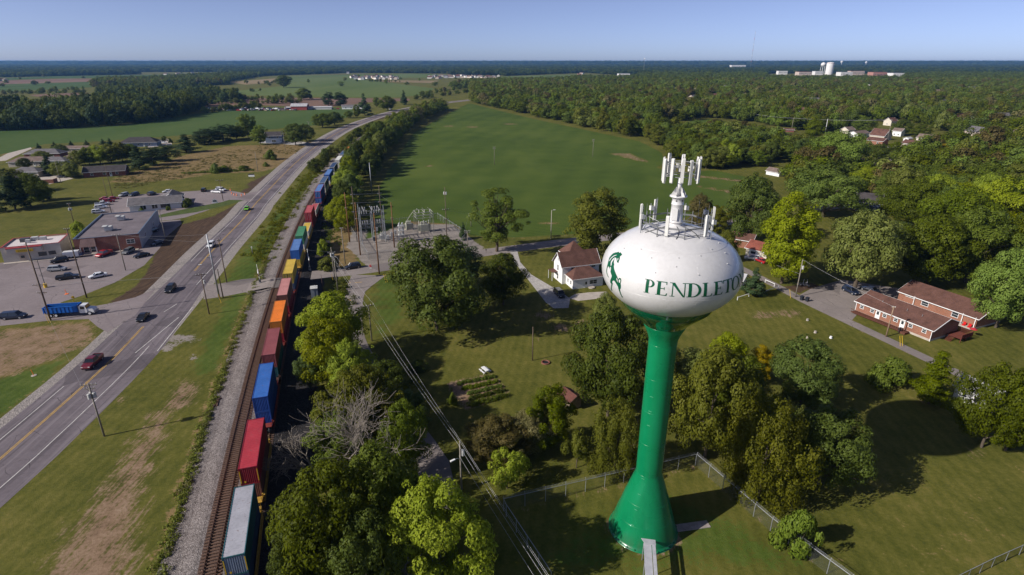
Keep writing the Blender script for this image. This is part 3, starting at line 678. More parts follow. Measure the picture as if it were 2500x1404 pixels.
    # lettering, wrapped round the tank
    def rect(x0, y0, x1, y1, sl=0.0): return [[(x0 + sl * 0, y0), (x1, y0), (x1 + sl, y1), (x0 + sl, y1)]]
    def strip(a, b):              # two poly-lines -> quads
        return [[a[i], a[i + 1], b[i + 1], b[i]] for i in range(len(a) - 1)]
    def arc(cx, cy, rx, ry, t0, t1, n=16): return [(cx + rx * math.cos(t0 + (t1 - t0) * i / n), cy + ry * math.sin(t0 + (t1 - t0) * i / n)) for i in range(n + 1)]
    def serif(x0, x1, y, up): return [[(x0, y), (x1, y), (x1, y + up * .045), (x0, y + up * .045)]]
    T_ = .205
    hp = math.pi / 2
    gl = {
        'P': rect(.08, 0, .08 + T_, 1) + serif(-.02, .36, 0, 1) + serif(-.02, .2, 1, -1) + strip(arc(.30, .73, .34, .27, -hp, hp), arc(.30, .73, .18, .215, -hp, hp)) + rect(.22, .95, .31, 1.0) + rect(.22, .46, .31, .515),
        'E': rect(.08, 0, .08 + T_, 1) + serif(-.02, .2, 0, 1) + serif(-.02, .2, 1, -1) + rect(.2, .945, .66, 1) + [[(.61, .80), (.66, .80), (.66, .96), (.6, .96)]] + rect(.2, 0, .68, .055) + [[(.66, .2), (.71, .2), (.68, .04), (.6, .04)]] + rect(.22, .49, .52, .545) + rect(.49, .42, .53, .62),
        'N': rect(.10, 0, .165, 1) + serif(-.02, .28, 0, 1) + serif(-.06, .16, 1, -1) + rect(.84, 0, .905, 1) + serif(.72, 1.02, 1, -1) + [[(.03, 1), (.25, 1), (.905, .0), (.80, -.02)]],
        'D': rect(.08, 0, .08 + T_, 1) + serif(-.02, .2, 0, 1) + serif(-.02, .2, 1, -1) + strip(arc(.34, .5, .55, .5, -hp, hp, 22), arc(.34, .5, .36, .44, -hp, hp, 22)) + rect(.22, .945, .35, 1) + rect(.22, 0, .35, .055),
        'L': rect(.08, 0, .08 + T_, 1) + serif(-.02, .2, 0, 1) + serif(-.02, .36, 1, -1) + rect(.2, 0, .66, .055) + [[(.64, .22), (.70, .22), (.66, .04), (.58, .04)]],
        'T': rect(.34, 0, .34 + T_, 1) + serif(.22, .64, 0, 1) + rect(.0, .94, .86, 1) + [[(-.01, .76), (.035, .76), (.07, .96), (0, .96)], [(.825, .76), (.87, .76), (.86, .96), (.79, .96)]],
        'O': strip(arc(.5, .5, .5, .52, 0, 2 * math.pi, 40), arc(.5, .5, .30, .465, 0, 2 * math.pi, 40)),
    }
    starts = [('P', -124.6), ('E', -115.6), ('N', -105.0), ('D', -92.7), ('L', -80.9), ('E', -71.4), ('T', -62.6), ('O', -52.9), ('N', -40.6)]
    for ch_, a0 in starts:
        bm = bmesh.new()
        for q in gl[ch_]:
            vs = [bm.verts.new((x, y, 0)) for x, y in q]; bm.faces.new(vs)
        bmesh.ops.subdivide_edges(bm, edges=bm.edges[:], cuts=3, use_grid_fill=True)
        for v in bm.verts:
            x, y = v.co.x, v.co.y; v.co = surf(R(a0 + x * 12.0), 37.07 + y * 1.43, .014)
        bmesh.ops.recalc_face_normals(bm, faces=bm.faces)
        me = bpy.data.meshes.new('letter'); bm.to_mesh(me); bm.free(); link('letter', me, TGL, tk)
    # horse emblem
    body = [(-170.11,38.79),(-171.36,39.06),(-170.52,39.36),(-169.78,39.57),(-167.64,39.74),(-164.64,39.89),(-163.46,39.97),(-161.39,39.91),(-160.59,40.02),(-156.25,39.91),(-156.92,39.77),(-157.4,39.67),(-156.24,39.58),(-155.53,39.44),(-155.12,39.24),(-154.61,39.09),(-156.52,39.11),(-158.36,39.25),(-160.73,39.42),(-162.68,39.4),(-162.1,39.2),(-160.88,38.98),(-158.84,38.8),(-158.48,38.64),(-156.48,38.37),(-153.84,38.12),(-151.65,37.9),(-149.7,37.67),(-148.54,37.51),(-148.99,37.65),(-147.99,37.81),(-146.38,37.8),(-145.6,37.57),(-146.2,37.26),(-145.82,37.0),(-146.19,36.69),(-147.44,36.47),(-147.41,36.24),(-147.25,35.94),(-147.19,35.67),(-145.9,35.57),(-148.28,35.43),(-148.56,35.77),(-148.87,36.17),(-149.12,36.36),(-149.53,36.73),(-150.89,36.91),(-152.4,37.08),(-154.03,37.2),(-155.74,37.14),(-157.01,36.96),(-156.4,36.75),(-157.98,36.42),(-160.35,36.0),(-162.55,35.53),(-164.55,35.58),(-160.56,36.19),(-158.87,36.58),(-160.65,36.69),(-159.92,37.01),(-158.24,37.38),(-157.85,37.58),(-159.52,37.78),(-161.48,38.06),(-163.99,38.23),(-166.82,38.29),(-167.06,38.0),(-166.39,37.65),(-164.59,37.36),(-162.23,37.19),(-163.74,37.16),(-166.64,37.41),(-168.06,37.67),(-168.49,38.03),(-168.8,38.38),(-169.5,38.63)]
    whites = [[(-168.64,38.8),(-168.23,39.14),(-166.13,39.47),(-162.98,39.67),(-162.51,39.63),(-165.14,39.43),(-167.02,39.13),(-167.64,38.8)],[(-164.88,38.82),(-164.45,39.2),(-162.68,39.4),(-162.53,39.17),(-163.17,38.85),(-161.87,38.59),(-162.59,38.47)],[(-163.34,38.39),(-161.31,38.34),(-160.76,38.09),(-160.93,37.9),(-162.03,38.13)],[(-151.25,37.69),(-150.01,37.52),(-149.33,37.22),(-150.04,37.28),(-151.22,37.51)],[(-148.51,37.49),(-147.3,37.68),(-146.57,37.53),(-146.95,37.28),(-147.89,37.28)],[(-158.55,39.42),(-157.86,39.51),(-156.87,39.35),(-157.09,39.26)]]
    def wrapped(poly, off, name, mat, parent):
        p3 = [Vector((R(a) * 7, z, 0)) for a, z in poly]; tr = tessellate_polygon([p3])
        bm = bmesh.new(); vs = [bm.verts.new(p) for p in p3]
        for t in tr:
            try: bm.faces.new([vs[i] for i in t])
            except ValueError: pass
        bmesh.ops.subdivide_edges(bm, edges=bm.edges[:], cuts=2, use_grid_fill=True)
        for v in bm.verts: v.co = surf(v.co.x / 7, v.co.y, off)
        me = bpy.data.meshes.new(name); bm.to_mesh(me); bm.free(); return link(name, me, mat, parent)
    em = wrapped(body, .014, 'horse_emblem', TGL, tk)
    for w_ in whites: wrapped(w_, .022, 'emblem_highlight', TW, tk) if w_ else None
    # roof: pipe stub, mast, antenna ring
    zr = zc + hb - .1
    pipe = MB().lathe([(1.05, zr - .25), (1.0, zr + .12), (.72, zr + .14), (.72, zr + .42), (.80, zr + .44), (.80, zr + .56), (.66, zr + .60), (.64, zr + 2.35), (.68, zr + 2.38), (.68, zr + 2.46), (.64, zr + 2.5), (.64, zr + 3.15), (.92, zr + 3.2), (.92, zr + 3.3), (.30, zr + 3.32)], 32).build('vent_pipe', TW, rt, True)
    MB().box((-.35, -.52, zr + 1.35), (.62, .22, 1.25), R(-28)).build('access_hatch', TW, pipe)
    for k in range(6):
        a = k * math.pi / 3; MB().add([(.3*math.cos(a),.3*math.sin(a),zr+4.3),(.3*math.cos(a),.3*math.sin(a),zr+3.3),(.9*math.cos(a),.9*math.sin(a),zr+3.3)],[(0,1,2),(2,1,0)]).build('gusset', TW, pipe)
        MB().cyl((.63*math.cos(a),.63*math.sin(a),zr+2.85),(.67*math.cos(a),.67*math.sin(a),zr+2.85),.09,.09,8).build('port', DKSTEEL, pipe)
    mast = MB().cyl((0, 0, zr + 3.3), (0, 0, zr + 5.2), .27, .24, 16).cyl((0, 0, zr + 5.2), (0, 0, zr + 7.6), .10, .09, 10).build('mast', TW, rt, True)
    PAN = M('antenna_shell', (.66, .65, .61), .5, .06, 1)
    def panel(parent, x, y, z, rz, hgt=2.55, w=.30, tilt=0):
        m = MB(); m.side([(0, 0), (.16, .03), (.2, .12), (.2, hgt - .12), (.16, hgt - .03), (0, hgt)], -w / 2, w / 2)
        o = m.build('antenna_panel', PAN, parent, loc=(x, y, z), rz=rz)
        b_ = MB().cyl((-.16, 0, .25), (-.16, 0, hgt - .25), .035, None, 6).box((-.08, 0, .5), (.16, .08, .07)).box((-.08, 0, hgt - .5), (.16, .08, .07)).build('bracket', STEEL, o); return o
    for k, a in enumerate([200, 225, 258, 285, 312, 340, 20, 70, 115, 160]):
        rr = 1.75 if k % 2 else 1.95; az = R(a); panel(mast, rr * math.cos(az), rr * math.sin(az), zr + 4.75 + .12 * (k % 3), az)
    m = MB()
    for z in (zr + 5.5, zr + 6.7):
        for a in (30, 150, 270): m.cyl((0, 0, z), (1.6 * math.cos(R(a)), 1.6 * math.sin(R(a)), z), .045, None, 6)
        ps = [Vector((1.62 * math.cos(R(a)), 1.62 * math.sin(R(a)), z)) for a in range(0, 361, 30)]
        for i in range(12): m.cyl(ps[i], ps[i + 1], .04, None, 6)
    m.build('antenna_frame', STEEL, mast)
    rb_ = MB().box((0, 0, 0), (.3, .22, .5)).mesh('radio_unit')
    for a in (215, 245, 300, 330, 10, 95): link('radio_unit', rb_, PAN, mast, (1.15 * math.cos(R(a)), 1.15 * math.sin(R(a)), zr + 6.3), R(a))
    # ring of rails on the roof
    RR = 3.65; zz = zc + hb * math.sqrt(1 - (RR / Rb) ** 2)
    ring = [Vector((RR * math.cos(R(a)), RR * math.sin(R(a)), 0)) for a in range(-90, 271, 45)]
    m = MB()
    for h in (.28, .95, 1.05):
        for i in range(8): m.cyl(ring[i] + Vector((0, 0, zz + h)), ring[i + 1] + Vector((0, 0, zz + h)), .045, None, 6)
    for i in range(8): m.cyl(ring[i] + Vector((0, 0, zz - .06)), ring[i] + Vector((0, 0, zz + 1.5)), .05, None, 6); m.cyl(ring[i] * .55 + Vector((0, 0, zz + .55)), ring[i] + Vector((0, 0, zz + .95)), .035, None, 5)
    rg = m.build('antenna_ring', M('ring_steel', (.20, .205, .21), .5, .15, 2, .5, .3), rt)
    for a, hh, off in ((-178, 2.5, .12), (-170, 1.2, .3), (-120, 1.9, -.3), (112, 2.2, .1), (122, 1.5, .2), (60, 1.6, .2), (-52, 2.0, .05), (-44, 1.1, .5), (-8, 2.3, .12), (-20, 1.4, -.4), (20, 1.5, .1)):
        az = R(a); rr = RR + off
        if hh > 1.7: panel(rg, rr * math.cos(az), rr * math.sin(az), zz + .15, az, hh + .3, .34)
        else:
            link('radio_unit', rb_, PAN, rg, (rr * math.cos(az), rr * math.sin(az), zz + 1.7), az); MB().cyl((0, 0, -1.5), (0, 0, .9), .045, None, 6).box((.2, 0, .35), (.3, .3, .42)).build('radio_mount', STEEL, rg, loc=(rr * math.cos(az), rr * math.sin(az), zz + 1.3))
    for a in (-175, 115, -55, -5, 30): az = R(a); MB().cyl((0, 0, 0), (0, 0, 3.0), .02, .012, 5).build('whip_antenna', STEEL, rg, loc=((RR - .3) * math.cos(az), (RR - .3) * math.sin(az), zz))
    # cables draped over the roof
    m = MB()
    for a in (-160, -100, -60, -20, 60, 120):
        az = R(a); p = [Vector((r * math.cos(az + .1 * math.sin(r)), r * math.sin(az + .1 * math.sin(r)), zc + hb * math.sqrt(1 - (r / Rb) ** 2) + .05)) for r in np.linspace(.8, RR, 8)]
        for i in range(7): m.cyl(p[i], p[i + 1], .04, None, 5)
    m.build('cable_run', DKSTEEL, rg)
    return rt
build_tower()
# cable bridge from the ice shelter to the foot
cb = empty('cable_bridge', (17.25, 55.2, 0), 0, 'grey steel cable bridge ending at the foot of the water tower', 'cable bridge')
cb.rotation_euler = (0, 0, R(-10)); m = MB()
MB().box((-.25, -4.6, 2.75), (.95, 9.0, .08)).build('tray', M('bridge_steel', (.42, .42, .45), .5, .15), cb)
MB().box((.5, -4.4, 2.9), (.42, 8.0, .06)).build('lid', M('bridge_steel', (.42, .42, .45)), cb)
MB().slab([(-1.0, .55, 2.85), (.75, .55, 2.85), (.75, -.4, 2.95), (-.55, -.4, 2.95)], .06).build('canopy', M('bridge_steel', (.42, .42, .45)), cb)
for y in (-.2, -3.2, -6.2, -9):
    for x in (-.7, .72): MB().cyl((x, y, 0), (x, y, 2.8), .05, None, 6).build('post', STEEL, cb)

# ------------------------------------------------------------------ container train
def container_meshes(L, Wd, Ht, pitch=.28, dep=.036):
    me = {}
    def corr(length, z0, z1, pit, dp):
        m = MB(); n = max(4, int(round(length / pit))); p = length / n; xs = []
        for i in range(n):
            x = -length / 2 + i * p; xs += [(x, 0), (x + .28 * p, 0), (x + .5 * p, -dp), (x + .78 * p, -dp)]
        xs.append((length / 2, 0))
        vs = [(x, y, z0) for x, y in xs] + [(x, y, z1) for x, y in xs]; k = len(xs)
        m.add(vs, [(i, i + 1, k + i + 1, k + i) for i in range(k - 1)]); return m
    m = corr(L - .3, .16, Ht - .1, pitch, dep); m.v = [(x, Wd / 2 - .02 + y, z) for x, y, z in m.v]; me['side_panel'] = m.mesh('side_panel', fix=False)
    m = corr(L - .3, .16, Ht - .1, pitch, dep); m.v = [(x, -(Wd / 2 - .02 + y), z) for x, y, z in m.v]; m.f = [f[::-1] for f in m.f]; me['side_panel2'] = m.mesh('side_panel', fix=False)
    m = corr(Wd - .3, .2, Ht - .16, .25, .045); m.v = [(-(L / 2 - .02 + y), x, z) for x, y, z in m.v]; me['end_panel'] = m.mesh('end_panel', fix=False)
    m = MB()
    for s_ in (-1, 1): m.box((L / 2 - .06, s_ * (Wd / 4 - .02), Ht / 2), (.06, Wd / 2 - .16, Ht - .3))
    me['door'] = m.mesh('door_panel')
    m = MB()
    for y in (-.85, -.32, .32, .85): m.cyl((L / 2 - .01, y, .2), (L / 2 - .01, y, Ht - .15), .022, None, 5)
    me['lock_rods'] = m.mesh('lock_rods')
    m = corr(L - .3, -Wd / 2 + .06, Wd / 2 - .06, .42, .022); m.v = [(x, z, Ht - .035 + y) for x, y, z in m.v]; me['roof_panel'] = m.mesh('roof_panel', fix=False)
    m = MB()
    for sx in (-1, 1):
        for sy in (-1, 1):
            m.box((sx * (L / 2 - .08), sy * (Wd / 2 - .08), Ht / 2), (.16, .16, Ht - .004))
        m.box((sx * (L / 2 - .06), 0, Ht - .08), (.12, Wd - .32, .15)); m.box((sx * (L / 2 - .06), 0, .1), (.12, Wd - .32, .19))
    for sy in (-1, 1):
        m.box((0, sy * (Wd / 2 - .05), Ht - .055), (L - .32, .1, .1)); m.box((0, sy * (Wd / 2 - .05), .09), (L - .32, .1, .17))
    m.box((0, 0, .06), (L - .3, Wd - .22, .08)); me['frame'] = m.mesh('frame')
    m = MB()
    for sx in (-1, 1):
        for sy in (-1, 1): m.box((sx * (L / 2 - .085), sy * (Wd / 2 - .075), Ht - .05), (.185, .166, .125))
    me['corner_casting'] = m.mesh('corner_castings')
    return me
C40 = container_meshes(12.19, 2.44, 2.9); C53 = container_meshes(16.15, 2.59, 2.9, .45, .02)
def cmat(name, c):
    if name in _mats: return _mats[name]
    b = NB(name); v = b.obj()
    n1 = b.noise(v, .45, 4); n2 = b.noise(b.mapping(v, (1.2, 1.2, .25)), 2.2, 5); n3 = b.noise(v, 14, 2)
    f = b.math('ADD', b.math('MULTIPLY', n1, .5), b.math('MULTIPLY', n2, .5))
    col = b.ramp(f, [(.3, tuple(x * .72 for x in c)), (.52, c), (.72, tuple(min(.9, x * 1.12 + .02) for x in c))])
    col = b.mix(b.math('MULTIPLY', b.step(n2, .58, .72), .6), col, (.12, .065, .045))
    col = b.mix(b.math('MULTIPLY', b.step(n3, .66, .74), .3), col, tuple(x * .5 for x in c))
    _mats[name] = b.bsdf(col, .55, .35); return _mats[name]
CC = {'grey': (.37, .37, .41), 'teal': (.02, .10, .12), 'steelblue': (.20, .25, .33), 'red': (.40, .035, .05), 'dkred': (.26, .015, .03), 'blue': (.035, .13, .42), 'dkblue': (.02, .075, .32), 'maroon': (.25, .07, .075), 'orange': (.78, .20, .02),
      'dkorange': (.56, .19, .03), 'pink': (.50, .22, .20), 'brown': (.17, .07, .055), 'yellow': (.58, .40, .06), 'dkyellow': (.50, .36, .05), 'green': (.06, .22, .11), 'navy': (.03, .06, .14), 'slate': (.06, .105, .20), 'white': (.66, .65, .60), 'rose': (.42, .085, .09), 'lblue': (.10, .20, .44)}
CM = {k: cmat('container_' + k, v) for k, v in CC.items()}
def container(y_near, z, roof, side, end, label, cat='shipping container', big=False, doors=False, frame=None):
    me = C53 if big else C40; L = 16.15 if big else 12.19
    p, h = along(TR, y_near + L / 2 * .955)
    rt = empty('shipping_container', (p.x, p.y, z), h, label, cat, 'containers on the train')
    if doors: rt.rotation_euler = (0, 0, h + math.pi)
    fm = CM[frame or side]
    link('side_panel', me['side_panel'], CM[side], rt); link('side_panel', me['side_panel2'], CM[side], rt)
    link('end_panel', me['end_panel'], CM[end], rt); link('roof_panel', me['roof_panel'], CM[roof], rt)
    d = link('door_panel', me['door'], CM[end], rt); link('lock_rods', me['lock_rods'], STEEL if doors else CM[end], d)
    f = link('frame', me['frame'], fm, rt); link('corner_castings', me['corner_casting'], fm, f)
    if y_near < 70 and z > 3:
        for sy in (-.9, .9): MB().box((-L / 2 - .004, sy * 1.25, 1.45), (.02, .12, 2.0)).build('hazard_stripe', YELLOW, f)
        MB().box((-L / 2 - .004, .62, .55), (.02, .22, .26)).build('placard', YELLOW, rt)
    return rt
ZB, ZT = 1.12, 4.04
TRAIN = [  # near edge Y, upper (roof, side, end, label) , lower (same) , big, doors
    (49.2, ('grey', 'teal', 'steelblue', 'grey-roofed teal shipping container nearest the camera, upper tier'), ('navy', 'navy', 'navy', 'dark container under the grey-roofed one'), 0, 0),
    (64.4, ('red', 'dkred', 'dkred', 'bright crimson shipping container second from the camera, upper tier'), ('brown', 'brown', 'brown', 'brown container under the crimson one'), 0, 0),
    (82.2, ('blue', 'dkblue', 'dkblue', 'bright blue shipping container third from the camera, upper tier'), ('blue', 'dkblue', 'dkblue', 'blue container directly under the third, bright blue one'), 0, 0),
    (97.2, ('maroon', 'maroon', 'maroon', 'faded maroon shipping container behind the bright blue one'), ('teal', 'teal', 'teal', 'teal container under the faded maroon one'), 0, 0),
    (112.1, ('orange', 'dkorange', 'dkorange', 'bright orange shipping container mid-train, upper tier'), ('dkred', 'dkred', 'dkred', 'dark red container under the bright orange one'), 0, 0),
    (127.1, ('pink', 'brown', 'brown', 'salmon-roofed brown shipping container beside the level crossing'), ('dkred', 'dkred', 'dkred', 'dark red container under the salmon-roofed one'), 0, 0),
    (142.2, ('yellow', 'dkyellow', 'dkyellow', 'mustard yellow shipping container on the level crossing, upper tier'), ('lblue', 'slate', 'slate', 'slate blue container under the mustard yellow one'), 0, 1),
    (162.2, ('lblue', 'blue', 'blue', 'blue shipping container just past the level crossing, upper tier'), ('yellow', 'dkyellow', 'dkyellow', 'mustard container under the blue one past the crossing'), 0, 0),
    (177.2, ('green', 'green', 'green', 'green shipping container, the only green one of the train'), ('white', 'white', 'white', 'pale container under the green one'), 0, 0),
    (192.6, None, ('yellow', 'white', 'white', 'single-stacked pale container with mustard roof in the dip past the green one'), 0, 0),
    (207.8, ('rose', 'red', 'red', 'rose red shipping container standing alone above its neighbours, doors to camera'), ('red', 'dkred', 'red', 'red container under the rose red one'), 0, 1),
    (223.0, None, ('rose', 'white', 'white', 'single-stacked pale container with rose roof behind the rose red one'), 0, 0),
    (245.0, ('lblue', 'dkblue', 'blue', 'blue long container with red corner posts, first of the far blue row'), ('blue', 'dkblue', 'blue', 'blue container under the first of the far blue row'), 1, 1),
    (263.8, ('slate', 'navy', 'navy', 'slate-roofed long container second in the far blue row'), ('white', 'white', 'white', 'pale container under the slate-roofed second of the far row'), 1, 0),
    (284.0, ('lblue', 'dkblue', 'blue', 'blue long container third in the far blue row'), ('white', 'white', 'white', 'pale container under the third of the far row'), 1, 0),
    (305.5, ('navy', 'navy', 'navy', 'navy long container fourth in the far blue row'), ('white', 'white', 'white', 'pale container under the navy fourth of the far row'), 1, 0),
    (330.0, ('white', 'white', 'white', 'white long container, the only white one in the upper tier'), ('white', 'white', 'white', 'white container under the white one'), 1, 1),
    (350.5, ('slate', 'navy', 'navy', 'slate long container behind the white one by the trees'), ('white', 'white', 'white', 'pale container under the slate one by the trees'), 1, 0),
    (371.5, ('orange', 'dkorange', 'orange', 'orange long container half hidden by trees at the far end of the train'), ('brown', 'brown', 'brown', 'brown container under the far orange one'), 1, 0)]
WC = {c: M('wagon_' + n, c, .7, .3, 1.5) for n, c in (('yellow', (.42, .25, .04)), ('red', (.20, .035, .028)), ('brown', (.10, .05, .04)))}
def wagon_meshes(L):
    Lw = L + .5; ms = {}
    for s_ in (-1, 1): ms['side_sill%d' % s_] = (MB().box((0, s_ * 1.42, 1.5), (Lw, .10, .95)).box((0, s_ * 1.44, 1.98), (Lw, .2, .10)).box((0, s_ * 1.38, 1.02), (Lw, .22, .1)).mesh('side_sill'), 'side_sill')
    ms['floor'] = (MB().box((0, 0, .98), (Lw, 2.6, .1)).mesh('well_floor'), 'well_floor')
    for s_ in (-1, 1):
        x = s_ * (Lw / 2 + .62)
        ms['deck%d' % s_] = (MB().box((x, 0, 1.85), (1.25, 2.5, .12)).box((x, 0, 1.6), (1.3, .6, .5)).box((x - s_ * .5, 1.3, 2.1), (.2, .2, .7)).box((x - s_ * .5, -1.3, 2.1), (.2, .2, .7)).box((x + s_ * .3, -1.2, 2.3), (.06, .06, .8)).mesh('end_platform'), 'end_platform')
        m = MB()
        for dx in (-.55, .55):
            m.cyl((x + dx, -.9, 1.22), (x + dx, .9, 1.22), .09, None, 8)
            for sy in (-.75, .75): m.cyl((x + dx, sy - .07, 1.22), (x + dx, sy + .07, 1.22), .42, None, 16)
        for sy in (-1.0, 1.0): m.box((x, sy, 1.25), (1.6, .14, .32))
        ms['bogie%d' % s_] = (m.mesh('bogie'), 'bogie')
    return ms
W40 = wagon_meshes(12.19); W53 = wagon_meshes(16.15)
wcol = list(WC.values()); wnames = ['yellow', 'red', 'brown']
for i, (yn, up, lo, big, doors) in enumerate(TRAIN):
    L = 16.15 if big else 12.19; p, h = along(TR, yn + L / 2 * .955)
    ci = [0, 0, 1, 2, 1, 1, 1, 0, 0, 0, 1, 1, 1, 2, 0, 2, 0, 2, 2][i]
    wlab = '%s well wagon of the train carrying %s' % (wnames[ci], (up or lo)[3].split(',')[0].replace('shipping container', 'container'))
    rt = empty('well_wagon', (p.x, p.y, 0), h, ' '.join(wlab.split()[:16]), 'railway wagon', 'well wagons of the train')
    for me, nm in (W53 if big else W40).values(): link(nm, me, DKSTEEL if nm == 'bogie' else wcol[ci], rt)
    if lo: container(yn, ZB, lo[0], lo[1], lo[2], lo[3], big=big, doors=doors)
    if up: container(yn, ZT, up[0], up[1], up[2], up[3], big=big, doors=doors, frame='red' if i == 12 else ('white' if big and i in (13, 15, 17) else None))

# ------------------------------------------------------------------ vehicles
TYRE = M('tyre', (.02, .02, .021), .85, .1); RIM = M('rim', (.42, .43, .45), .35, .1, 2, .5, .6)
LAMP = M('headlamp', (.75, .75, .72), .1, .02); TAIL = M('tail_lamp', (.35, .01, .01), .2, .02); BLACKP = M('black_trim', (.018, .018, .019), .5, .1)
PC = {k: paint('car_' + k, c) for k, c in {'black': (.010, .011, .014), 'navy': (.012, .02, .045), 'white': (.74, .75, .76), 'silver': (.36, .37, .38), 'grey': (.13, .135, .14), 'red': (.38, .014, .02), 'maroon': (.13, .012, .018), 'green': (.16, .50, .012), 'tan': (.30, .25, .18), 'blue': (.02, .06, .17)}.items()}
def loft(m, secs):   # rows of (x, half width, z) closed cross-loops
    k = len(secs[0]); vs = []
    for s_ in secs: vs += s_
    fs = [(i * k + j, i * k + (j + 1) % k, (i + 1) * k + (j + 1) % k, (i + 1) * k + j) for i in range(len(secs) - 1) for j in range(k)]
    fs += [tuple(range(k - 1, -1, -1)), tuple(range((len(secs) - 1) * k, len(secs) * k))]
    return m.add(vs, fs)
def car_proto(kind):
    """returns {part: (mesh, material-key)} with x forward, ground at z=0"""
    S = {'sedan': dict(L=4.75, W=1.82, zb=.62, hood=.86, deck=.92, roof=1.43, cab=(-1.75, 1.15), rf=(-.95, .42)),
         'suv': dict(L=4.75, W=1.90, zb=.68, hood=1.02, deck=1.08, roof=1.72, cab=(-2.28, 1.2), rf=(-1.95, .5)),
         'van': dict(L=5.2, W=2.0, zb=.7, hood=1.08, deck=1.1, roof=1.82, cab=(-2.5, 1.55), rf=(-2.3, .85)),
         'pickup': dict(L=5.7, W=1.98, zb=.72, hood=1.12, deck=1.1, roof=1.84, cab=(-.85, 1.35), rf=(-.62, .72))}[kind]
    L, Wd = S['L'], S['W']; hw = Wd / 2; x0, x1 = -L / 2, L / 2; P = {}
    def sec(x, zt, w, zb=.26):
        return [(x, -w * .93, zb), (x, -w, zb + .22), (x, -w, zt - .14), (x, -w * .94, zt), (x, w * .94, zt), (x, w, zt - .14), (x, w, zb + .22), (x, w * .93, zb)]
    hd, dk = S['hood'], S['deck']
    m = loft(MB(), [sec(x0, dk - .28, hw * .82, .4), sec(x0 + .10, dk - .06, hw * .94, .3), sec(x0 + .5, dk, hw), sec(S['cab'][0], dk, hw), sec(0, (dk + hd) / 2, hw), sec(S['cab'][1], hd, hw), sec(x1 - .7, hd - .07, hw * .98), sec(x1 - .15, hd - .2, hw * .90, .3), sec(x1, hd - .38, hw * .78, .38)])
    P['body'] = (m.mesh('body'), 'paint')
    c0, c1 = S['cab']; r0, r1 = S['rf']; zr = S['roof']; dz = (dk + hd) / 2 - .05; wi, wt = hw * .93, hw * .74
    m = MB().add([(c0, -wi, dz), (c1, -wi, dz), (c1, wi, dz), (c0, wi, dz), (r0, -wt, zr - .05), (r1, -wt, zr - .05), (r1, wt, zr - .05), (r0, wt, zr - .05)], [(0, 1, 5, 4), (1, 2, 6, 5), (2, 3, 7, 6), (3, 0, 4, 7), (4, 5, 6, 7), (3, 2, 1, 0)])
    P['windows'] = (m.mesh('windows'), 'glass')
    m = MB(); e = .02
    m.add([(r0 - .05, -wt - .02, zr - .06), (r1 + .08, -wt - .02, zr - .06), (r1 + .08, wt + .02, zr - .06), (r0 - .05, wt + .02, zr - .06), (r0 + .05, -wt * .86, zr), (r1 - .12, -wt * .86, zr), (r1 - .12, wt * .86, zr), (r0 + .05, wt * .86, zr)], [(0, 1, 5, 4), (1, 2, 6, 5), (2, 3, 7, 6), (3, 0, 4, 7), (4, 5, 6, 7), (3, 2, 1, 0)])
    mid = [(r0 + r1) / 2 - .05] if kind != 'pickup' else [(r0 + r1) / 2]
    for s_ in (-1, 1):
        for xb, xt in ((c0 + .02, r0 + .02), (c1 - .02, r1 - .02)): m.bar((xb, s_ * (wi + .005), dz), (xt, s_ * (wt + .01), zr - .05), .075)
        for x in mid: m.bar((x, s_ * (wi + .01), dz), (x, s_ * (wt + .015), zr - .05), .075)
    P['roof'] = (m.mesh('roof'), 'paint')
    wr = .335 if kind == 'sedan' else .375
    wm = MB().cyl((0, -.11, 0), (0, .11, 0), wr, None, 18).mesh('wheel'); rm = MB().cyl((0, -.118, 0), (0, .118, 0), wr * .62, None, 12).mesh('rim')
    P['wheels'] = [(sx, sy, wr) for sx in (x0 + L * .19, x1 - L * .185) for sy in (-hw + .09, hw - .09)], wm, rm
    hl = MB().box((0, 0, 0), (.16, .36, .13)).mesh('headlight'); tl = MB().box((0, 0, 0), (.1, .26, .22)).mesh('tail_light')
    P['heads'] = [(x1 - .11, s_ * hw * .66, hd - .31) for s_ in (-1, 1)], hl; P['tails'] = [(x0 + .05, s_ * hw * .72, dk - .28) for s_ in (-1, 1)], tl
    m = MB().box((x1 - .02, 0, .42), (.12, hw * 1.5, .16)).box((x0 + .02, 0, .46), (.12, hw * 1.6, .16))
    for s_ in (-1, 1): m.box((0, s_ * (hw * .97), .33), (L * .5, .08, .12)); m.box((c1 - .25, s_ * (hw + .1), dz + .12), (.12, .2, .13))
    P['trim'] = (m.mesh('trim'), 'black')
    if kind == 'pickup':
        P['bed_lining'] = (MB().box((-1.83, 0, dk + .012), (1.75, 1.56, .02)).mesh('bed_lining'), 'black')
        m = MB().box((-1.83, .88, dk + .06), (1.85, .12, .16)).box((-1.83, -.88, dk + .06), (1.85, .12, .16)).box((-2.72, 0, dk + .06), (.1, 1.65, .16)); P['bed_rail'] = (m.mesh('bed_rail'), 'paint')
    return P
CARS = {}
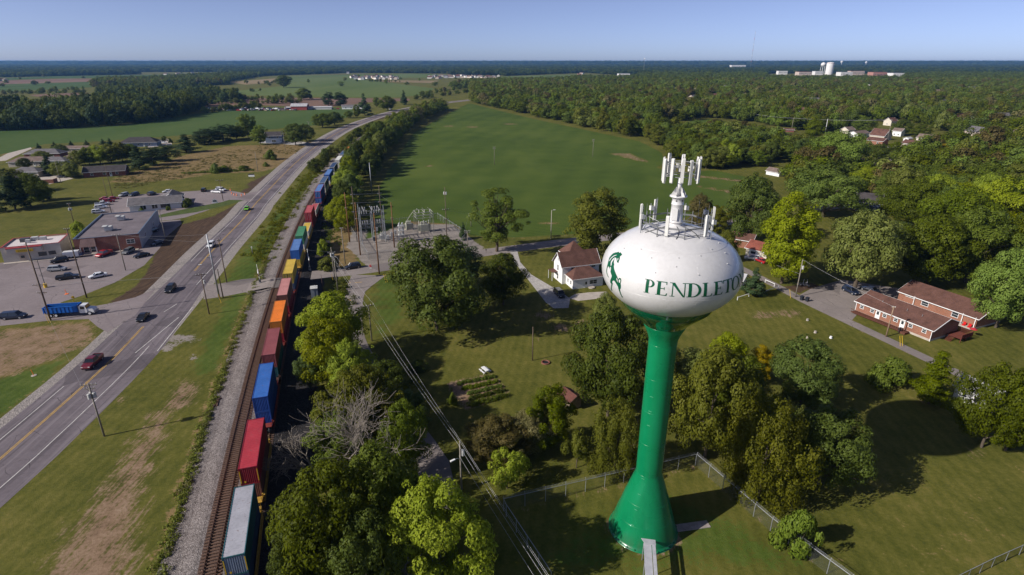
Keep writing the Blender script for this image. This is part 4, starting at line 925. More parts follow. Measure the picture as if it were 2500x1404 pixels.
def vehicle(kind, col, px, py, head, label, name=None, cat=None, z=.03, group=None, scale=1.0):
    """head: direction the nose points, as a second photo pixel on the ground or an angle"""
    if kind not in CARS: CARS[kind] = car_proto(kind)
    P = CARS[kind]; g = G(px, py)
    if isinstance(head, tuple): q = G(*head); rz = math.atan2(q.y - g.y, q.x - g.x)
    else: rz = head
    nm = name or {'sedan': 'car', 'suv': 'suv', 'van': 'minivan', 'pickup': 'pickup_truck'}[kind]
    rt = empty(nm, (g.x, g.y, z), rz, label, cat or {'sedan': 'car', 'suv': 'car', 'van': 'van', 'pickup': 'pickup truck'}[kind], group)
    rt.scale = (scale,) * 3
    mk = {'paint': PC[col], 'glass': DARKGLASS, 'black': BLACKP}
    for k in ('body', 'windows', 'roof', 'trim', 'bed_lining', 'bed_rail'):
        if k in P: link(k, P[k][0], mk[P[k][1]], rt)
    ws, wm, rm = P['wheels']
    for w in ws: o = link('wheel', wm, TYRE, rt, w); link('rim', rm, RIM, o)
    for w in P['heads'][0]: link('headlight', P['heads'][1], LAMP, rt, w)
    for w in P['tails'][0]: link('tail_light', P['tails'][1], TAIL, rt, w)
    return rt
RD = lambda y: along(ROADC, y)[1]
GT, GL = 'vehicles on the highway', 'vehicles parked on the left lots'
vehicle('pickup', 'maroon', 228, 890, RD(105) + math.pi, 'maroon pickup truck with open bed driving on the highway', group=GT)
vehicle('sedan', 'black', 350, 779, RD(130) + math.pi, 'dark car on the highway at the turn into the car park', group=GT)
vehicle('suv', 'black', 417, 710, RD(150) + math.pi, 'black car on the highway by the crossing street', group=GT)
vehicle('suv', 'white', 516, 602, RD(185) + math.pi, 'white car on the highway beside the tall steel pole', group=GT)
vehicle('sedan', 'green', 603, 512, RD(240) + math.pi, 'lime green car on the highway', group=GT)
vehicle('sedan', 'silver', 752, 352, R(20), 'silver car leaving the forecourt onto the far highway', group=GT)
vehicle('van', 'navy', 36, 777, (90, 773), 'dark blue minivan behind the blue dump truck')
vehicle('suv', 'silver', 141, 661, (170, 659), 'grey hatchback parked in front of the low white store', group=GL)
vehicle('pickup', 'black', 167, 681, (200, 677), 'black pickup truck parked in the middle of the front lot', group=GL)
vehicle('sedan', 'white', 240, 677, (215, 682), 'white sedan parked at the edge of the front lot', group=GL)
vehicle('suv', 'black', 146, 640, (130, 643), 'dark car parked close to the low white store front', group=GL)
vehicle('pickup', 'red', 255, 624, (245, 628), 'dark red pickup parked at the brick building entrance', group=GL)
vehicle('suv', 'grey', 314, 618, (306, 622), 'grey car parked against the brick wall', group=GL)
vehicle('sedan', 'black', 346, 627, (330, 631), 'black car parked at the corner of the brown soil', group=GL)
vehicle('sedan', 'navy', 384, 597, (372, 601), 'dark car parked in the shade beside the brick building', group=GL)
vehicle('suv', 'black', 372, 568, (364, 571), 'black car in the shade along the brick building side wall', group=GL)
vehicle('sedan', 'grey', 374, 549, (366, 551), 'dark car at the far end of the shaded side lot', group=GL)
for k, (x, y, c, kd, lb) in enumerate(((241, 520, 'white', 'suv', 'white car nearest the brick building in the row by the lawn'), (247, 509, 'white', 'suv', 'white car second in the row by the lawn'), (251, 501, 'white', 'pickup', 'white pickup third in the row by the lawn'), (266, 494, 'red', 'suv', 'red car fourth in the row by the lawn'),
                                   (258, 488, 'red', 'sedan', 'red car fifth in the row by the lawn'), (277, 487, 'red', 'sedan', 'red car at the far end of the row by the lawn'))): vehicle(kd, c, x, y, (x + 30, y - 3), lb, group=GL)
vehicle('suv', 'silver', 303, 479, (295, 481), 'silver car on the left behind the long grey-roofed building', group=GL)
vehicle('suv', 'navy', 328, 478, (320, 480), 'navy car behind the long grey-roofed building', group=GL)
vehicle('suv', 'black', 371, 476, (380, 473), 'black car behind the middle of the long grey-roofed building', group=GL)
vehicle('sedan', 'white', 410, 470, (400, 471), 'white car behind the right end of the long grey-roofed building', group=GL)
vehicle('suv', 'black', 498, 467, (502, 463), 'black car at the edge of the lawn by the roadworks', group=GL)
vehicle('pickup', 'white', 530, 471, (500, 469), 'white pickup truck parked by the roadworks', group=GL)
vehicle('van', 'white', 540, 466, (560, 468), 'white van behind the white pickup at the roadworks', group=GL)
vehicle('suv', 'black', 862, 655, (845, 658), 'black SUV waiting on the street beside the substation')
vehicle('suv', 'black', 1366, 722, (1380, 735), 'black SUV on the gravel drive of the white farmhouse')
vehicle('suv', 'navy', 2076, 715, (2100, 726), 'dark blue SUV parked in the court of the brick apartments')
vehicle('sedan', 'black', 2122, 711, (2105, 706), 'black car parked behind the brick apartment block')
vehicle('suv', 'white', 1836, 634, (1820, 632), 'white car in front of the pale garage with red roof')
vehicle('sedan', 'red', 1856, 640, (1846, 636), 'red car half hidden beside the bright yellow-green tree')
vehicle('suv', 'blue', 2082, 513, (2070, 511), 'blue car on the drive of the blue house among the trees')
vehicle('suv', 'white', 668, 344, (668, 352), 'white car under the porch of the blue roadside house')
vehicle('van', 'white', 953, 268, RD(720), 'white box van on the far bend of the highway', group=GT)
for k, (x, y, c) in enumerate(((766, 268, 'black'), (795, 267, 'maroon'), (812, 267, 'grey'), (826, 267, 'red'), (842, 266, 'white'), (862, 265, 'black'))):
    vehicle('suv', c, x, y, (x + 12, y), c + ' car parked in the row beside the pale sheds of the red barn', group='cars by the far sheds')
for k, (x, y, c) in enumerate(((389, 345, 'silver'), (400, 350, 'white'), (414, 356, 'grey'), (152, 434, 'black'))):
    vehicle('sedan', c, x, y, (x + 12, y), c + ' car parked among the dark-roofed bungalows on the left', group='cars by the bungalows')

# dump truck
def dump_truck():
    g = G(176, 769); q = G(236, 765); rz = math.atan2(q.y - g.y, q.x - g.x)
    rt = empty('dump_truck', (g.x, g.y, .03), rz, 'white-cabbed dump truck with long bright blue box leaving the car park', 'dump truck')
    TB = M('truck_blue', (.012, .12, .46), .45, .2, 1.2); TWh = PC['white']
    m = MB(); m.box((-1.6, 0, 1.18), (7.6, 2.4, .12))
    for s_ in (-1, 1):
        m.box((-1.6, s_ * 1.2, 1.95), (7.6, .1, 1.5)); m.box((-1.6, s_ * 1.22, 2.72), (7.7, .18, .12))
        for k in range(9): m.box((-5.2 + k * .9, s_ * 1.28, 1.92), (.12, .1, 1.4))
    m.box((2.2, 0, 2.05), (.12, 2.4, 1.7)); m.box((-5.4, 0, 1.95), (.12, 2.4, 1.5)); m.build('dump_box', TB, rt)
    MB().box((-1.6, 0, 1.42), (7.3, 2.2, .35)).build('load', M('scrap_load', (.10, .07, .06), .9, .5, 2.5), rt)
    m = MB().side([(2.45, .75), (4.1, .75), (4.1, 1.75), (3.85, 2.6), (2.6, 2.65), (2.45, 2.5)], -1.08, 1.08); m.build('cab', TWh, rt)
    MB().side([(4.1, .7), (5.55, .7), (5.62, 1.35), (5.35, 1.6), (4.1, 1.78)], -.98, .98).build('bonnet', TWh, rt)
    m = MB().add([(4.12, -.98, 1.8), (4.12, .98, 1.8), (3.90, .9, 2.52), (3.90, -.9, 2.52)], [(0, 1, 2, 3)]); m.build('windscreen', DARKGLASS, rt)
    for s_ in (-1, 1): MB().box((3.25, s_ * 1.085, 2.08), (.95, .02, .62)).build('side_window', DARKGLASS, rt)
    MB().box((-.2, 0, .78), (10.2, .9, .3)).build('chassis', BLACKP, rt); MB().box((5.66, 0, .72), (.2, 2.1, .35)).build('bumper', STEEL, rt)
    MB().cyl((2.3, -.95, .9), (2.3, -.95, 3.0), .07, None, 8).build('exhaust', STEEL, rt)
    wm = MB().cyl((0, -.16, 0), (0, .16, 0), .52, None, 20).mesh('wheel'); rm = MB().cyl((0, -.17, 0), (0, .17, 0), .3, None, 12).mesh('rim')
    for x in (4.6, -2.9, -4.15):
        for s_ in (-1, 1): o = link('wheel', wm, TYRE, rt, (x, s_ * .98, .52)); link('rim', rm, M('white_rim', (.62, .62, .62), .4), o)
    for s_ in (-1, 1): MB().box((5.6, s_ * .72, 1.15), (.1, .34, .26)).build('headlight', LAMP, rt)
dump_truck()
def trailer():
    g = G(177, 629); rt = empty('box_trailer', (g.x, g.y, .03), R(22), 'white trailer parked between the store and the brick building', 'trailer')
    MB().box((0, 0, 1.35), (4.2, 2.0, 1.7)).build('box', PC['white'], rt); MB().box((2.6, 0, .55), (1.4, .12, .1)).build('tongue', BLACKP, rt)
    MB().box((2.5, 0, .95), (1.1, 1.7, .7)).build('cab', PC['blue'], rt)
    for x in (-.5, .5):
        for s_ in (-1, 1): MB().cyl((x, s_ * 1.0 - .1, .34), (x, s_ * 1.0 + .1, .34), .34, None, 14).build('wheel', TYRE, rt)
trailer()

# ------------------------------------------------------------------ buildings
BR = brick('red_brick', (.26, .085, .055), (.30, .24, .20)); BR2 = brick('orange_brick', (.27, .105, .062), (.30, .22, .17)); BRD = brick('dark_brick', (.20, .06, .045), (.22, .17, .15))
SW = siding('white_siding', (.80, .80, .79)); SB = siding('blue_siding', (.22, .27, .38)); SNB = siding('navy_siding', (.05, .07, .12)); ST = siding('tan_siding', (.55, .48, .40)); SC_ = siding('cream_siding', (.66, .60, .50))
RBR = shingle('brown_shingle', (.115, .058, .045)); RGR = shingle('grey_shingle', (.135, .125, .13)); RDK = shingle('dark_shingle', (.060, .053, .055)); RRD = shingle('red_shingle', (.22, .07, .05)); RPL = shingle('pale_shingle', (.40, .39, .40)); RTN = shingle('tan_shingle', (.17, .125, .105))
TRIM = M('trim_white', (.78, .78, .77), .5, .05); DOORW = M('door_white', (.75, .75, .74), .4, .04)
def face(side, Lh, Wh):
    return {'s': (Vector((1, 0, 0)), Vector((0, -1, 0)), Vector((0, -Wh, 0))), 'n': (Vector((-1, 0, 0)), Vector((0, 1, 0)), Vector((0, Wh, 0))),
            'e': (Vector((0, 1, 0)), Vector((1, 0, 0)), Vector((Lh, 0, 0))), 'w': (Vector((0, -1, 0)), Vector((-1, 0, 0)), Vector((-Lh, 0, 0)))}[side]
def window(rt, Lh, Wh, side, u, z, w, h, frame=TRIM, name='window', pane=GLASS, bars=1):
    t, n, o = face(side, Lh, Wh); c = o + t * u + Vector((0, 0, z)); rz = math.atan2(t.y, t.x); q = c + n * .03
    m = MB(); f = .09
    m.box((0, 0, h / 2), (w + f * 2, .07, f)).box((0, 0, -h / 2), (w + f * 2 + .06, .12, f)).box((-w / 2 - f / 2, 0, 0), (f, .07, h)).box((w / 2 + f / 2, 0, 0), (f, .07, h))
    if bars: m.box((0, 0, 0), (w, .05, .05))
    if w > 1.6: m.box((0, 0, 0), (.07, .06, h))
    fo = m.build(name, frame, rt, loc=q, rz=rz)
    MB().box((0, .0, 0), (w, .02, h)).build('pane', pane, fo); return fo
def door(rt, Lh, Wh, side, u, w=.95, h=2.1, z0=0.0, mat=None):
    t, n, o = face(side, Lh, Wh); c = o + t * u + Vector((0, 0, z0 + h / 2)); rz = math.atan2(t.y, t.x)
    d = MB().box((0, 0, 0), (w, .08, h)).box((0, -.0, 0), (w + .2, .05, h + .1)).build('door', mat or DOORW, rt, loc=c + n * .04, rz=rz)
    MB().box((0, -.05, .35), (w * .6, .03, .8)).build('door_glass', GLASS, d); return d
def house(loc, rz, L, Wd, hw, hr, wall, roof, label, hip=False, wins=(), doors=(), name='house', cat='house', group=None, ov=.45, found=0.0, chimney=None, root=None, trim=None):
    rt = root or empty(name, loc, rz, label, cat, group)
    if root: off = Vector(loc)
    l, w = L / 2, Wd / 2
    m = MB(); z0 = 0.0
    vs = [(-l, -w, z0), (l, -w, z0), (l, w, z0), (-l, w, z0), (-l, -w, hw), (l, -w, hw), (l, w, hw), (-l, w, hw)]; fs = [(0, 1, 5, 4), (1, 2, 6, 5), (2, 3, 7, 6), (3, 0, 4, 7), (3, 2, 1, 0)]
    if not hip: vs += [(-l, 0, hr), (l, 0, hr)]; fs += [(4, 5, 9, 8), (6, 7, 8, 9), (5, 6, 9), (7, 4, 8)]
    else: fs += [(4, 5, 6, 7)]
    m.add(vs, fs); m.build('wall', wall, rt)
    if found: MB().box((0, 0, found / 2), (L + .06, Wd + .06, found)).build('foundation', CONC, rt)
    m = MB(); sl = (hr - hw) / w; e = ov * sl; T = .14
    if not hip:
        m.slab([(-l - ov, -w - ov, hw - e + .06), (l + ov, -w - ov, hw - e + .06), (l + ov, 0, hr + .06), (-l - ov, 0, hr + .06)], T)
        m.slab([(l + ov, w + ov, hw - e + .06), (-l - ov, w + ov, hw - e + .06), (-l - ov, 0, hr + .06), (l + ov, 0, hr + .06)], T)
    else:
        k = max(0, l - w); a = [(-l - ov, -w - ov, hw), (l + ov, -w - ov, hw), (l + ov, w + ov, hw), (-l - ov, w + ov, hw), (-k, 0, hr), (k, 0, hr)]
        m.add(a, [(0, 1, 5, 4), (1, 2, 5), (2, 3, 4, 5), (3, 0, 4), (3, 2, 1, 0)])
    ro = m.build('roof', roof, rt)
    m = MB()
    for s_ in (-1, 1): m.box((0, s_ * (w + ov + .04), hw - (e if not hip else 0) - .02), (L + 2 * ov, .07, .18))
    if not hip:
        for sx in (-1, 1):
            for s_ in (-1, 1): m.bar((sx * (l + ov + .03), s_ * (w + ov), hw - e - .02), (sx * (l + ov + .03), 0, hr - .02), .14)
    else:
        for sx in (-1, 1): m.box((sx * (l + ov + .04), 0, hw - .02), (.07, Wd + 2 * ov, .18))
    m.build('fascia', trim or TRIM, rt)
    if chimney: MB().box((chimney[0], chimney[1], hr), (.6, .6, 1.4)).build('chimney', BRD, ro)
    for a in wins: window(rt, l, w, *a)
    for a in doors: door(rt, l, w, *a)
    return rt

# flat-roofed brick building
def flat_building(corner, rz, L, Wd, h, label, name, mats, cat='building'):
    u = Vector((math.cos(rz), math.sin(rz), 0)); v = Vector((-u.y, u.x, 0)); c = Vector((corner[0], corner[1], 0)) - u * L / 2 + v * Wd / 2
    rt = empty(name, c, rz, label, cat); l, w = L / 2, Wd / 2
    fr, sd_, rf, cop = mats
    MB().box((0, -w + .15, h / 2), (L, .3, h)).build('front_wall', fr, rt)
    MB().box((l - .15, .15, h / 2), (.3, Wd - .3, h)).build('side_wall', sd_, rt); MB().box((-l + .15, .15, h / 2), (.3, Wd - .3, h)).build('side_wall', sd_, rt)
    MB().box((0, w - .15, h / 2), (L - .6, .3, h)).build('rear_wall', sd_, rt)
    ro = MB().box((0, 0, h - .45), (L - .6, Wd - .6, .2)).build('roof', rf, rt)
    m = MB().box((0, -w + .15, h + .04), (L + .08, .38, .08)).box((0, w - .15, h + .04), (L + .08, .38, .08)).box((l - .15, 0, h + .04), (.38, Wd - .4, .08)).box((-l + .15, 0, h + .04), (.38, Wd - .4, .08))
    m.build('coping', cop, rt); return rt, ro, l, w
ROOFM = M('membrane_roof', (.165, .14, .15), .85, .22, .25, world=True); ROOFW = M('white_membrane_roof', (.60, .54, .53), .8, .12, .3, world=True)
UNIT = M('hvac_unit', (.50, .50, .48), .5, .12, 1.5)
rt, ro, l, w = flat_building((-125.4, 185.6), R(21), 18.6, 36, 5.2, 'red brick flat-roofed building with two rooftop air units and a shingled entrance canopy', 'brick_building', (BR, M('painted_block', (.40, .40, .42), .8, .1, .5), ROOFM, M('blue_coping', (.10, .14, .20), .5)))
for x, y in ((-1.2, -8.5), (-.4, 6)):
    u_ = MB().box((0, 0, .9), (2.2, 2.2, 1.4)).box((-.9, -.2, 1.75), (1.4, 2.4, .12)).build('air_unit', UNIT, ro, loc=(x, y, 4.85)); MB().box((1.7, .2, .3), (1.2, .3, .3)).build('duct', UNIT, u_)
m = MB().slab([(-7.2, -w - .1, 5.0), (-3.3, -w - .1, 5.0), (-2.9, -w - 1.7, 2.7), (-7.6, -w - 1.7, 2.7)], .2); m.build('entrance_canopy', shingle('canopy_shingle', (.16, .105, .10)), rt)
for x in (-7.4, -3.1): MB().box((x, -w - 1.55, 1.35), (.15, .15, 2.7)).build('canopy_post', TRIM, rt)
for x in (-6.2, -4.2): window(rt, l, w, 's', x, 1.3, 1.5, 2.0, TRIM)
window(rt, l, w, 's', 6.6, 2.9, 2.2, 1.5, TRIM); window(rt, l, w, 'e', -9, 2.6, 1.2, 1.4); window(rt, l, w, 'e', 6, 2.6, 1.2, 1.4)
MB().box((0, -w - .02, .25), (18.4, .06, .5)).build('base_band', BRD, rt)
MB().box((-.5, -w - .7, .08), (18, 1.3, .16)).build('walk', CONC, rt)
# low store with yellow sign
rt, ro, l, w = flat_building((-145.3, 176.4), R(22.5), 15.4, 11.5, 4.9, 'low cream store with white roof, red roof edge and a yellow sign', 'store', (M('cream_block', (.50, .46, .40), .85, .08), M('tan_block', (.50, .40, .28), .85, .12), ROOFW, M('red_coping', (.36, .05, .05), .5)))
MB().box((-1.4, -w - .55, 3.9), (9.0, 1.1, 1.5)).build('sign_fascia', M('cream_block', (.5, .46, .4)), rt); MB().box((-1.4, -w - .6, 4.72), (9.3, 1.3, .18)).build('fascia_trim', M('red_coping', (.36, .05, .05)), rt)
m = MB().box((0, 0, 0), (4.4, .16, .85)); sg = m.build('sign', YELLOW, rt, loc=(-1.3, -w - 1.2, 3.75))
tc = bpy.data.curves.new('sign_text', 'FONT'); tc.body = '$ Money Store'; tc.size = .56; tc.align_x = 'CENTER'; tc.align_y = 'CENTER'; tc.extrude = .01
to = bpy.data.objects.new('tmp_text', tc); COL.objects.link(to); dg = bpy.context.evaluated_depsgraph_get(); tm_ = bpy.data.meshes.new_from_object(to.evaluated_get(dg)); bpy.data.objects.remove(to); tm_.materials.clear()
x_ = link('sign_lettering', tm_, BLACKP, sg, (0, -.092, 0)); x_.rotation_euler = (math.pi / 2, 0, 0)
window(rt, l, w, 's', 2.6, 1.8, 2.0, 1.2, BLACKP, bars=0); window(rt, l, w, 's', 5.2, 1.9, 1.7, 1.1, BLACKP, bars=0); door(rt, l, w, 's', -2.6, 1.6, 2.3, 0, M('tan_door', (.42, .35, .29), .7))
for x, y, s_ in ((-3.2, 1.5, 1.8), (-.8, 2.2, 1.4), (1.6, 1.6, 1.3), (-1.8, -.8, .9)): MB().box((x, y, 5.1), (s_ * 1.3, s_, 1.1)).build('air_unit', UNIT if s_ < 1.5 else DKSTEEL, ro)
MB().box((0, -w - .9, .07), (15.2, 1.6, .14)).build('walk', CONC, rt)
# long grey-roofed office and its rear wing
c_ = Vector((-151.9, 240.1, 0)); u_ = Vector((math.cos(R(22.5)), math.sin(R(22.5)), 0)); v_ = Vector((-u_.y, u_.x, 0))
wn_ = [('s', u, 1.5, .7, 1.5, BLACKP) for u in (-5.2, -4.1, -.9, .2, 2.3, 3.2, 4.1, 5.0)]
house(c_ + v_ * 4.2, R(22.5), 19.2, 8.4, 2.8, 4.9, siding('office_white', (.72, .72, .71)), RGR, 'long low white office with grey shingle roof beside the lawn', wins=wn_, name='office_building', cat='building', ov=.6)
house(c_ + v_ * 13 + u_ * 4.8, R(22.5 + 90), 9.5, 8, 2.8, 4.9, siding('office_white2', (.70, .70, .69)), RGR, 'short grey-roofed rear wing standing behind the long white office', name='office_wing', cat='building', ov=.6)
# white farmhouse
fh = house((18.65, 156.9, 0), R(19), 11.5, 6.0, 5.5, 8.6, SW, RBR, 'white two-storey farmhouse with brown shingle roofs beside the gravel drive', name='farmhouse', wins=[('w', 0, 1.5, .75, 1.7), ('w', 0, 4.1, .75, 1.7), ('s', -2.4, 4.6, 1.2, 1.2), ('s', 3.9, 4.7, 1.1, 1.2), ('w', 0, 6.6, .5, .9)])
def addon(dx, dy, L, Wd, hw, hr, apex, wins, doors):
    l, w = L / 2, Wd / 2; r = empty('kitchen_wing' if dy < 0 else 'rear_block', (dx, dy, 0)); r.parent = fh
    MB().box((0, 0, hw / 2), (L, Wd, hw)).build('wing_wall', SW, r)
    k = apex; ov = .4; a = [(-l - ov, -w - ov, hw), (l + ov, -w - ov, hw), (l + ov, w + (ov if dy > 0 else 0), hw), (-l - ov, w + (ov if dy > 0 else 0), hw), (-k, 0 if dy > 0 else w * .7, hr), (k, 0 if dy > 0 else w * .7, hr)]
    MB().add(a, [(0, 1, 5, 4), (1, 2, 5), (2, 3, 4, 5), (3, 0, 4), (3, 2, 1, 0)]).build('wing_roof', RBR, r)
    MB().box((0, -w - ov - .03, hw - .04), (L + 2 * ov, .07, .18)).box((-l - ov - .03, 0, hw - .04), (.07, Wd + ov, .18)).build('wing_fascia', TRIM, r)
    for a in wins: window(r, l, w, *a)
    for a in doors: door(r, l, w, *a)
addon(.15, -5.3, 9.3, 4.6, 2.9, 5.0, 2.0, [('s', 1.6, 1.5, 2.2, 1.2), ('w', 1.0, 1.6, .6, 1.1), ('w', -.9, 1.6, .6, 1.1)], [('s', -.6,)])
addon(1.8, 6.2, 6.0, 6.2, 5.8, 9.6, .01, [], [])
MB().box((-6.6, 1.6, 2.7), (1.8, 3.0, .14)).build('porch_roof', RBR, fh)
for y in (.3, 3.0): MB().box((-7.4, y, 1.3), (.12, .12, 2.6)).build('porch_post', TRIM, fh)
MB().cyl((1.0, -8.3, 0), (1.0, -8.3, .3), .9, None, 14).build('porch_step', CONC, fh)
# brick apartment blocks
AW = []; ws_ = [-.42, -.27, -.10, .05, .24, .41]
a1 = house((95.2, 126.7, 0), R(-65.4), 18.3, 9.8, 3.0, 4.9, BR2, RBR, 'orange brick apartment block with brown shingle roof nearest the driveway', name='apartment_block', cat='apartment block', ov=.5, found=.5, wins=[('s', u * 18.3, 1.9, .8, .85) for u in ws_], doors=[('s', -.19 * 18.3, .95, 2.0, .55), ('s', .14 * 18.3, .95, 2.0, .55)])
MB().box((-2.2, -6.0, .45), (13.5, 1.9, .1)).build('walkway_deck', wood('deck_wood', (.14, .06, .04)), a1)
m = MB(); DW = bpy.data.materials['deck_wood']
for x in np.arange(-8.8, 4.6, .45): m.box((x, -6.9, .85), (.05, .05, .8))
m.box((-2.2, -6.9, 1.28), (13.6, .08, .08)); m.build('deck_railing', DW, a1)
for s_ in (-1, 1): MB().box((s_ * 9.15, -4.96, 1.5), (.12, .1, 3.0)).build('downpipe', TRIM, a1)
MB().box((4.1, -6.2, .3), (1.3, 1.6, .5)).build('deck_steps', DW, a1)
for x in (-4.5, 1.5, 5): MB().cyl((x, -2.5, 3.7), (x, -2.5, 4.6), .05, None, 6).build('vent_pipe', STEEL, a1)
a2 = house((110.2, 133.2, 0), R(-66.3), 18.8, 10, 3.0, 5.1, BR2, RBR, 'orange brick apartment block standing behind the first one under the trees', name='apartment_block', cat='apartment block', ov=.5, found=.4, wins=[('s', -2.6, 1.9, 1.6, 1.1), ('s', 4.6, 1.9, 1.4, 1.3), ('s', -6.5, 2.4, 2.0, .4)])
for x in (-5.2, 6.4, 9.2): MB().box((x, -5.3, 1.5), (.15, .15, 3.0)).build('porch_post', TRIM, a2)
MB().box((0, -5.7, .2), (18.6, 1.4, .4)).build('porch_slab', CONC, a2)
for x in (7.4, 8.6):
    c_ = a2.matrix_basis @ Vector((x, -5.9, .4)); tag(MB().box((0, 0, .22), (.6, .6, .08)).box((0, .3, .55), (.6, .08, .6)).box((0, 0, .1), (.5, .5, .2)).build('porch_chair', RED, None, loc=c_, rz=R(-66)), 'red porch chair %s on the rear apartment porch' % ('next to the wall' if x < 8 else 'at the end'), 'chair')
# timber deck at the gable end
c_ = a1.matrix_basis @ Vector((10.9, 2.6, 0)); dk = empty('timber_deck', c_, R(-65.4), 'reddish brown timber deck with steps at the end of the brick apartments', 'deck'); DW2 = wood('red_deck_wood', (.16, .05, .035))
for k in range(20): MB().box((0, -2.0 + k * .21, .9), (3.2, .19, .05)).build('board', DW2, dk)
m = MB()
for x in np.arange(-1.55, 1.6, .16): m.box((x, 2.15, 1.4), (.05, .05, .95))
for y in np.arange(-2, 2.2, .16): m.box((1.6, y, 1.4), (.05, .05, .95))
m.box((0, 2.15, 1.9), (3.3, .1, .08)).box((1.6, 0, 1.9), (.1, 4.3, .08)); m.build('railing', DW2, dk)
for x in (-1.5, 1.5):
    for y in (-2, 0, 2): MB().box((x, y, .45), (.12, .12, .9)).build('post', DW2, dk)
for k in range(5): MB().box((-.3 + .0, -2.3 - k * .27, .78 - k * .17), (1.3, .27, .05)).build('step', DW2, dk)
# garage, sheds, small houses
house((81.2, 178.3, 0), R(-48.6), 7.0, 6.4, 2.7, 4.6, SC_, RRD, 'cream garage with red shingle roof right of the water tank', name='garage', cat='garage', doors=[('s', -1, 2.6, 2.1, 0, TRIM)])
house((147.0, 320.5, 0), R(-62), 8.5, 5.5, 2.3, 3.9, SW, RTN, 'small white shed with brown roof at the edge of the bean field', name='shed', cat='shed', wins=[])
house((10.7, 90.6, 0), R(-58), 3.2, 2.6, 2.1, 2.9, wood('shed_wood', (.24, .19, .14)), shingle('rust_roof', (.11, .045, .035)), 'small brown garden shed with rust red roof beside the dark tree', name='garden_shed', cat='shed', ov=.3, trim=RUST)
house((86.9, 91.5, 0), R(-60), 6.5, 5.0, 2.9, 4.2, SW, RPL, 'white cottage with pale grey roof behind the right-hand trees', name='cottage', wins=[('s', .5, 1.5, .9, 1.0, M('dark_frame', (.05, .03, .04), .5)), ('s', -1.6, 1.5, .7, .9)])
def at(px, py): g = G(px, py); return (g.x, g.y, 0)
house(at(2116, 512), R(-28), 9, 7.5, 4.0, 7.2, SNB, RDK, 'navy house with white gable trim among the right-hand trees', wins=[('w', 0, 4.6, .9, 1.5), ('s', 0, 1.6, 1.0, 1.2)])
house(at(1812, 600), R(-35), 7, 5, 3.0, 4.6, BR2, RBR, 'small brick house half hidden right of the white tank')
house(at(1790, 690), R(-40), 6, 4, 2.2, 3.4, SW, RPL, 'low white shed just right of the white tank lettering', name='shed', cat='shed')
house(at(1850, 291), R(-10), 12, 8, 4, 6.5, SC_, RGR, 'pale gabled house at the edge of the wood beyond the bean field')
house(at(1925, 322), R(-14), 8, 5, 2.2, 3.2, BRD, RBR, 'low brown shed beside the pole in the distant clearing', name='shed', cat='shed')
RH = [(2095, 334, 16, 8, 3.2, 5, SW, RTN, 'long low white house at the left of the distant clearing'), (2148, 340, 12, 10, 3.5, 8.2, ST, RBR, 'tall tan gabled house in the middle of the distant clearing'), (2140, 352, 12, 8, 3.0, 5.0, BR2, RBR, 'orange brick bungalow in front of the tan gabled house'),
      (2192, 332, 7, 6, 4.5, 6.5, SW, RTN, 'narrow white house right of the tan gabled house'), (2228, 360, 12, 9, 3.0, 5.2, ST, RBR, 'low tan bungalow beside the pale two-storey house'), (2262, 353, 12, 9, 5.0, 7.6, SC_, RTN, 'pale two-storey house with brown roof at the right of the clearing'),
      (2172, 306, 9, 8, 4.5, 7.5, SC_, RBR, 'cream house with peaked porch behind the distant clearing'), (2068, 325, 9, 8, 3.2, 5.5, SC_, RTN, 'cream gabled house at the left end of the clearing'), (2215, 345, 5, 4, 2.5, 3.4, SW, RPL, 'tiny white outbuilding between two houses of the clearing'),
      (2122, 416, 14, 9, 3.2, 6.2, ST, RTN, 'brown-roofed ranch house sunk among the trees'), (2155, 412, 9, 8, 3.0, 5.2, ST, RTN, 'tan-roofed wing beside the brown-roofed ranch house'), (1988, 452, 6, 4, 2.6, 3.6, SW, RPL, 'white shed glimpsed between the spreading trees'), (2385, 304, 9, 7, 3.5, 5, SB, RPL, 'grey-blue roofed house by the white pole in the right woods'), (2215, 592, 6, 5, 2.6, 4, ST, RTN, 'tan house corner showing between the big trees')]
for x, y, L, W_, hw, hr, wl_, rf, lb in RH: house(at(x, y), R(random.choice((-62, 28, -58, 25))), L, W_, hw, hr, wl_, rf, lb, wins=[('s', -L * .25, 1.5, 1.0, 1.1), ('s', L * .2, 1.5, 1.0, 1.1), ('w', 0, 1.5, 1.0, 1.1)])
# dark-roofed bungalows on the left
LB = [(262, 428, 24, 10, 3, 5.8, BRD, RDK, 20, 'nearest dark-roofed brick bungalow with white porch, by the dry meadow'), (52, 452, 16, 9, 3, 5.2, BRD, RDK, 8, 'dark-roofed bungalow nearest the left edge conifers'), (74, 430, 18, 10, 3, 5.4, ST, RGR, 5, 'grey-roofed bungalow behind the left edge conifers'), (140, 402, 18, 10, 3, 5.2, SW, RGR, 5, 'grey-roofed bungalow with white gable in the middle of the left estate'),
      (182, 396, 14, 9, 3, 5.2, SW, RTN, 5, 'brown-roofed bungalow beside the white gabled one'), (82, 404, 26, 11, 3, 5.8, ST, RTN, 12, 'long tan-roofed bungalow beside the concrete drive'), (115, 384, 26, 11, 3, 6, BRD, RGR, 8, 'long grey-roofed bungalow behind the estate trees'), (190, 372, 30, 10, 3, 5, ST, RTN, 4, 'long tan-roofed row at the back of the left estate'),
      (345, 356, 30, 13, 3, 7, SB, RDK, 15, 'large dark-roofed house at the edge of the crop field')]
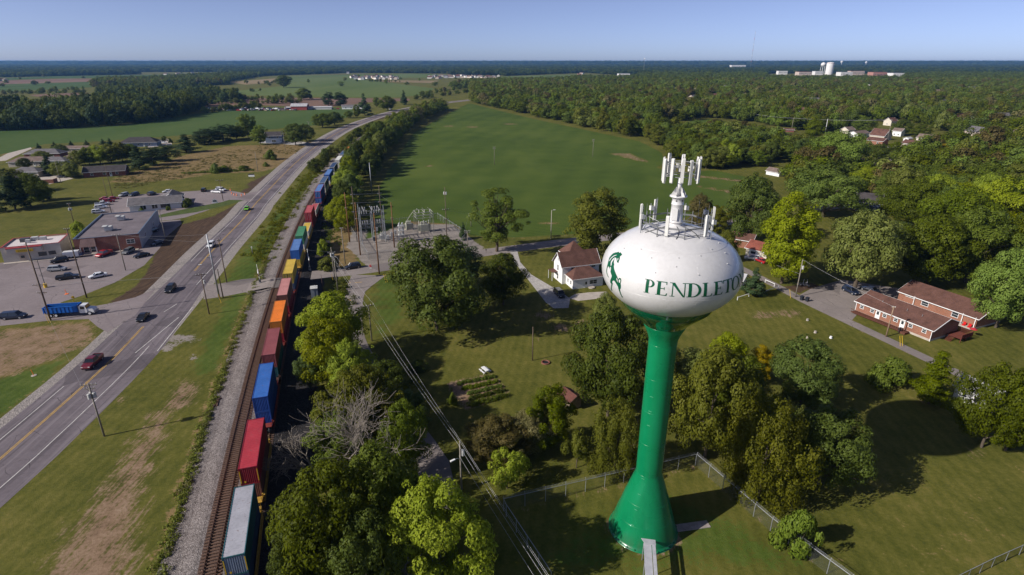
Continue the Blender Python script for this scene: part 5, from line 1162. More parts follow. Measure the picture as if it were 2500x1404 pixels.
for x, y, L, W_, hw, hr, wl_, rf, a_, lb in LB: L *= .82; W_ *= .85; house(at(x, y), R(a_), L, W_, hw, hr * .93, wl_, rf, lb, hip=(x != 262), wins=[('s', -L * .3, 1.6, 1.2, 1.2), ('s', 0, 1.6, 1.2, 1.2), ('s', L * .3, 1.6, 1.2, 1.2)], doors=[('s', L * .15)])
tag(MB().box((0, 0, 1.0), (7.5, .25, 2.0)).box((3.6, 2, 1.0), (.25, 4, 2)).build('brick_wall', BR, None, loc=at(112, 448), rz=R(12)), 'red brick screen wall at the estate drive', 'wall')
house(at(672, 347), R(12), 12, 10, 5.5, 8.0, SB, RDK, 'blue two-storey roadside house with dark roof and porch', wins=[('s', -3, 4.2, 1.2, 1.2), ('s', 3, 4.2, 1.2, 1.2), ('s', 0, 1.5, 3, 1.6)])
# barn, trailers, junkyard
house(at(733, 268), R(8), 20, 16, 5, 8, M('barn_red', (.33, .07, .06), .7, .15), RPL, 'red barn with pale roof beside the junkyard', name='barn', cat='barn'); house(at(712, 268), R(8), 12, 8, 3.2, 4, M('barn_red', (.33, .07, .06)), RPL, 'small red shed with pale roof left of the red barn', name='shed', cat='shed')
house(at(775, 267), R(6), 38, 8, 3, 4, siding('mobile_white', (.62, .60, .60)), RPL, 'long pale shed right of the red barn', name='shed', cat='shed'); house(at(868, 266), R(6), 34, 8, 3.4, 5.5, SW, RGR, 'long white shed with grey roof near the dark conifers', name='shed', cat='shed', wins=[('s', u, 1.8, 1.4, 1.2) for u in (-12, -5, 2, 9)])
if 'suv' not in CARS: CARS['suv'] = car_proto('suv')
JC = ['white', 'red', 'silver', 'maroon', 'white', 'tan', 'red', 'blue', 'grey', 'white']
wk_ = {k: CARS['suv'][k][0] for k in ('body', 'windows', 'roof')}
for k in range(58):
    x = 505 + 230 * ((k * .6180339) % 1.0); g = G(x, 271 - 4.5 * random.random()); rt = empty('wrecked_car', (g.x, g.y, random.choice((0, 0, 0, 1.3))), random.random() * 6.28, 'wrecked car among the heaps of the distant junkyard', 'wrecked car', 'junkyard cars')
    c_ = PC[JC[k % 10]]; link('body', wk_['body'], c_, rt); link('windows', wk_['windows'], DARKGLASS, rt); link('roof', wk_['roof'], c_, rt); rt.scale = (1.25, 1.25, 1.3)
# subdivisions, campus and towers on the horizon: small houses, walls + roof each
fm = {}
for nm, (L, W_, hw, hr) in {'a': (15, 11, 5.5, 9.0), 'b': (19, 12, 4.5, 8.5), 'c': (13, 12, 6.5, 10)}.items():
    l, w = L / 2, W_ / 2
    a = MB().add([(-l, -w, 0), (l, -w, 0), (l, w, 0), (-l, w, 0), (-l, -w, hw), (l, -w, hw), (l, w, hw), (-l, w, hw), (-l, 0, hr), (l, 0, hr)], [(0, 1, 5, 4), (1, 2, 6, 5), (2, 3, 7, 6), (3, 0, 4, 7), (5, 6, 9), (7, 4, 8)]).mesh('wall')
    b_ = MB().slab([(-l - .5, -w - .5, hw), (l + .5, -w - .5, hw), (l + .5, 0, hr + .1), (-l - .5, 0, hr + .1)], .2).slab([(l + .5, w + .5, hw), (-l - .5, w + .5, hw), (-l - .5, 0, hr + .1), (l + .5, 0, hr + .1)], .2).mesh('roof')
    fm[nm] = (a, b_)
FW = [M('far_white', (.72, .68, .62), .8), M('far_cream', (.60, .50, .42), .8), M('far_grey', (.42, .42, .44), .8)]; FR = [RBR, RGR, RTN]
def far_house(px, py, label, group, k):
    g = G(px, py); rt = empty('house', (g.x, g.y, 0), random.choice((0, 1.57, .8, -.7)), label, 'house', group)
    a, b_ = fm['abc'[k % 3]]; link('wall', a, FW[k % 7 % 3], rt); link('roof', b_, FR[(k * 5) % 3], rt)
for k in range(30): far_house(862 + 110 * ((k * .618) % 1) + random.uniform(-3, 3), 195 - 7 * random.random(), 'small pale house in the left cluster of the distant subdivision', 'left subdivision houses', k)
for k in range(40): far_house(1048 + 170 * ((k * .618) % 1) + random.uniform(-3, 3), 193 - 6.5 * random.random(), 'small pale house in the right cluster of the distant subdivision', 'right subdivision houses', k)
for k, (x, y) in enumerate(((735, 182), (765, 181), (850, 180), (405, 183), (435, 182), (470, 181), (0, 198), (14, 198), (1305, 181), (1340, 180), (1420, 181), (1610, 195), (1690, 206), (1755, 186), (1620, 200))): far_house(x, y, 'lone pale house far off on the plain', 'lone far houses', k)
TOWNH = [(1530, 212), (1585, 216), (1640, 222), (1560, 232), (1700, 226), (1770, 220), (1830, 214), (1905, 218), (1690, 248), (1745, 242), (1820, 240), (1890, 236), (1960, 226), (2040, 222), (2120, 216), (2200, 226), (2290, 230), (2370, 224), (2450, 236), (1880, 262), (1985, 256), (2090, 250), (2190, 262), (2300, 262), (2400, 268), (2480, 262), (2440, 300), (2350, 300), (2480, 340), (2380, 340), (1960, 282), (2040, 278)]
for k, (x, y) in enumerate(TOWNH): far_house(x, y, 'house roof glimpsed among the trees of the wooded town', 'houses in the wooded town', k)
FB = [M('far_block_white', (.72, .70, .68), .8), M('far_block_brick', (.40, .20, .16), .8), M('far_block_tan', (.52, .42, .36), .8)]
def far_block(px, py, L, W_, h, mat, label, rz=0.0):
    h *= 1.15; L *= .62
    g = G(px, py); rt = empty('far_building', (g.x, g.y, 0), rz, label, 'building', 'distant large buildings')
    MB().box((0, 0, h / 2), (L, W_, h)).build('wall', mat, rt); MB().box((0, 0, h + .3), (L + 1, W_ + 1, .6)).build('roof', RPL if mat is FB[0] else RRD, rt)
    m = MB()
    for x in np.arange(-L / 2 + 4, L / 2 - 3, 6): m.box((x, -W_ / 2 - .05, h * .55), (2.2, .1, h * .3))
    m.build('window_band', GLASS, rt)
for a in ((1522, 187, 75, 35, 10, FB[0], 'large white warehouse at the left end of the far woods'), (1490, 190, 45, 25, 7, FB[0], 'low white warehouse in front of the larger one'), (1440, 193, 40, 20, 6, FB[0], 'white shed left of the white warehouses'), (1415, 183, 30, 15, 5, FB[1], 'small brick building left of the warehouses'),
          (1800, 166, 220, 60, 22, FB[0], 'long white plant on the horizon below the mast'), (1880, 178, 120, 30, 14, FB[1], 'brick hall with red roof at the left of the far campus'), (1908, 182, 70, 25, 14, FB[0], 'pale gabled hall left of the white tanks'), (1960, 184, 90, 40, 13, FB[2], 'tan block left of the white tanks'), (1995, 183, 60, 30, 14, FB[0], 'white block at the foot of the white tanks'),
          (2060, 186, 80, 40, 14, FB[0], 'pale block right of the white tanks'), (2088, 184, 100, 30, 16, FB[2], 'tan block with red roof right of the white tanks'), (2140, 188, 90, 40, 16, FB[1], 'orange brick block right of the tan block'), (2185, 189, 70, 40, 14, FB[0], 'white plant with vents at the right end of the far campus'), (2215, 167, 60, 30, 14, FB[0], 'small white block near the horizon on the right'), (2080, 172, 50, 25, 12, FB[0], 'white gabled block behind the tanks')): far_block(*a)
g = G(2023, 182); t_ = empty('storage_tank', (g.x, g.y, 0), 0, 'large white cylindrical tank on the horizon at right', 'tank'); MB().lathe([(17, 0), (17, 50), (16.5, 53), (10, 55), (.1, 56)], 32).build('shell', FB[0], t_, True); MB().lathe([(17.2, 51), (17.2, 52.5)], 32).build('rim', FB[1], t_)
g = G(2006, 181); t_ = empty('water_tower', (g.x, g.y, 0), 0, 'far white water tower on legs beside the cylindrical tank', 'water tower'); MB().lathe([(.1, 36), (7, 37), (11, 41), (11.5, 46), (9, 51), (4, 54), (.1, 55)], 24).build('tank', FB[0], t_, True)
for k in range(6): a = k * math.pi / 3; MB().cyl((12 * math.cos(a), 12 * math.sin(a), 0), (9 * math.cos(a), 9 * math.sin(a), 41), .9, None, 8).build('leg', FB[0], t_)
for px, py, hh, lb in ((2053, 163, 62, 'tiny white water tower on the horizon right of the tanks'), (2113, 162, 55, 'tiny white water tower farther right on the horizon')):
    g = G(px, py); t_ = empty('water_tower', (g.x, g.y, 0), 0, lb, 'water tower'); MB().lathe([(4, 0), (3, hh - 22), (14, hh - 10), (14, hh - 3), (8, hh + 4), (.1, hh + 5)], 16).build('tank', FB[0], t_, True)
g = G(1832, 166); t_ = empty('radio_mast', (g.x, g.y, 0), 0, 'slender lattice radio mast rising above the horizon', 'mast'); MB().cyl((0, 0, 0), (0, 0, 330), 1.2, .8, 4).build('mast', STEEL, t_)
for k in range(6): MB().box((0, 0, 60 + k * 50), (2.2, 2.2, 9)).build('mast_section', WHITE if k % 2 else RED, t_)
g = G(1571, 180); t_ = empty('radio_mast', (g.x, g.y, 0), 0, 'thin mast among the woods left of the horizon fields', 'mast'); MB().cyl((0, 0, 0), (0, 0, 75), 1.0, .7, 4).build('mast', STEEL, t_); MB().box((0, 0, 72), (4, 4, 6)).build('antenna_head', WHITE, t_)

# ------------------------------------------------------------------ poles and wires
POLES = {}
INS = MB().cyl((0, 0, 0), (0, 0, .14), .05, .05, 6).cyl((0, 0, .14), (0, 0, .3), .085, .03, 8).mesh('insulator')
CAN = MB().lathe([(.04, -.02), (.26, 0), (.27, .1), (.27, .85), (.2, .93), (.02, .95)], 14).mesh('transformer')
def pole(key, px, py, label, top=None, h=None, mat=None, r=.16, arms=(), az=R(18), trans=0, lamp=None, name='utility_pole', cat='utility pole', group='utility poles', guy=False):
    g = G(px, py); h = h or height_at(g.y, top); mat = mat or WOODP
    rt = empty(name, (g.x, g.y, 0), az, label, cat, group)
    MB().cyl((0, 0, -.1), (0, 0, h), r, r * .62, 10).build('post', mat, rt, True)
    pts = [(0, 0, h)]
    for dz, ln in arms:
        m = MB().box((0, .0, h - dz), (ln, .11, .13)).bar((-ln * .3, 0, h - dz), (0, 0, h - dz - .7), .05).bar((ln * .3, 0, h - dz), (0, 0, h - dz - .7), .05); a = m.build('crossarm', mat if mat is not STEEL else STEEL, rt)
        for x in (-.46, -.2, .2, .46): link('insulator', INS, CERAM, a, (x * ln, 0, h - dz + .06)); pts.append((x * ln, 0, h - dz + .3))
    for k in range(trans): link('transformer', CAN, UNIT, rt, (.42 * math.cos(k * 2.1), .42 * math.sin(k * 2.1), h - 2.6))
    if lamp:
        z, ln, ang = lamp; d = Vector((math.cos(ang), math.sin(ang), 0))
        MB().cyl((0, 0, z), (d.x * ln * .5, d.y * ln * .5, z + .45), .045, None, 6).cyl((d.x * ln * .5, d.y * ln * .5, z + .45), (d.x * ln, d.y * ln, z + .5), .045, None, 6).build('lamp_arm', STEEL, rt)
        MB().box((d.x * (ln + .3), d.y * (ln + .3), z + .48), (.75, .28, .14), ang).build('lamp_head', WHITE, rt)
    mw = Matrix.Translation(rt.location) @ Matrix.Rotation(az, 4, 'Z')
    POLES[key] = [mw @ Vector(p) for p in pts]; return rt
HA = R(22)
pole('v1', 255, 1065, 'leaning grey pole with crossarm and transformers on the mown verge', top=937, mat=WOODG, arms=((.25, 2.4), (.95, 1.6)), az=R(12), trans=3)
pole('st', 536, 729, 'tall galvanised steel pole with street lamp at the crossing street', top=572, mat=STEEL, r=.24, az=HA, lamp=(9.6, 2.6, R(190)), arms=((6.2, 2.2),))
pole('s2', 545, 727, 'short dark wooden stub pole next to the tall steel pole', top=657, az=HA)
pole('s3', 554, 690, 'dark wooden pole with small top fittings on the verge corner', top=583, az=HA, arms=((.5, .9),))
pole('s4', 511, 767, 'wooden pole with single top crossarm in front of the steel pole', top=669, az=HA, arms=((.2, 2.4),), trans=1)
pole('l1', 124, 782, 'very tall dark pole with several crossarms beside the blue dump truck', top=592, az=R(8), r=.2, arms=((10.6, 3.0), (12.6, 2.2)), trans=0, lamp=(19.0, .5, R(180)))
pole('l2', 212, 727, 'very tall dark pole with twin floodlights at the lot edge', top=558, az=R(20), r=.2, arms=((.2, 1.4),))
pole('l3', 307, 660, 'grey pole with crossarm in front of the brick wall', top=572, az=R(20), mat=WOODG, arms=((.3, 2.6),))
pole('l4', 405, 586, 'grey pole at the shaded lot beside the brown soil', top=512, az=R(20), mat=WOODG, arms=((.4, 1.6),))
pole('l5', 545, 490, 'pole with pale crossarm beside the white pickup and roadworks', top=440, az=HA, arms=((.2, 3.0),))
pole('l6', 183, 552, 'pole with white transformers behind the brick building', top=497, az=R(15), trans=3, arms=((.2, 1.2),))
pole('l7', 274, 526, 'thin pole behind the row of cars by the lawn', top=432, az=R(15), r=.13); pole('l7b', 276, 483, 'thin pole rising from the mown lawn', top=400, az=R(15), r=.13)
pole('l8', 149, 447, 'pale pole beside the estate drive', top=392, mat=WOODG, r=.14); pole('l9', 630, 419, 'pale pole at the edge of the dry meadow', top=370, mat=WOODG)
pole('l10', 697, 368, 'pale pole in front of the roadside trees', top=325, mat=WOODG, arms=((.3, 2.2),)); pole('l11', 758, 340, 'tall pale pole by the bend of the highway trees', top=297, mat=WOODG, arms=((.3, 2.2),)); pole('l12', 864, 288, 'thin pale pole beside the far conifer', top=268, mat=WOODG)
pole('c1', 908, 832, 'pole with crossarm at the bend of the lane', top=745, mat=WOODG, arms=((.15, 2.4),), az=R(28))
pole('c2', 1127, 1195, 'pole with street lamp and transformer beside the lane trees', top=1077, mat=WOODG, arms=(), az=R(28), trans=1, lamp=(5.4, 1.0, R(190)))
pole('c3', 1300, 880, 'bare single pole standing alone on the farmhouse lawn', top=798, mat=WOODP, r=.13)
pole('c4', 1345, 583, 'pale lamp pole beyond the street by the bean field', top=513, mat=M('pale_pole', (.42, .38, .33), .7), lamp=(10.0, .7, 0))
pole('r1', 1942, 725, 'pole with round grey transformer at the apartment drive', top=634, mat=WOODG, trans=1, arms=(), az=R(-20)); pole('r2', 2163, 822, 'leaning brown pole in front of the brick apartments', top=748, mat=wood('tan_pole', (.30, .21, .14)), r=.17, arms=((.3, .7),), az=R(-20))
pole('f1', 1207, 403, 'thin pole standing alone in the bean field on the left', top=358, mat=WOODG, arms=((.4, 1.8), (1.3, 1.8))); pole('f2', 1447, 383, 'thin pole standing alone in the bean field on the right', top=340, mat=WOODG, arms=((.4, 1.8), (1.3, 1.8)))
pole('w1', 908, 470, 'white steel pole at the edge of the hedgerow trees', top=397, mat=STEEL, r=.22)
for k, (x, y, t, lb) in enumerate(((1932, 320, 288, 'pole in the distant clearing by the brown shed'), (2012, 337, 290, 'white leaning pole beside the round tree in the clearing'), (2165, 347, 292, 'thin pole behind the tan gabled house'), (2392, 303, 272, 'white pole sticking out of the right-hand woods'), (1623, 276, 248, 'pale pole at the far corner of the bean field'), (1714, 284, 263, 'pole of the far line above the small field'), (1806, 290, 270, 'second pole of the far line above the small field'))): pole('d%d' % k, x, y, lb, top=t, mat=WHITE if k in (1, 3) else WOODG, arms=((.4, 2),) if k not in (1, 3) else (), r=.2)
# substation poles
for k, (x, y, t, lb) in enumerate(((926, 669, 520, 'tall reddish brown pole at the street corner before the substation'), (880, 623, 494, 'tall reddish brown pole at the substation fence corner'), (854, 591, 470, 'tall reddish brown pole farthest left of the substation'), (963, 604, 494, 'reddish brown pole inside the substation yard'))): pole('b%d' % k, x, y, lb, top=t, mat=WOODB, r=.22, az=R(20), arms=((5.5, .8),))
for k, (x, y, t, lb) in enumerate(((935, 575, 453, 'right pole of the wire frame above the substation'), (872, 590, 455, 'left pole of the wire frame above the substation'))): pole('h%d' % k, x, y, lb, top=t, mat=WOODP, az=R(20), arms=((3.0, 1.4), (6.0, 1.4), (9, 1.4)))
pole('q1', 1091, 581, 'tall dark pole with cross-arms right of the substation yard', top=457, az=R(20), arms=((8.0, 2.2), (11.5, 1.8)), trans=2); pole('q2', 1150, 553, 'short pole with crossarm cluster by the soybean edge', top=521, az=R(50), mat=WOODG, arms=((.2, 2.4), (.9, 2.0))); pole('q3', 1142, 603, 'short pole with crossarms behind the tall elm', top=563, mat=WOODG, arms=((.2, 2.0), (.8, 1.8)))
pole('x1', 843, 645, 'slim pole in the dry grass left of the substation', top=556, mat=WOODG, arms=((.3, .9),)); pole('x2', 818, 688, 'pole with transformers at the lane junction', top=604, mat=WOODG, trans=3, arms=((1.6, 2.0),)); pole('x3', 825, 711, 'pole leaning beside the transformer pole at the lane junction', top=627, mat=WOODG, arms=((.2, 1.2),)); pole('x4', 789, 712, 'thin rusty post behind the grey signal cabinet', top=670, mat=RUST, r=.08, cat='post')
def wires(label, spans, mat=WIRE, r=.016, sag=.6):
    rt = empty('power_line', (0, 0, 0), 0, label, 'overhead wires', 'overhead wires')
    for a, c_ in spans:
        a, c_ = Vector(a), Vector(c_); m = MB(); n = 10; L = (c_ - a).length; p = None
        for i in range(n + 1):
            t = i / n; q = a.lerp(c_, t) - Vector((0, 0, sag * 4 * t * (1 - t) * L / 50)); 
            if p is not None: m.cyl(p, q, r, None, 4, False)
            p = q
        m.build('wire', mat, rt)
def between(a, b_, k=None): return list(zip(POLES[a][1:], POLES[b_][1:])) if len(POLES[a]) > 2 and len(POLES[b_]) > 2 else [(POLES[a][0], POLES[b_][0])]
wires('bright wires from the lane pole down past the lamp pole', [(POLES['c1'][i], POLES['c2'][0] + Vector(d)) for i, d in ((1, (-.5, 0, 0)), (2, (0, 0, 0)), (4, (.35, 0, -.3)))], WIREL, .013)
en = POLES['c2'][0] + (POLES['c2'][0] - POLES['c1'][0]).normalized() * 48; wires('bright wires from the lamp pole to beyond the lower frame edge', [(POLES['c2'][0] + Vector(d), en + Vector(d)) for d in ((-.5, 0, 0), (0, 0, 0), (.35, 0, -.3), (-.2, 0, -2.5))], WIREL, .013)
wires('bright wires from the lane pole to the junction poles', [(POLES['c1'][i], POLES['x3'][min(i, len(POLES['x3']) - 1)]) for i in (1, 2, 4)], WIREL, .013)
wires('wires over the highway between the left lot and the steel pole', [(POLES['l3'][1], POLES['st'][0]), (POLES['l3'][3], POLES['st'][0] - Vector((0, 0, 2)))])
wires('wires from the tall lot pole across the highway', [(POLES['l1'][1], POLES['s4'][1]), (POLES['l1'][4], POLES['s4'][4]), (POLES['l1'][5], POLES['v1'][1])])
wires('wires over the railway to the junction poles', [(POLES['st'][0], POLES['x2'][1]), (POLES['st'][0] - Vector((0, 0, 2)), POLES['x2'][3]), (POLES['s3'][1], POLES['x1'][1])])
wires('wires of the substation wire frame', list(zip(POLES['h0'][1:], POLES['h1'][1:])), WIREL)
wires('wires from the substation to the tall dark pole', [(POLES['h0'][1], POLES['b3'][0]), (POLES['q1'][1], POLES['q2'][1]), (POLES['q1'][4], POLES['q2'][4]), (POLES['q2'][1], POLES['q3'][1])])
wires('service wire from the transformer pole to the woods at right', [(POLES['r1'][0] - Vector((0, 0, 4)), G(1880, 640, 6)), (POLES['r1'][0], POLES['r2'][1])], WIREL)
wires('wires along the verge to the leaning grey pole', [(POLES['v1'][1], POLES['s4'][1]), (POLES['v1'][4], POLES['s4'][4])])
wires('far wires above the small distant field', [(POLES['d4'][1], POLES['d5'][1]), (POLES['d5'][1], POLES['d6'][1]), (POLES['d6'][1], POLES['d0'][1]), (POLES['d0'][1], POLES['d2'][1])], WIREL, .05)

# ------------------------------------------------------------------ substation
def substation():
    c = G(912, 588); BE = M('beige_steel', (.42, .42, .34), .5, .12); GR = STEEL
    rt = empty('switching_frame', (c.x, c.y, 0), R(20), 'galvanised steel switching frame with white insulators in the substation', 'switchgear')
    for x in (-4, 0, 4):
        for y in (-2.5, 2.5): MB().cyl((x, y, 0), (x, y, 13.0 if (x < 0 or y < 0) else 10), .17, .12, 8).build('column', GR, rt)
    for z in (10, 6.5, 5.5):
        for y in (-2.5, 2.5):
            m = MB()
            for dz in (0, .5): m.box((0, y, z + dz), (8.4, .08, .08))
            for x in np.arange(-4, 4, .8): m.bar((x, y, z), (x + .8, y, z + .5), .05)
            m.build('truss_beam', GR, rt)
        for x in (-4, 0, 4): MB().box((x, 0, z + .25), (.1, 5, .1)).build('cross_beam', GR, rt)
    im = MB().cyl((0, 0, 0), (0, 0, 1.2), .09, None, 8)
    for k in range(5): im.cyl((0, 0, .15 + k * .22), (0, 0, .22 + k * .22), .19, None, 10)
    im = im.mesh('insulator_stack')
    for x in (-3.4, -2.6, -1.8, .8, 1.6, 2.4):
        for y in (-2.5, 2.5): link('insulator_stack', im, CERAM, rt, (x, y, 10.55))
        link('insulator_stack', im, CERAM, rt, (x, -2.5, 7.0))
    m = MB()
    for x in (-2.6, 0, 2.6): m.cyl((x, -3.4, 11.8), (x, 3.4, 11.8), .05, None, 6); m.cyl((x, -2.5, 8.2), (x + .5, 1, 3.2), .03, None, 5)
    m.build('bus_bar', M('bus_aluminium', (.62, .62, .62), .35, .05), rt)
    def transformer(px, py, rz, s, lab, mat):
        g = G(px, py); t = empty('power_transformer', (g.x, g.y, 0), rz, lab, 'transformer', 'substation transformers')
        MB().box((0, 0, 1.5 * s), (2.6 * s, 1.8 * s, 2.2 * s)).build('tank', mat, t); MB().box((0, 0, .15), (3.2 * s, 2.4 * s, .3)).build('plinth', CONC, t)
        for sx in (-1, 1):
            m = MB()
            for k in range(7): m.box((sx * 1.65 * s, (-.75 + k * .25) * s, 1.5 * s), (.7 * s, .06, 1.7 * s))
            m.build('radiator', mat, t)
        MB().cyl((-1.0 * s, .6 * s, 3.0 * s), (1.0 * s, .6 * s, 3.0 * s), .3 * s, None, 12).build('conservator', mat, t)
        for k in (-.8, 0, .8): o = link('bushing', im, CERAM, t, (k * s, -.3 * s, 2.6 * s))
    transformer(936, 586, R(20), .75, 'small pale grey transformer among the switchgear', UNIT); transformer(1036, 566, R(20), 1.15, 'beige transformer inside the lattice cage', BE); transformer(998, 560, R(20), .9, 'greenish transformer beside the arched bus pipe', BE)
    # regulators in a stack
    g = G(981, 590); t = empty('regulator_rack', (g.x, g.y, 0), R(20), 'white stacked regulator rack behind the big oak', 'switchgear')
    for x in (-.8, .8):
        for y in (-.8, .8): MB().box((x, y, 3), (.12, .12, 6)).build('leg', GR, t)
    for z in (2.6, 4.2, 5.8):
        MB().box((0, 0, z), (2.0, 2.0, .15)).build('shelf', UNIT, t)
        for x in (-.55, .55): MB().cyl((x, -.3, z + .1), (x, -.3, z + 1.1), .3, None, 10).build('regulator', UNIT, t)
    # lattice cage
    g = G(1036, 567); t = empty('lattice_cage', (g.x, g.y, 0), R(20), 'beige lattice steel cage at the back of the substation', 'switchgear')
    for x in (-3, 3):
        for y in (-2.4, 2.4):
            m = MB()
            for z in np.arange(0, 8, 1.0): m.bar((x - .2, y, z), (x + .2, y, z + 1), .05); m.bar((x + .2, y, z), (x - .2, y, z + 1), .05)
            for dx in (-.22, .22): m.box((x + dx, y, 4), (.08, .08, 8))
            m.build('lattice_column', BE, t)
    for z in (8, 7, 6):
        m = MB()
        for y in (-2.4, 2.4): m.box((0, y, z), (6.2, .12, .12))
        for x in (-3, 0, 3): m.box((x, 0, z), (.12, 4.9, .12))
        m.build('cage_beam', BE, t)
    for x in (-2, 0, 2): link('insulator_stack', im, CERAM, t, (x, -2.4, 8.05)); MB().cyl((x, -2.4, 9.2), (x - 1, -3.4, 10), .05, None, 5).build('arcing_horn', CERAM, t)
    for x in (-1.8, 0, 1.8): link('insulator_stack', im, CERAM, t, (x, 0, 4.6)).rotation_euler = (math.pi, 0, 0); MB().cyl((x, 0, .3), (x, 0, 3.4), .16, None, 8).build('breaker', BE, t)
    g0, g1 = G(993, 562), G(1022, 560); t = empty('bus_arch', (g0.x, g0.y, 0), 0, 'pale curved bus pipe arching over the substation', 'switchgear'); m = MB(); d = g1 - g0; p = None
    for i in range(13):
        a = i / 12; q = Vector((d.x * a, d.y * a, 3 + 4.6 * math.sin(a * 1.57)))
        if p is not None: m.cyl(p, q, .10, None, 8, False)
        p = q
    m.build('pipe', M('bus_pipe', (.34, .34, .28), .5), t); MB().cyl((0, 0, 0), (0, 0, 3), .25, None, 10).build('riser', BE, t)
    for k, (x, y, lb) in enumerate(((921, 572, 'grey control cabinet on the left of the yard'), (948, 592, 'white post cabinet in the middle of the yard'), (957, 585, 'white meter cabinet right of the middle pole'), (966, 580, 'white meter cabinet near the right pole'), (915, 597, 'dark twin cabinets by the front fence'))):
        g = G(x, y); o = empty('control_cabinet', (g.x, g.y, 0), R(20), 'substation ' + lb, 'cabinet', 'substation cabinets')
        MB().box((0, 0, 2.0), (.8, .6, 1.3)).build('box', DKSTEEL if k == 4 else UNIT, o); MB().cyl((0, 0, 0), (0, 0, 1.4), .09, None, 6).build('leg', GR, o); MB().box((0, 0, .1), (.7, .7, .2)).build('footing', CONC, o)
substation()

# ------------------------------------------------------------------ chain-link fences
def fence(px, label, h=2.2, step=3.0, fabric=CHAIN, arms=True, skip=()):
    P = Gs(px); rt = empty('chain_link_fence', (P[0].x, P[0].y, 0), 0, label, 'fence', 'chain-link fences'); o = P[0].copy()
    pm = MB().cyl((0, 0, 0), (0, 0, h + .08), .045, None, 6)
    if arms: pm.cyl((0, 0, h), (.22, 0, h + .32), .03, None, 5)
    pm = pm.mesh('post')
    for k in range(len(P) - 1):
        a, c_ = P[k] - o, P[k + 1] - o; d = c_ - a; L = d.length; n = max(1, round(L / step)); rz = math.atan2(d.y, d.x)
        for i in range(n):
            q = a + d * (i / n); link('post', pm, STEEL, rt, q, rz + math.pi / 2)
            q2 = a + d * ((i + 1) / n)
            MB().add([(q.x, q.y, .06), (q2.x, q2.y, .06), (q2.x, q2.y, h - .03), (q.x, q.y, h - .03)], [(0, 1, 2, 3)]).build('mesh_panel', fabric, rt)
        MB().cyl(a + Vector((0, 0, h)), c_ + Vector((0, 0, h)), .035, None, 6).build('top_rail', STEEL, rt)
        if arms:
            m = MB(); nn = Vector((-d.y, d.x, 0)).normalized()
            for j in range(3): m.cyl(a + Vector((0, 0, h + .1 * (j + 1))) + nn * .07 * j, c_ + Vector((0, 0, h + .1 * (j + 1))) + nn * .07 * j, .012, None, 3, False)
            m.build('barbed_wire', STEEL, rt)
    link('post', pm, STEEL, rt, P[-1] - o)
    return rt
fence([(1345, 1430), (1236, 1262), (1230, 1248), (1697, 1137), (1880, 1297), (2070, 1440)], 'galvanised chain-link fence round the foot of the water tower')
fence([(2330, 1430), (2420, 1385), (2520, 1340)], 'dark chain-link fence crossing the bottom right corner', 1.6, 2.5, CHAIND, False)
fence([(957, 627), (900, 634), (857, 566), (1068, 535), (1140, 582), (1120, 606)], 'chain-link fence round the substation yard', 2.3, 3.2, CHAIN, True)
# white rail by the drive
def rail(px, label):
    P = Gs(px); o = P[0].copy(); rt = empty('white_rail', (o.x, o.y, 0), 0, label, 'railing', 'white rails by the drive')
    for p in P: MB().box((0, 0, .5), (.14, .14, 1.0)).build('post', TRIM, rt, loc=p - o)
    for k in range(len(P) - 1): MB().bar(P[k] - o + Vector((0, 0, .85)), P[k + 1] - o + Vector((0, 0, .85)), .14).build('top_bar', TRIM, rt)
rail([(1800, 733), (1828, 724)], 'white rail right of the tank, nearest post line'); rail([(1868, 717), (1900, 706)], 'white rail at the bend of the apartment drive'); rail([(1868, 690), (1890, 700)], 'short white rail above the apartment drive bend')

# ------------------------------------------------------------------ small things
def thing(name, px, py, label, cat, rz=0.0, group=None): g = G(px, py); return empty(name, (g.x, g.y, 0), rz, label, cat, group)
t = thing('signal_cabinet', 769, 724, 'grey-blue railway signal cabinet beside the train', 'cabinet', R(17)); CBM = M('cabinet_blue', (.30, .34, .40), .5, .1)
MB().box((0, 0, 1.35), (1.7, 2.2, 2.5)).build('housing', CBM, t); MB().box((0, 0, 2.66), (1.9, 2.4, .14)).build('roof', UNIT, t); MB().box((-.3, -1.12, 1.25), (.8, .04, 1.9)).build('door', CBM, t); MB().cyl((.2, 0, 2.7), (.2, 0, 3.1), .07, None, 8).box((.2, 0, 3.15), (.2, .2, .1)).build('antenna', WHITE, t)
def crossing_signal(px, py, label, rz):
    t = thing('crossing_signal', px, py, label, 'railway signal', rz, 'railway crossing signals'); MB().cyl((0, 0, 0), (0, 0, 4.3), .07, None, 8).box((0, 0, .3), (.7, .7, .6)).build('mast', STEEL, t)
    for s_ in (-1, 1): o = MB().cyl((0, -.05, 0), (0, .05, 0), .34, None, 14).build('lamp_disc', BLACKP, t, loc=(s_ * .55, -.1, 2.9)); MB().cyl((0, -.12, 0), (0, -.05, 0), .14, None, 10).build('lens', RED, o)
    m = MB(); m.bar((-.6, -.12, 3.5), (.6, -.12, 4.3), .2); m.bar((.6, -.12, 3.5), (-.6, -.12, 4.3), .2); m.build('crossbuck', WHITE, t); MB().bar((-.2, 0, 1.1), (1.6, 0, 6.5), .1).build('gate_arm', WHITE, t); MB().box((-.1, 0, 1.1), (.6, .5, .7)).build('gate_motor', DKSTEEL, t)
crossing_signal(636, 694, 'crossing signal with lamps on the highway side of the tracks', R(-70)); crossing_signal(757, 661, 'crossing signal with raised gate beyond the train', R(110))
t = thing('stop_sign', 906, 668, 'red octagonal stop sign at the lane junction', 'sign', R(10)); MB().cyl((0, 0, 0), (0, 0, 2.6), .04, None, 6).build('post', STEEL, t)
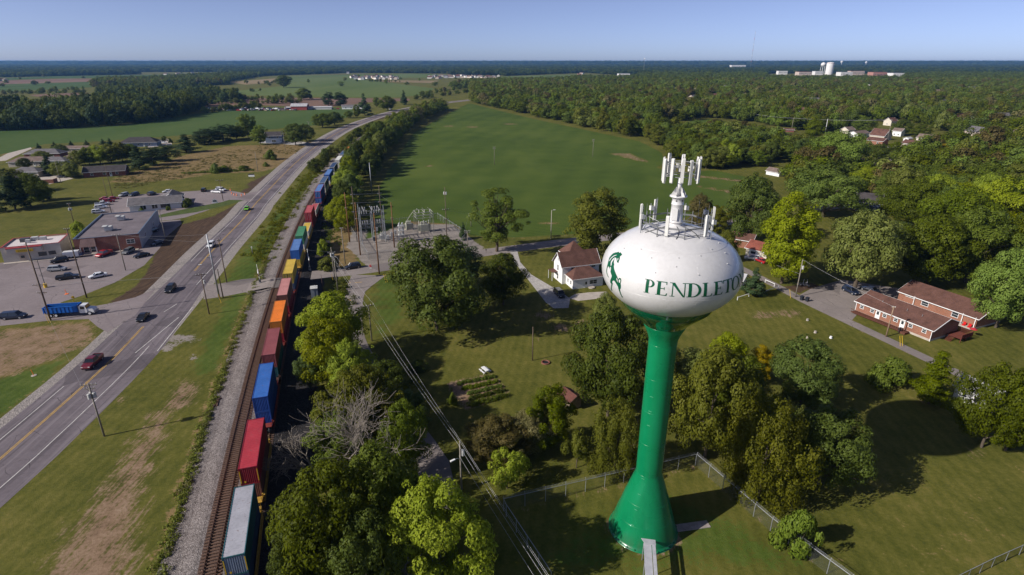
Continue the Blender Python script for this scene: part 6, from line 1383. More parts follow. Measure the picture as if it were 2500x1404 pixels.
m = MB(); m.cyl((0, -.05, 2.45), (0, -.03, 2.45), .42, None, 8); pl = m.build('plate', RED, t); x_ = MB().cyl((0, -.028, 2.45), (0, -.022, 2.45), .46, None, 8).build('border', WHITE, t)
tc = bpy.data.curves.new('stop_text', 'FONT'); tc.body = 'STOP'; tc.size = .32; tc.align_x = 'CENTER'; tc.align_y = 'CENTER'; tc.extrude = .004
to = bpy.data.objects.new('tmp_text', tc); COL.objects.link(to); dg = bpy.context.evaluated_depsgraph_get(); tm_ = bpy.data.meshes.new_from_object(to.evaluated_get(dg)); bpy.data.objects.remove(to); tm_.materials.clear()
x_ = link('sign_lettering', tm_, WHITE, pl, (0, -.06, 2.45)); x_.rotation_euler = (math.pi / 2, 0, 0); MB().box((0, -.04, 1.75), (.5, .02, .3)).build('lower_plate', WHITE, t)
def guys(px, py, lab, n=2):
    t = thing('guy_wire_guard', px, py, lab, 'guy wire guard', 0, 'yellow guy wire guards')
    for k in range(n): MB().cyl((k * .5, 0, 0), (k * .5 - .5, .3, 2.4), .05, None, 6).build('sleeve', YELLOW, t)
guys(942, 690, 'yellow guy guards on the grass by the big oak'); guys(815, 690, 'yellow guy guard at the transformer pole', 1); guys(2198, 845, 'pale yellow guy guards beside the apartment driveway'); guys(119, 788, 'yellow guy guard at the foot of the tallest left pole'); guys(540, 740, 'yellow guy guard at the foot of the steel pole', 1); guys(1930, 728, 'yellow marker beside the pole with the transformer', 1)
t = thing('picnic_table', 1184, 908, 'white picnic table with bench at the corner of the vegetable garden', 'picnic table', R(-58)); MB().box((0, 0, .74), (2.0, .8, .07)).build('table_top', WHITE, t)
for s_ in (-1, 1): MB().box((0, s_ * .75, .44), (2.0, .28, .06)).build('bench', WHITE, t)
for s_ in (-.7, .7): MB().bar((s_, -.75, .0), (s_, .2, .72), .09).bar((s_, .75, .0), (s_, -.2, .72), .09).box((s_, 0, .4), (.08, 1.6, .08)).build('leg_frame', WHITE, t)
t = thing('fire_pit', 1332, 886, 'round brick fire pit on the farmhouse lawn', 'fire pit', 0)
for k in range(14): a = k * .449; MB().box((0, 0, 0), (.34, .2, .26)).build('stone', BR, t, loc=(.8 * math.cos(a), .8 * math.sin(a), .13), rz=a + 1.57)
MB().cyl((0, 0, .02), (0, 0, .1), .7, None, 14).build('ash', BLACKP, t)
for x, y, lb in ((1957, 733, 'dark wheeled bin on the left of the pair by the pole'), (1970, 736, 'dark wheeled bin on the right of the pair by the pole'), (2197, 812, 'dark wheeled bin at the foot of the apartment steps')):
    t = thing('wheeled_bin', x, y, lb, 'bin', R(-60), 'wheeled bins'); MB().add([(-.3, -.35, .1), (.3, -.35, .1), (.3, .35, .1), (-.3, .35, .1), (-.36, -.42, 1.1), (.36, -.42, 1.1), (.36, .42, 1.1), (-.36, .42, 1.1)], [(0, 1, 5, 4), (1, 2, 6, 5), (2, 3, 7, 6), (3, 0, 4, 7), (3, 2, 1, 0)]).build('body', M('bin_plastic', (.025, .03, .04), .4), t); MB().box((0, 0, 1.13), (.8, .92, .08)).build('lid', M('bin_plastic', (.025, .03, .04)), t)
    for s_ in (-.3, .3): MB().cyl((s_ - .05, .4, .13), (s_ + .05, .4, .13), .13, None, 10).build('wheel', TYRE, t)
LF = M('lawn_stone', (.36, .33, .29), .9)
for x, y, lb, c in ((1971, 783, 'small stone lawn ornament near the parched grass', LF), (1990, 813, 'low stone slab with hole on the apartment lawn', CONC), (1971, 827, 'round stone planter beside the shrub', CONC), (2028, 826, 'white cylinder-shaped vent on the apartment lawn', WHITE)):
    t = thing('lawn_fitting', x, y, lb, 'lawn ornament'); MB().lathe([(.3, 0), (.34, .12), (.24, .24), (.28, .5), (.2, .54), (.02, .54)], 12).build('body', c, t)
t = thing('patio_umbrella', 2371, 822, 'red umbrella standing beside the timber deck', 'umbrella'); MB().cyl((0, 0, 0), (0, 0, 2.4), .03, None, 6).build('pole', STEEL, t); MB().lathe([(.8, 1.9), (.4, 2.15), (.05, 2.3)], 8).build('canopy', M('faded_red', (.42, .03, .04), .7), t)
t = thing('yard_sign', 615, 436, 'white and black board sign at the edge of the mown lawn', 'sign', R(10)); MB().box((0, 0, 1.5), (3.0, .2, 1.0)).build('board', WHITE, t); MB().box((0, 0, 2.3), (3.0, .22, .6)).build('header', BLACKP, t)
for s_ in (-1.3, 1.3): MB().box((s_, 0, .6), (.15, .15, 1.2)).build('post', BLACKP, t)
t = thing('monument_sign', 525, 496, 'small white peaked sign on the grass island by the road', 'sign', R(20)); MB().prism([(-1.3, -.15), (1.3, -.15), (1.3, .15), (-1.3, .15)], 0, .5).build('base', WHITE, t); MB().side([(-1.0, .5), (1.0, .5), (1.0, 1.3), (.7, 1.4), (0, 2.1), (-.7, 1.4), (-1.0, 1.3)], -.1, .1).build('board', WHITE, t); MB().box((0, -.12, 1.0), (1.5, .03, .6)).build('panel', BLACKP, t)
dm = [MB().lathe([(.3, 0), (.28, .35), (.26, .36), (.25, .65), (.22, .66), (.2, 1.0), (.02, 1.0)], 12).mesh('drum'), MB().lathe([(.282, .4), (.262, .56)], 12).mesh('band')]
for k, (x, y) in enumerate(((566, 474), (572, 477), (578, 478), (590, 479), (563, 466), (598, 476))):
    t = thing('traffic_drum', x, y, 'orange traffic drum at the roadworks by the white pickup', 'traffic drum', 0, 'roadworks drums'); link('body', dm[0], ORANGE, t); link('band', dm[1], WHITE, t)
for x, y, lb in ((163, 718, 'orange traffic marker at the edge of the front lot'), (83, 917, 'orange marker post on the grass beside the bare lot')):
    t = thing('marker_post', x, y, lb, 'marker'); MB().cyl((0, 0, 0), (-.3, .1, 1.3), .06, None, 6).build('post', ORANGE, t); MB().cyl((0, 0, 0), (0, 0, .08), .5, None, 10).build('base', CONC if x < 100 else ORANGE, t)
t = thing('valve_marker', 181, 736, 'yellow cross-shaped marker on the grass tip', 'marker', R(20)); MB().box((0, 0, .8), (.14, .14, 1.6)).build('post', YELLOW, t); MB().box((0, 0, 1.2), (.7, .12, .5)).build('plate', YELLOW, t)
t = thing('lot_light', 112, 702, 'light pole with yellow drum base and frame in the front lot', 'lamp post', R(20)); MB().cyl((0, 0, 0), (0, 0, 1.2), .42, None, 14).build('base', YELLOW, t); MB().cyl((0, 0, 1.2), (0, 0, 8.5), .1, .08, 8).build('post', DKSTEEL, t)
for z in (5.8, 8.3): MB().box((0, 0, z), (2.2, .12, .12)).build('arm', DKSTEEL, t)
t = thing('meter_post', 617, 620, 'short grey signal post on the verge grass', 'post'); MB().cyl((0, 0, 0), (0, 0, 2.6), .1, None, 8).build('post', STEEL, t); MB().box((0, 0, 2.3), (.3, .3, .6)).build('box', UNIT, t)
t = thing('mailbox', 1187, 618, 'dark mailbox on a post beside the street', 'mailbox'); MB().box((0, 0, .5), (.1, .1, 1.0)).build('post', WOODP, t); MB().box((0, 0, 1.15), (.5, .22, .26)).build('box', BLACKP, t)
# stone bed by the apartment drive
t = thing('rock_garden', 1966, 695, 'bed of pale rocks and posts beside the apartment drive', 'rock garden')
for k in range(16): a = random.random() * 6.28; r_ = random.random() * 2.4; MB().lathe([(.02, -.1), (.3, 0), (.34, .14), (.2, .3), (.02, .33)], 7).build('rock', CONC, t, loc=(r_ * math.cos(a), r_ * math.sin(a) * .6, 0), rz=a)
for x in (-.6, .4): MB().cyl((x, 0, 0), (x, 0, 1.6), .05, None, 6).build('post', WHITE, t)
tag(MB().box((0, 0, .05), (3.0, .16, .1)).build('lying_board', WHITE, None, loc=G(2337, 1000), rz=R(-48)), 'white board lying in the tank shadow near the cottage', 'board')
# loose ties beside the ballast
for k, (x, y) in enumerate(((527, 980), (525, 990), (531, 985))): g = G(x, y); tag(MB().box((0, 0, .12), (2.4, .24, .2)).build('discarded_sleeper', bpy.data.materials['sleeper_wood'], None, loc=g, rz=R(60 + k * 25)), 'discarded sleeper lying in the weeds beside the ballast', 'sleeper', 'discarded sleepers')

# ------------------------------------------------------------------ trees
LM = {'mid': leaf_mat('leaf_mid', (.042, .064, .008), (.086, .125, .017), (.140, .182, .030)),
      'dark': leaf_mat('leaf_dark', (.028, .046, .008), (.060, .088, .015), (.100, .135, .026), .22),
      'lime': leaf_mat('leaf_lime', (.115, .155, .008), (.205, .265, .016), (.29, .345, .030), .40),
      'olive': leaf_mat('leaf_olive', (.062, .076, .012), (.120, .144, .026), (.180, .200, .045)),
      'green': leaf_mat('leaf_green', (.056, .096, .009), (.115, .172, .020), (.170, .230, .034), .32),
      'pine': leaf_mat('needle', (.016, .034, .013), (.034, .062, .023), (.060, .094, .034), .1, .7),
      'yellow': leaf_mat('leaf_yellow', (.18, .155, .008), (.30, .25, .018), (.40, .33, .04), .35),
      'weed': leaf_mat('leaf_weed', (.070, .095, .010), (.135, .165, .020), (.20, .21, .045), .3),
      'brown': leaf_mat('leaf_brown', (.060, .058, .018), (.115, .105, .034), (.18, .155, .06), .25)}
def leaf_mesh(name, C, N, S, cv, rg, lean=.75):
    n = len(C); rv = rg.normal(size=(n, 3)); t = np.cross(N, rv); t /= np.linalg.norm(t, axis=1)[:, None] + 1e-9; b = np.cross(N, t)
    s = S[:, None]
    V = np.stack([C - t * s * .62, C - b * s * .36 + N * s * .05, C + t * s * .62, C + b * s * .36 + N * s * .05], 1).reshape(-1, 3)
    me = bpy.data.meshes.new(name); me.vertices.add(n * 4); me.vertices.foreach_set('co', V.astype(np.float32).ravel())
    me.loops.add(n * 4); me.loops.foreach_set('vertex_index', np.arange(n * 4, dtype=np.int32))
    me.polygons.add(n); me.polygons.foreach_set('loop_start', np.arange(0, n * 4, 4, dtype=np.int32)); me.polygons.foreach_set('loop_total', np.full(n, 4, dtype=np.int32))
    me.update(calc_edges=True)
    at_ = me.attributes.new('cv', 'FLOAT', 'POINT'); at_.data.foreach_set('value', np.repeat(cv, 4).astype(np.float32))
    return me
def unit(v): return v / (np.linalg.norm(v, axis=1)[:, None] + 1e-9)
PROF = {'round': lambda t: np.sqrt(np.clip(1 - (2 * t - .86) ** 2 / 1.30, 0, 1)), 'oval': lambda t: np.sqrt(np.clip(1 - (2 * t - .95) ** 2 / 1.12, 0, 1)), 'spread': lambda t: np.sqrt(np.clip(1 - (t * 1.02 - .30) ** 2 / .52, 0, 1)),
        'cone': lambda t: (1 - t) ** .8 * .95 + .05, 'shrub': lambda t: np.sqrt(np.clip(1 - (t * .98) ** 2, 0, 1))}
def crown(seed, h, r, z0, prof, nc, cr, nl, ls, squash=.78, shell=.35, droop=0.0, name='crown'):
    """clumped foliage: nc clumps of radius cr inside an envelope, nl leaves of size ls"""
    rg = np.random.default_rng(seed); pf = PROF[prof]
    T = []; 
    while len(T) < nc:
        t = rg.random(); 
        if rg.random() < pf(np.array([t]))[0] + .1: T.append(t)
    T = np.array(T); az = rg.random(nc) * 2 * np.pi; k = shell + (1 - shell) * np.sqrt(rg.random(nc)); lob = 1 + .24 * np.sin(az * 2 + seed) + .16 * np.sin(az * 5 + 2.1 * seed + 5 * T)
    rad = pf(T) * r * k * lob; rad = np.maximum(rad - cr * .35, 0)
    cc = np.stack([rad * np.cos(az), rad * np.sin(az), z0 + T * (h - z0 - cr * .5)], 1)
    cs = cr * rg.uniform(.6, 1.35, nc) * (.6 + .4 * pf(T)); o_ = rg.random(nc) < .2; cc[o_, :2] *= 1.16; cc[o_, 2] += rg.uniform(0, .8, o_.sum()); cs[o_] *= .55; w = cs ** 2; w /= w.sum()
    ci = rg.choice(nc, nl, p=w); d = unit(rg.normal(size=(nl, 3)) + np.array([0, 0, .35])); u = .70 + .30 * rg.random(nl) ** .5
    off = d * (cs[ci] * u)[:, None]; off[:, 2] *= squash
    if droop: off[:, 2] -= droop * rg.random(nl) ** 1.5 * cs[ci]
    C = cc[ci] + off + rg.normal(size=(nl, 3)) * ls * .25
    C[:, 2] = np.maximum(C[:, 2], .15)
    ax = C - np.array([0, 0, z0 + (h - z0) * .4]); N = unit(d * .95 + unit(ax) * .45 + rg.normal(size=(nl, 3)) * .34 + np.array([0, 0, .2]))
    cvv = rg.random(nc); return leaf_mesh(name, C, N, ls * rg.uniform(.5, 1.5, nl), cvv[ci] * .7 + .3 * rg.random(nl), rg), cc, cs
def trunk_mesh(seed, h, r, z0, cc, tr, limbs=9, name='trunk'):
    rn = random.Random(seed); m = MB(); top = z0 + (h - z0) * .5; p = Vector((0, 0, -.15)); pr = tr * 1.35; segs = 5; line = []
    for i in range(segs + 1):
        t = i / segs; q = Vector((rn.gauss(0, .12) * t * 2, rn.gauss(0, .12) * t * 2, -.15 + top * t)); rr = tr * (1.0 - .65 * t)
        if i: m.cyl(p, q, pr, rr, 8, False)
        p, pr = q, rr; line.append((q, rr))
    for k in sorted(range(len(cc)), key=lambda k: rn.random())[:limbs]:
        e = Vector(cc[k]); st, rr = line[min(segs, max(1, int((e.z * .55) / top * segs)))] ; mid = st.lerp(e, .5) + Vector((rn.gauss(0, .3), rn.gauss(0, .3), .5))
        m.cyl(st, mid, rr * .55, rr * .32, 5, False); m.cyl(mid, e, rr * .32, .04, 5, False)
    return m.mesh(name, True)
TP = {}
def proto(key, seed, h, r, z0, prof, nc, cr, nl, ls, tr=.35, limbs=9, **kw):
    cm, cc, cs = crown(seed, h, r, z0, prof, nc, cr, nl, ls, **kw); TP[key] = (cm, trunk_mesh(seed, h, r, z0, cc, tr, limbs), h, r)
for i in range(3): proto('round%d' % i, 31 + i, 16, 7.0, 2.2 + .4 * i, 'round', 125, 1.65, 25000, .33)
for i in range(2): proto('oval%d' % i, 51 + i, 20, 6.0, 2.4, 'oval', 125, 1.55, 23000, .33)
for i in range(2): proto('spread%d' % i, 61 + i, 14, 8.2, 4.2, 'spread', 115, 1.65, 23000, .33, tr=.45, limbs=14)
proto('airy', 71, 20, 6.2, 3.2, 'oval', 70, 1.45, 14000, .33, tr=.42, limbs=30, shell=.25)
proto('willow', 81, 14, 7.2, 1.4, 'round', 120, 1.5, 25000, .28, droop=1.3, squash=.9)
for i in range(2): proto('pine%d' % i, 91 + i, 17, 5.2, 1.2, 'round' if i else 'cone', 85, 1.8, 15000, .34, squash=.42, tr=.3)
proto('spruce', 95, 14, 4.0, .6, 'cone', 80, 1.3, 9000, .34, squash=.4, tr=.22)
for i in range(2): proto('shrub%d' % i, 101 + i, 3.2, 2.6, .15, 'shrub', 30, .95, 4200, .26, tr=.08, limbs=4)
proto('fruit', 111, 6.0, 3.2, 1.5, 'round', 30, 1.0, 4800, .23, tr=.14, limbs=10)
NT = [0]
def tree(X, Y, h, w, kind, mat, label, group=None, name='tree', cat='tree', rz=None):
    cm, tm, ph, pr = TP[kind]; rt = empty(name, (X, Y, 0), random.random() * 6.28 if rz is None else rz, label, cat, group)
    sw = (w / 2) / (pr * 1.08); rt.scale = (sw, sw, h / ph)
    link('crown', cm, LM[mat], rt); link('trunk', tm, BARK, rt); NT[0] += 1; return rt
def tpx(cx, by, ty, w, kind, mat, label, group=None, name='tree', cat='tree'):
    """tree whose crown centre shows at photo column cx, foot at row by, top at row ty, crown w photo pixels wide"""
    Y = G(1250, by).y; h = height_at(Y, ty); dp = depth(Y, h * .6); return tree((cx - 1250) / FPX * dp, Y, h, w * dp / FPX, kind, mat, label, group, name, cat)
SH = dict(name='shrub', cat='shrub')
T_ = [  # foreground and yards
    (1062, 1440, 1168, 250, 'round0', 'lime', 'bright yellow-green tree at the bottom centre edge'), (800, 1445, 1130, 260, 'round1', 'mid', 'large grey-green tree at the bottom beside the cinder strip'), (925, 1360, 1085, 220, 'round2', 'mid', 'large green tree left of the bright one at the bottom'),
    (730, 1480, 1270, 130, 'oval0', 'dark', 'dark tree at the bottom edge nearest the train'), (890, 1500, 1250, 200, 'round1', 'dark', 'dark tree cut by the bottom edge behind the bright one'), (1010, 1330, 1160, 140, 'oval1', 'mid', 'green tree just above the bright tree at the bottom'),
    (990, 1230, 1130, 90, 'round0', 'olive', 'olive tree below the dead tree'), (830, 1110, 985, 180, 'round2', 'mid', 'grey green tree behind the dead branches'), (985, 1165, 975, 120, 'round1', 'green', 'green tree right of the dead tree'), (880, 1080, 895, 190, 'round0', 'olive', 'dull olive tree above the dead tree'),
    (800, 930, 770, 155, 'round1', 'lime', 'yellow-green tree lower in the row beside the train'), (812, 880, 712, 165, 'round2', 'lime', 'yellow-green tree at the lane bend beside the train'), (850, 960, 830, 120, 'round0', 'lime', 'yellow-green tree at the right of the row beside the train'), (752, 955, 862, 60, 'oval0', 'dark', 'narrow dark tree beside the cinder strip'), (935, 990, 880, 130, 'round2', 'dark', 'dark tree in the shade below the lane pole'), (990, 1050, 950, 110, 'oval1', 'dark', 'dark tree in the shade right of the olive tree'),
    (1060, 806, 566, 240, 'round1', 'dark', 'massive dark oak in the middle of the lawn'), (1130, 700, 592, 110, 'pine1', 'pine', 'blue-green tree behind the right side of the big oak'), (1228, 744, 617, 115, 'round2', 'dark', 'round dense dark tree right of the big oak'), (1212, 614, 455, 132, 'airy', 'mid', 'tall airy elm with visible limbs beside the street'), (1462, 645, 456, 152, 'oval0', 'olive', 'tall olive tree behind the farmhouse'),
    (1478, 800, 715, 70, 'round0', 'olive', 'small olive tree under the left side of the tank'), (1495, 1015, 745, 195, 'round1', 'dark', 'large dark maple left of the tower stem'), (1508, 1156, 968, 132, 'willow', 'olive', 'drooping olive tree left of the tower stem inside the orchard'), (1345, 1098, 938, 118, 'oval1', 'green', 'bright green tree beside the garden shed'), (1215, 1130, 1015, 150, 'round0', 'brown', 'dark scrubby thicket below the vegetable garden'), (1295, 1110, 1000, 120, 'round2', 'brown', 'brownish scrubby tree between garden and green tree'),
    (1238, 1192, 1092, 100, 'fruit', 'lime', 'small yellow-green fruit tree near the fence'), (1410, 1142, 1050, 64, 'fruit', 'olive', 'small olive tree with leaning bare trunk'), (1745, 1120, 838, 200, 'round2', 'olive', 'large olive tree right of the tower stem'), (1690, 990, 850, 120, 'oval0', 'olive', 'olive tree tucked behind the tower stem'), (1972, 988, 826, 170, 'round0', 'dark', 'round dark tree behind the right-hand group'),
    (1880, 1212, 962, 215, 'willow', 'olive', 'drooping grey-olive tree at the fence corner'), (2022, 1180, 992, 205, 'round1', 'dark', 'wide dark tree at the right of the fence corner group'), (1810, 1040, 860, 150, 'round1', 'mid', 'green tree in the middle of the fence corner group'), (1860, 932, 842, 64, 'oval1', 'yellow', 'small yellow tree showing between the big trees'), (1780, 930, 812, 110, 'round2', 'lime', 'yellow-green tree top behind the right-hand group'), (1950, 1110, 990, 120, 'willow', 'olive', 'low drooping olive tree in front of the wide dark tree'),
    (2292, 985, 850, 112, 'pine0', 'green', 'layered green tree beside the white cottage'), (2440, 1092, 882, 150, 'round1', 'mid', 'green tree hiding the white cottage'), (2500, 1100, 895, 110, 'oval0', 'green', 'lighter green tree at the right edge'), (2480, 1090, 1020, 70, 'round0', 'lime', 'small bright tree at the right edge below the cottage trees'),
    (1845, 722, 650, 60, 'spruce', 'pine', 'small dark spruce at the bend of the apartment drive'), (1932, 692, 463, 152, 'oval1', 'lime', 'tall bright yellow-green sycamore behind the drive'), (2112, 708, 512, 215, 'spread1', 'olive', 'broad olive tree behind the parking court'), (1842, 590, 424, 145, 'round0', 'dark', 'dark green tree right of the antenna'), (2022, 530, 414, 190, 'spread0', 'mid', 'spreading tree with visible trunk beside the grey road'),
    (2250, 560, 430, 130, 'round1', 'mid', 'green tree above the navy house'), (2290, 700, 520, 170, 'round2', 'mid', 'large tree behind the apartment roofs'), (2390, 690, 505, 170, 'round0', 'mid', 'large green tree behind the rear apartments'), (2470, 800, 600, 150, 'round1', 'green', 'bright green tree at the right end of the apartments'), (2450, 760, 640, 120, 'oval0', 'green', 'bright lower tree beside the rear apartments'), (2500, 690, 520, 150, 'round2', 'mid', 'large tree at the right frame edge'),
    (2200, 640, 540, 110, 'oval1', 'dark', 'dark tree between the broad olive and the big tree'), (2350, 600, 450, 160, 'round1', 'green', 'bright crowned tree in the right woods'), (2460, 590, 430, 170, 'round0', 'lime', 'yellow-green crown high in the right woods'), (2280, 480, 400, 120, 'round2', 'mid', 'mid green tree in the right woods above the navy house'), (2195, 520, 452, 90, 'round0', 'mid', 'small green tree beside the navy house'), (2400, 500, 400, 140, 'round1', 'mid', 'broad tree in the right woods'), (2490, 500, 400, 130, 'oval0', 'olive', 'olive tree in the right woods at the frame edge'),
    (1775, 640, 560, 60, 'round2', 'olive', 'small olive tree at the right edge of the tank'), (1710, 560, 472, 70, 'round0', 'brown', 'small brownish tree behind the antenna ring'), (1755, 570, 500, 60, 'oval0', 'olive', 'small olive tree behind the right side of the antenna ring'),
    (2055, 425, 315, 135, 'round1', 'green', 'large bright round tree left of the distant clearing'), (1990, 340, 288, 50, 'round2', 'green', 'small round tree beside the white leaning pole'), (2120, 470, 405, 90, 'round0', 'lime', 'yellowish tree below the ranch house'), (2310, 400, 348, 70, 'oval1', 'yellow', 'golden tree right of the two-storey house'),
    (2110, 322, 285, 50, 'round0', 'mid', 'tree behind the long white house of the clearing'), (2205, 330, 290, 46, 'round2', 'dark', 'tree behind the narrow white house of the clearing'), (2250, 336, 300, 44, 'oval1', 'mid', 'tree behind the pale two-storey house'), (2190, 372, 345, 36, 'round1', 'green', 'small tree in front of the brick bungalow of the clearing'), (2235, 384, 352, 50, 'round2', 'mid', 'tree in front of the low tan bungalow'), (2285, 380, 345, 48, 'round0', 'olive', 'olive tree below the two-storey house'), (2150, 388, 350, 50, 'round0', 'dark', 'dark tree left of the clearing driveway'),
    # left side
    (18, 512, 408, 90, 'spruce', 'pine', 'tall dark conifer at the left frame edge'), (60, 505, 420, 90, 'round1', 'mid', 'green tree beside the left edge conifer'), (96, 490, 425, 50, 'spruce', 'pine', 'dark conifer at the corner of the left lawn'), (30, 470, 412, 70, 'round2', 'olive', 'olive tree before the left bungalows'), (112, 428, 372, 42, 'spruce', 'pine', 'dark conifer in the middle of the left estate'), (100, 398, 368, 50, 'round0', 'olive', 'pale green estate tree left of the white gable'), (146, 432, 392, 50, 'round1', 'olive', 'olive tree beside the estate drive'),
    (57, 412, 385, 32, 'round2', 'dark', 'small dark tree on the grey-roofed bungalow lawn'), (145, 378, 352, 34, 'round0', 'dark', 'small dark tree behind the estate roofs'), (188, 404, 366, 44, 'round2', 'olive', 'leftmost olive tree of the estate row'), (212, 402, 358, 46, 'round0', 'green', 'second tree of the estate row'), (238, 400, 352, 50, 'round1', 'lime', 'yellow-green tree at the centre of the estate row'), (265, 398, 350, 48, 'oval1', 'olive', 'fourth tree of the estate row'), (292, 394, 347, 48, 'round0', 'olive', 'fifth tree of the estate row'), (318, 390, 350, 42, 'round2', 'green', 'rightmost leafy tree of the estate row'), (172, 434, 396, 44, 'round2', 'olive', 'small olive tree beside the estate drive end'), (292, 424, 398, 45, 'pine1', 'pine', 'low dark pine beside the nearest bungalow'),
    (332, 414, 352, 56, 'pine0', 'pine', 'dark green pine left of the dry meadow'), (366, 404, 354, 54, 'pine1', 'pine', 'second dark pine left of the dry meadow'), (400, 394, 350, 54, 'pine1', 'pine', 'third dark pine left of the dry meadow'), (450, 372, 325, 65, 'pine0', 'pine', 'tall dark pine at the top of the dry meadow'), (495, 352, 312, 66, 'pine1', 'pine', 'dark pine in the row above the dry meadow'), (540, 345, 300, 68, 'pine1', 'pine', 'largest dark pine in the row above the dry meadow'), (575, 340, 306, 50, 'round1', 'dark', 'dark tree right of the pine row'),
    (600, 336, 276, 40, 'oval0', 'mid', 'tall slender tree above the dry meadow'), (632, 353, 305, 38, 'oval1', 'green', 'green tree left of the blue roadside house'), (718, 355, 300, 62, 'round2', 'dark', 'dark tree right of the blue roadside house'), (745, 345, 302, 48, 'round0', 'dark', 'dark tree beside the highway right of the blue house'), (785, 312, 275, 50, 'round1', 'mid', 'tree clump by the highway left of the bend'), (815, 306, 272, 46, 'round2', 'dark', 'dark tree clump by the highway bend'), (850, 288, 270, 24, 'round0', 'mid', 'small tree beside the highway bend'),
    (888, 282, 226, 40, 'spruce', 'pine', 'tall dark conifer at the highway bend'), (870, 287, 255, 24, 'oval1', 'green', 'small green tree at the foot of the tall conifer'), (945, 270, 232, 40, 'round1', 'mid', 'rounded tree right of the tall conifer'), (985, 256, 218, 24, 'spruce', 'pine', 'dark slender conifer beyond the bend'), (918, 262, 236, 20, 'oval0', 'mid', 'slim tree right of the far sheds'), (800, 258, 222, 34, 'pine1', 'pine', 'left dark pine behind the far sheds'), (830, 258, 222, 40, 'pine1', 'pine', 'right dark pine behind the far sheds'), (740, 244, 214, 40, 'round2', 'mid', 'tree above the red barn'), (690, 214, 182, 40, 'oval0', 'dark', 'tree at the field corner beyond the barn'), (83, 208, 196, 14, 'round0', 'dark', 'lone round tree in the far left field'),
    (1290, 640, 600, 30, 'shrub0', 'mid', 'bush beside the farm drive entrance')]
T_.append((1130, 585, 540, 26, 'spruce', 'pine', 'slim dark cedar at the substation corner'))
for a in T_[:-2]: tpx(*a)
tpx(*T_[-1])
S_ = [(2182, 938, 876, 98, 'shrub0', 'mid', 'large rounded shrub on the apartment lawn'), (1958, 1345, 1252, 115, 'shrub1', 'green', 'loose green sapling against the tower fence'), (660, 390, 366, 34, 'shrub0', 'mid', 'round bush in the dry meadow by the road'), (525, 422, 398, 28, 'shrub1', 'mid', 'bush at the lower edge of the dry meadow'), (548, 418, 405, 40, 'shrub0', 'mid', 'low bush right of the meadow edge bush'), (592, 416, 404, 34, 'shrub1', 'mid', 'low bush at the right of the meadow edge'), (648, 406, 396, 16, 'shrub0', 'mid', 'small bush under the meadow pole'),
      (190, 580, 540, 40, 'shrub1', 'lime', 'yellow-green bush between store and brick building'), (458, 505, 484, 26, 'shrub0', 'dark', 'dark shrub at the right end of the white office'), (410, 513, 503, 14, 'shrub1', 'mid', 'small shrub before the middle of the white office'), (345, 518, 508, 16, 'shrub0', 'mid', 'small shrub at the left front of the white office'), (1105, 990, 960, 26, 'shrub0', 'mid', 'small shrub at the garden edge'), (1020, 905, 880, 60, 'shrub1', 'dark', 'low dark shrub in the shade of the lane trees'), (788, 620, 585, 30, 'shrub0', 'lime', 'yellow-green bush beside the train past the crossing'), (800, 660, 628, 50, 'shrub1', 'olive', 'bush beside the street left of the black SUV'), (1040, 775, 735, 40, 'shrub1', 'dark', 'low branch clump under the big oak'),
      (400, 344, 332, 14, 'shrub0', 'dark', 'round dark shrub beside the large dark-roofed house'), (414, 349, 337, 14, 'shrub1', 'dark', 'second dark shrub beside the large dark-roofed house'), (92, 364, 348, 14, 'spruce', 'pine', 'small cone-shaped shrub first behind the estate'), (131, 361, 345, 16, 'spruce', 'pine', 'small cone-shaped shrub second behind the estate'), (172, 358, 343, 16, 'spruce', 'pine', 'small cone-shaped shrub third behind the estate'), (210, 357, 341, 16, 'spruce', 'pine', 'small cone-shaped shrub fourth behind the estate'), (250, 354, 338, 18, 'spruce', 'pine', 'small dark cone-shaped shrub fifth behind the estate'), (266, 354, 336, 18, 'spruce', 'pine', 'small dark cone-shaped shrub sixth behind the estate'), (2420, 930, 905, 40, 'shrub1', 'brown', 'bare twiggy bush at the end of the apartment lawn'), (1830, 935, 900, 40, 'shrub1', 'brown', 'grey twiggy bush beside the yellow tree')]
for a in S_: tpx(*a, **SH)
# hedgerow along the tracks: trees between the railway and the bean field
rn = random.Random(5)
FARP = []                       # points of the woodland mass: x, y, width scale, height scale
HG = 'hedgerow trees between the railway and the bean field'
i = 0
for y in np.arange(205, 800, 10.5):
    p, hd = along(TR, y); nr = Vector((math.sin(hd), -math.cos(hd)))
    for k in range(2 if y > 300 else 1):
        o_ = rn.uniform(8.5, 11.5) + k * rn.uniform(8, 11) + (2 if y < 260 else 0); hgt = rn.uniform(9, 14) if y < 250 else rn.uniform(11, 17); q = p + nr * o_
        if y > 470: FARP.append((q.x, q.y, rn.uniform(.75, 1.0), hgt / 16, rn.random() * 6.28)); continue
        tree(q.x, q.y, hgt, rn.uniform(9, 13), rn.choice(('round0', 'round1', 'round2', 'oval1')), rn.choice(('mid', 'dark', 'green', 'lime', 'mid')) if y < 300 else rn.choice(('mid', 'dark', 'mid', 'dark', 'olive')), 'leafy tree in the dense hedgerow between the railway and the bean field', HG); i += 1
for y in np.arange(330, 560, 19):
    p, hd = along(TR, y); nr = Vector((math.sin(hd), -math.cos(hd))); q = p - nr * rn.uniform(10, 13)
    tree(q.x, q.y, rn.uniform(5, 9), rn.uniform(7, 10), rn.choice(('round0', 'round2')), rn.choice(('mid', 'dark', 'olive')), 'lower hedgerow tree between the highway and the railway', 'hedgerow trees between highway and railway')
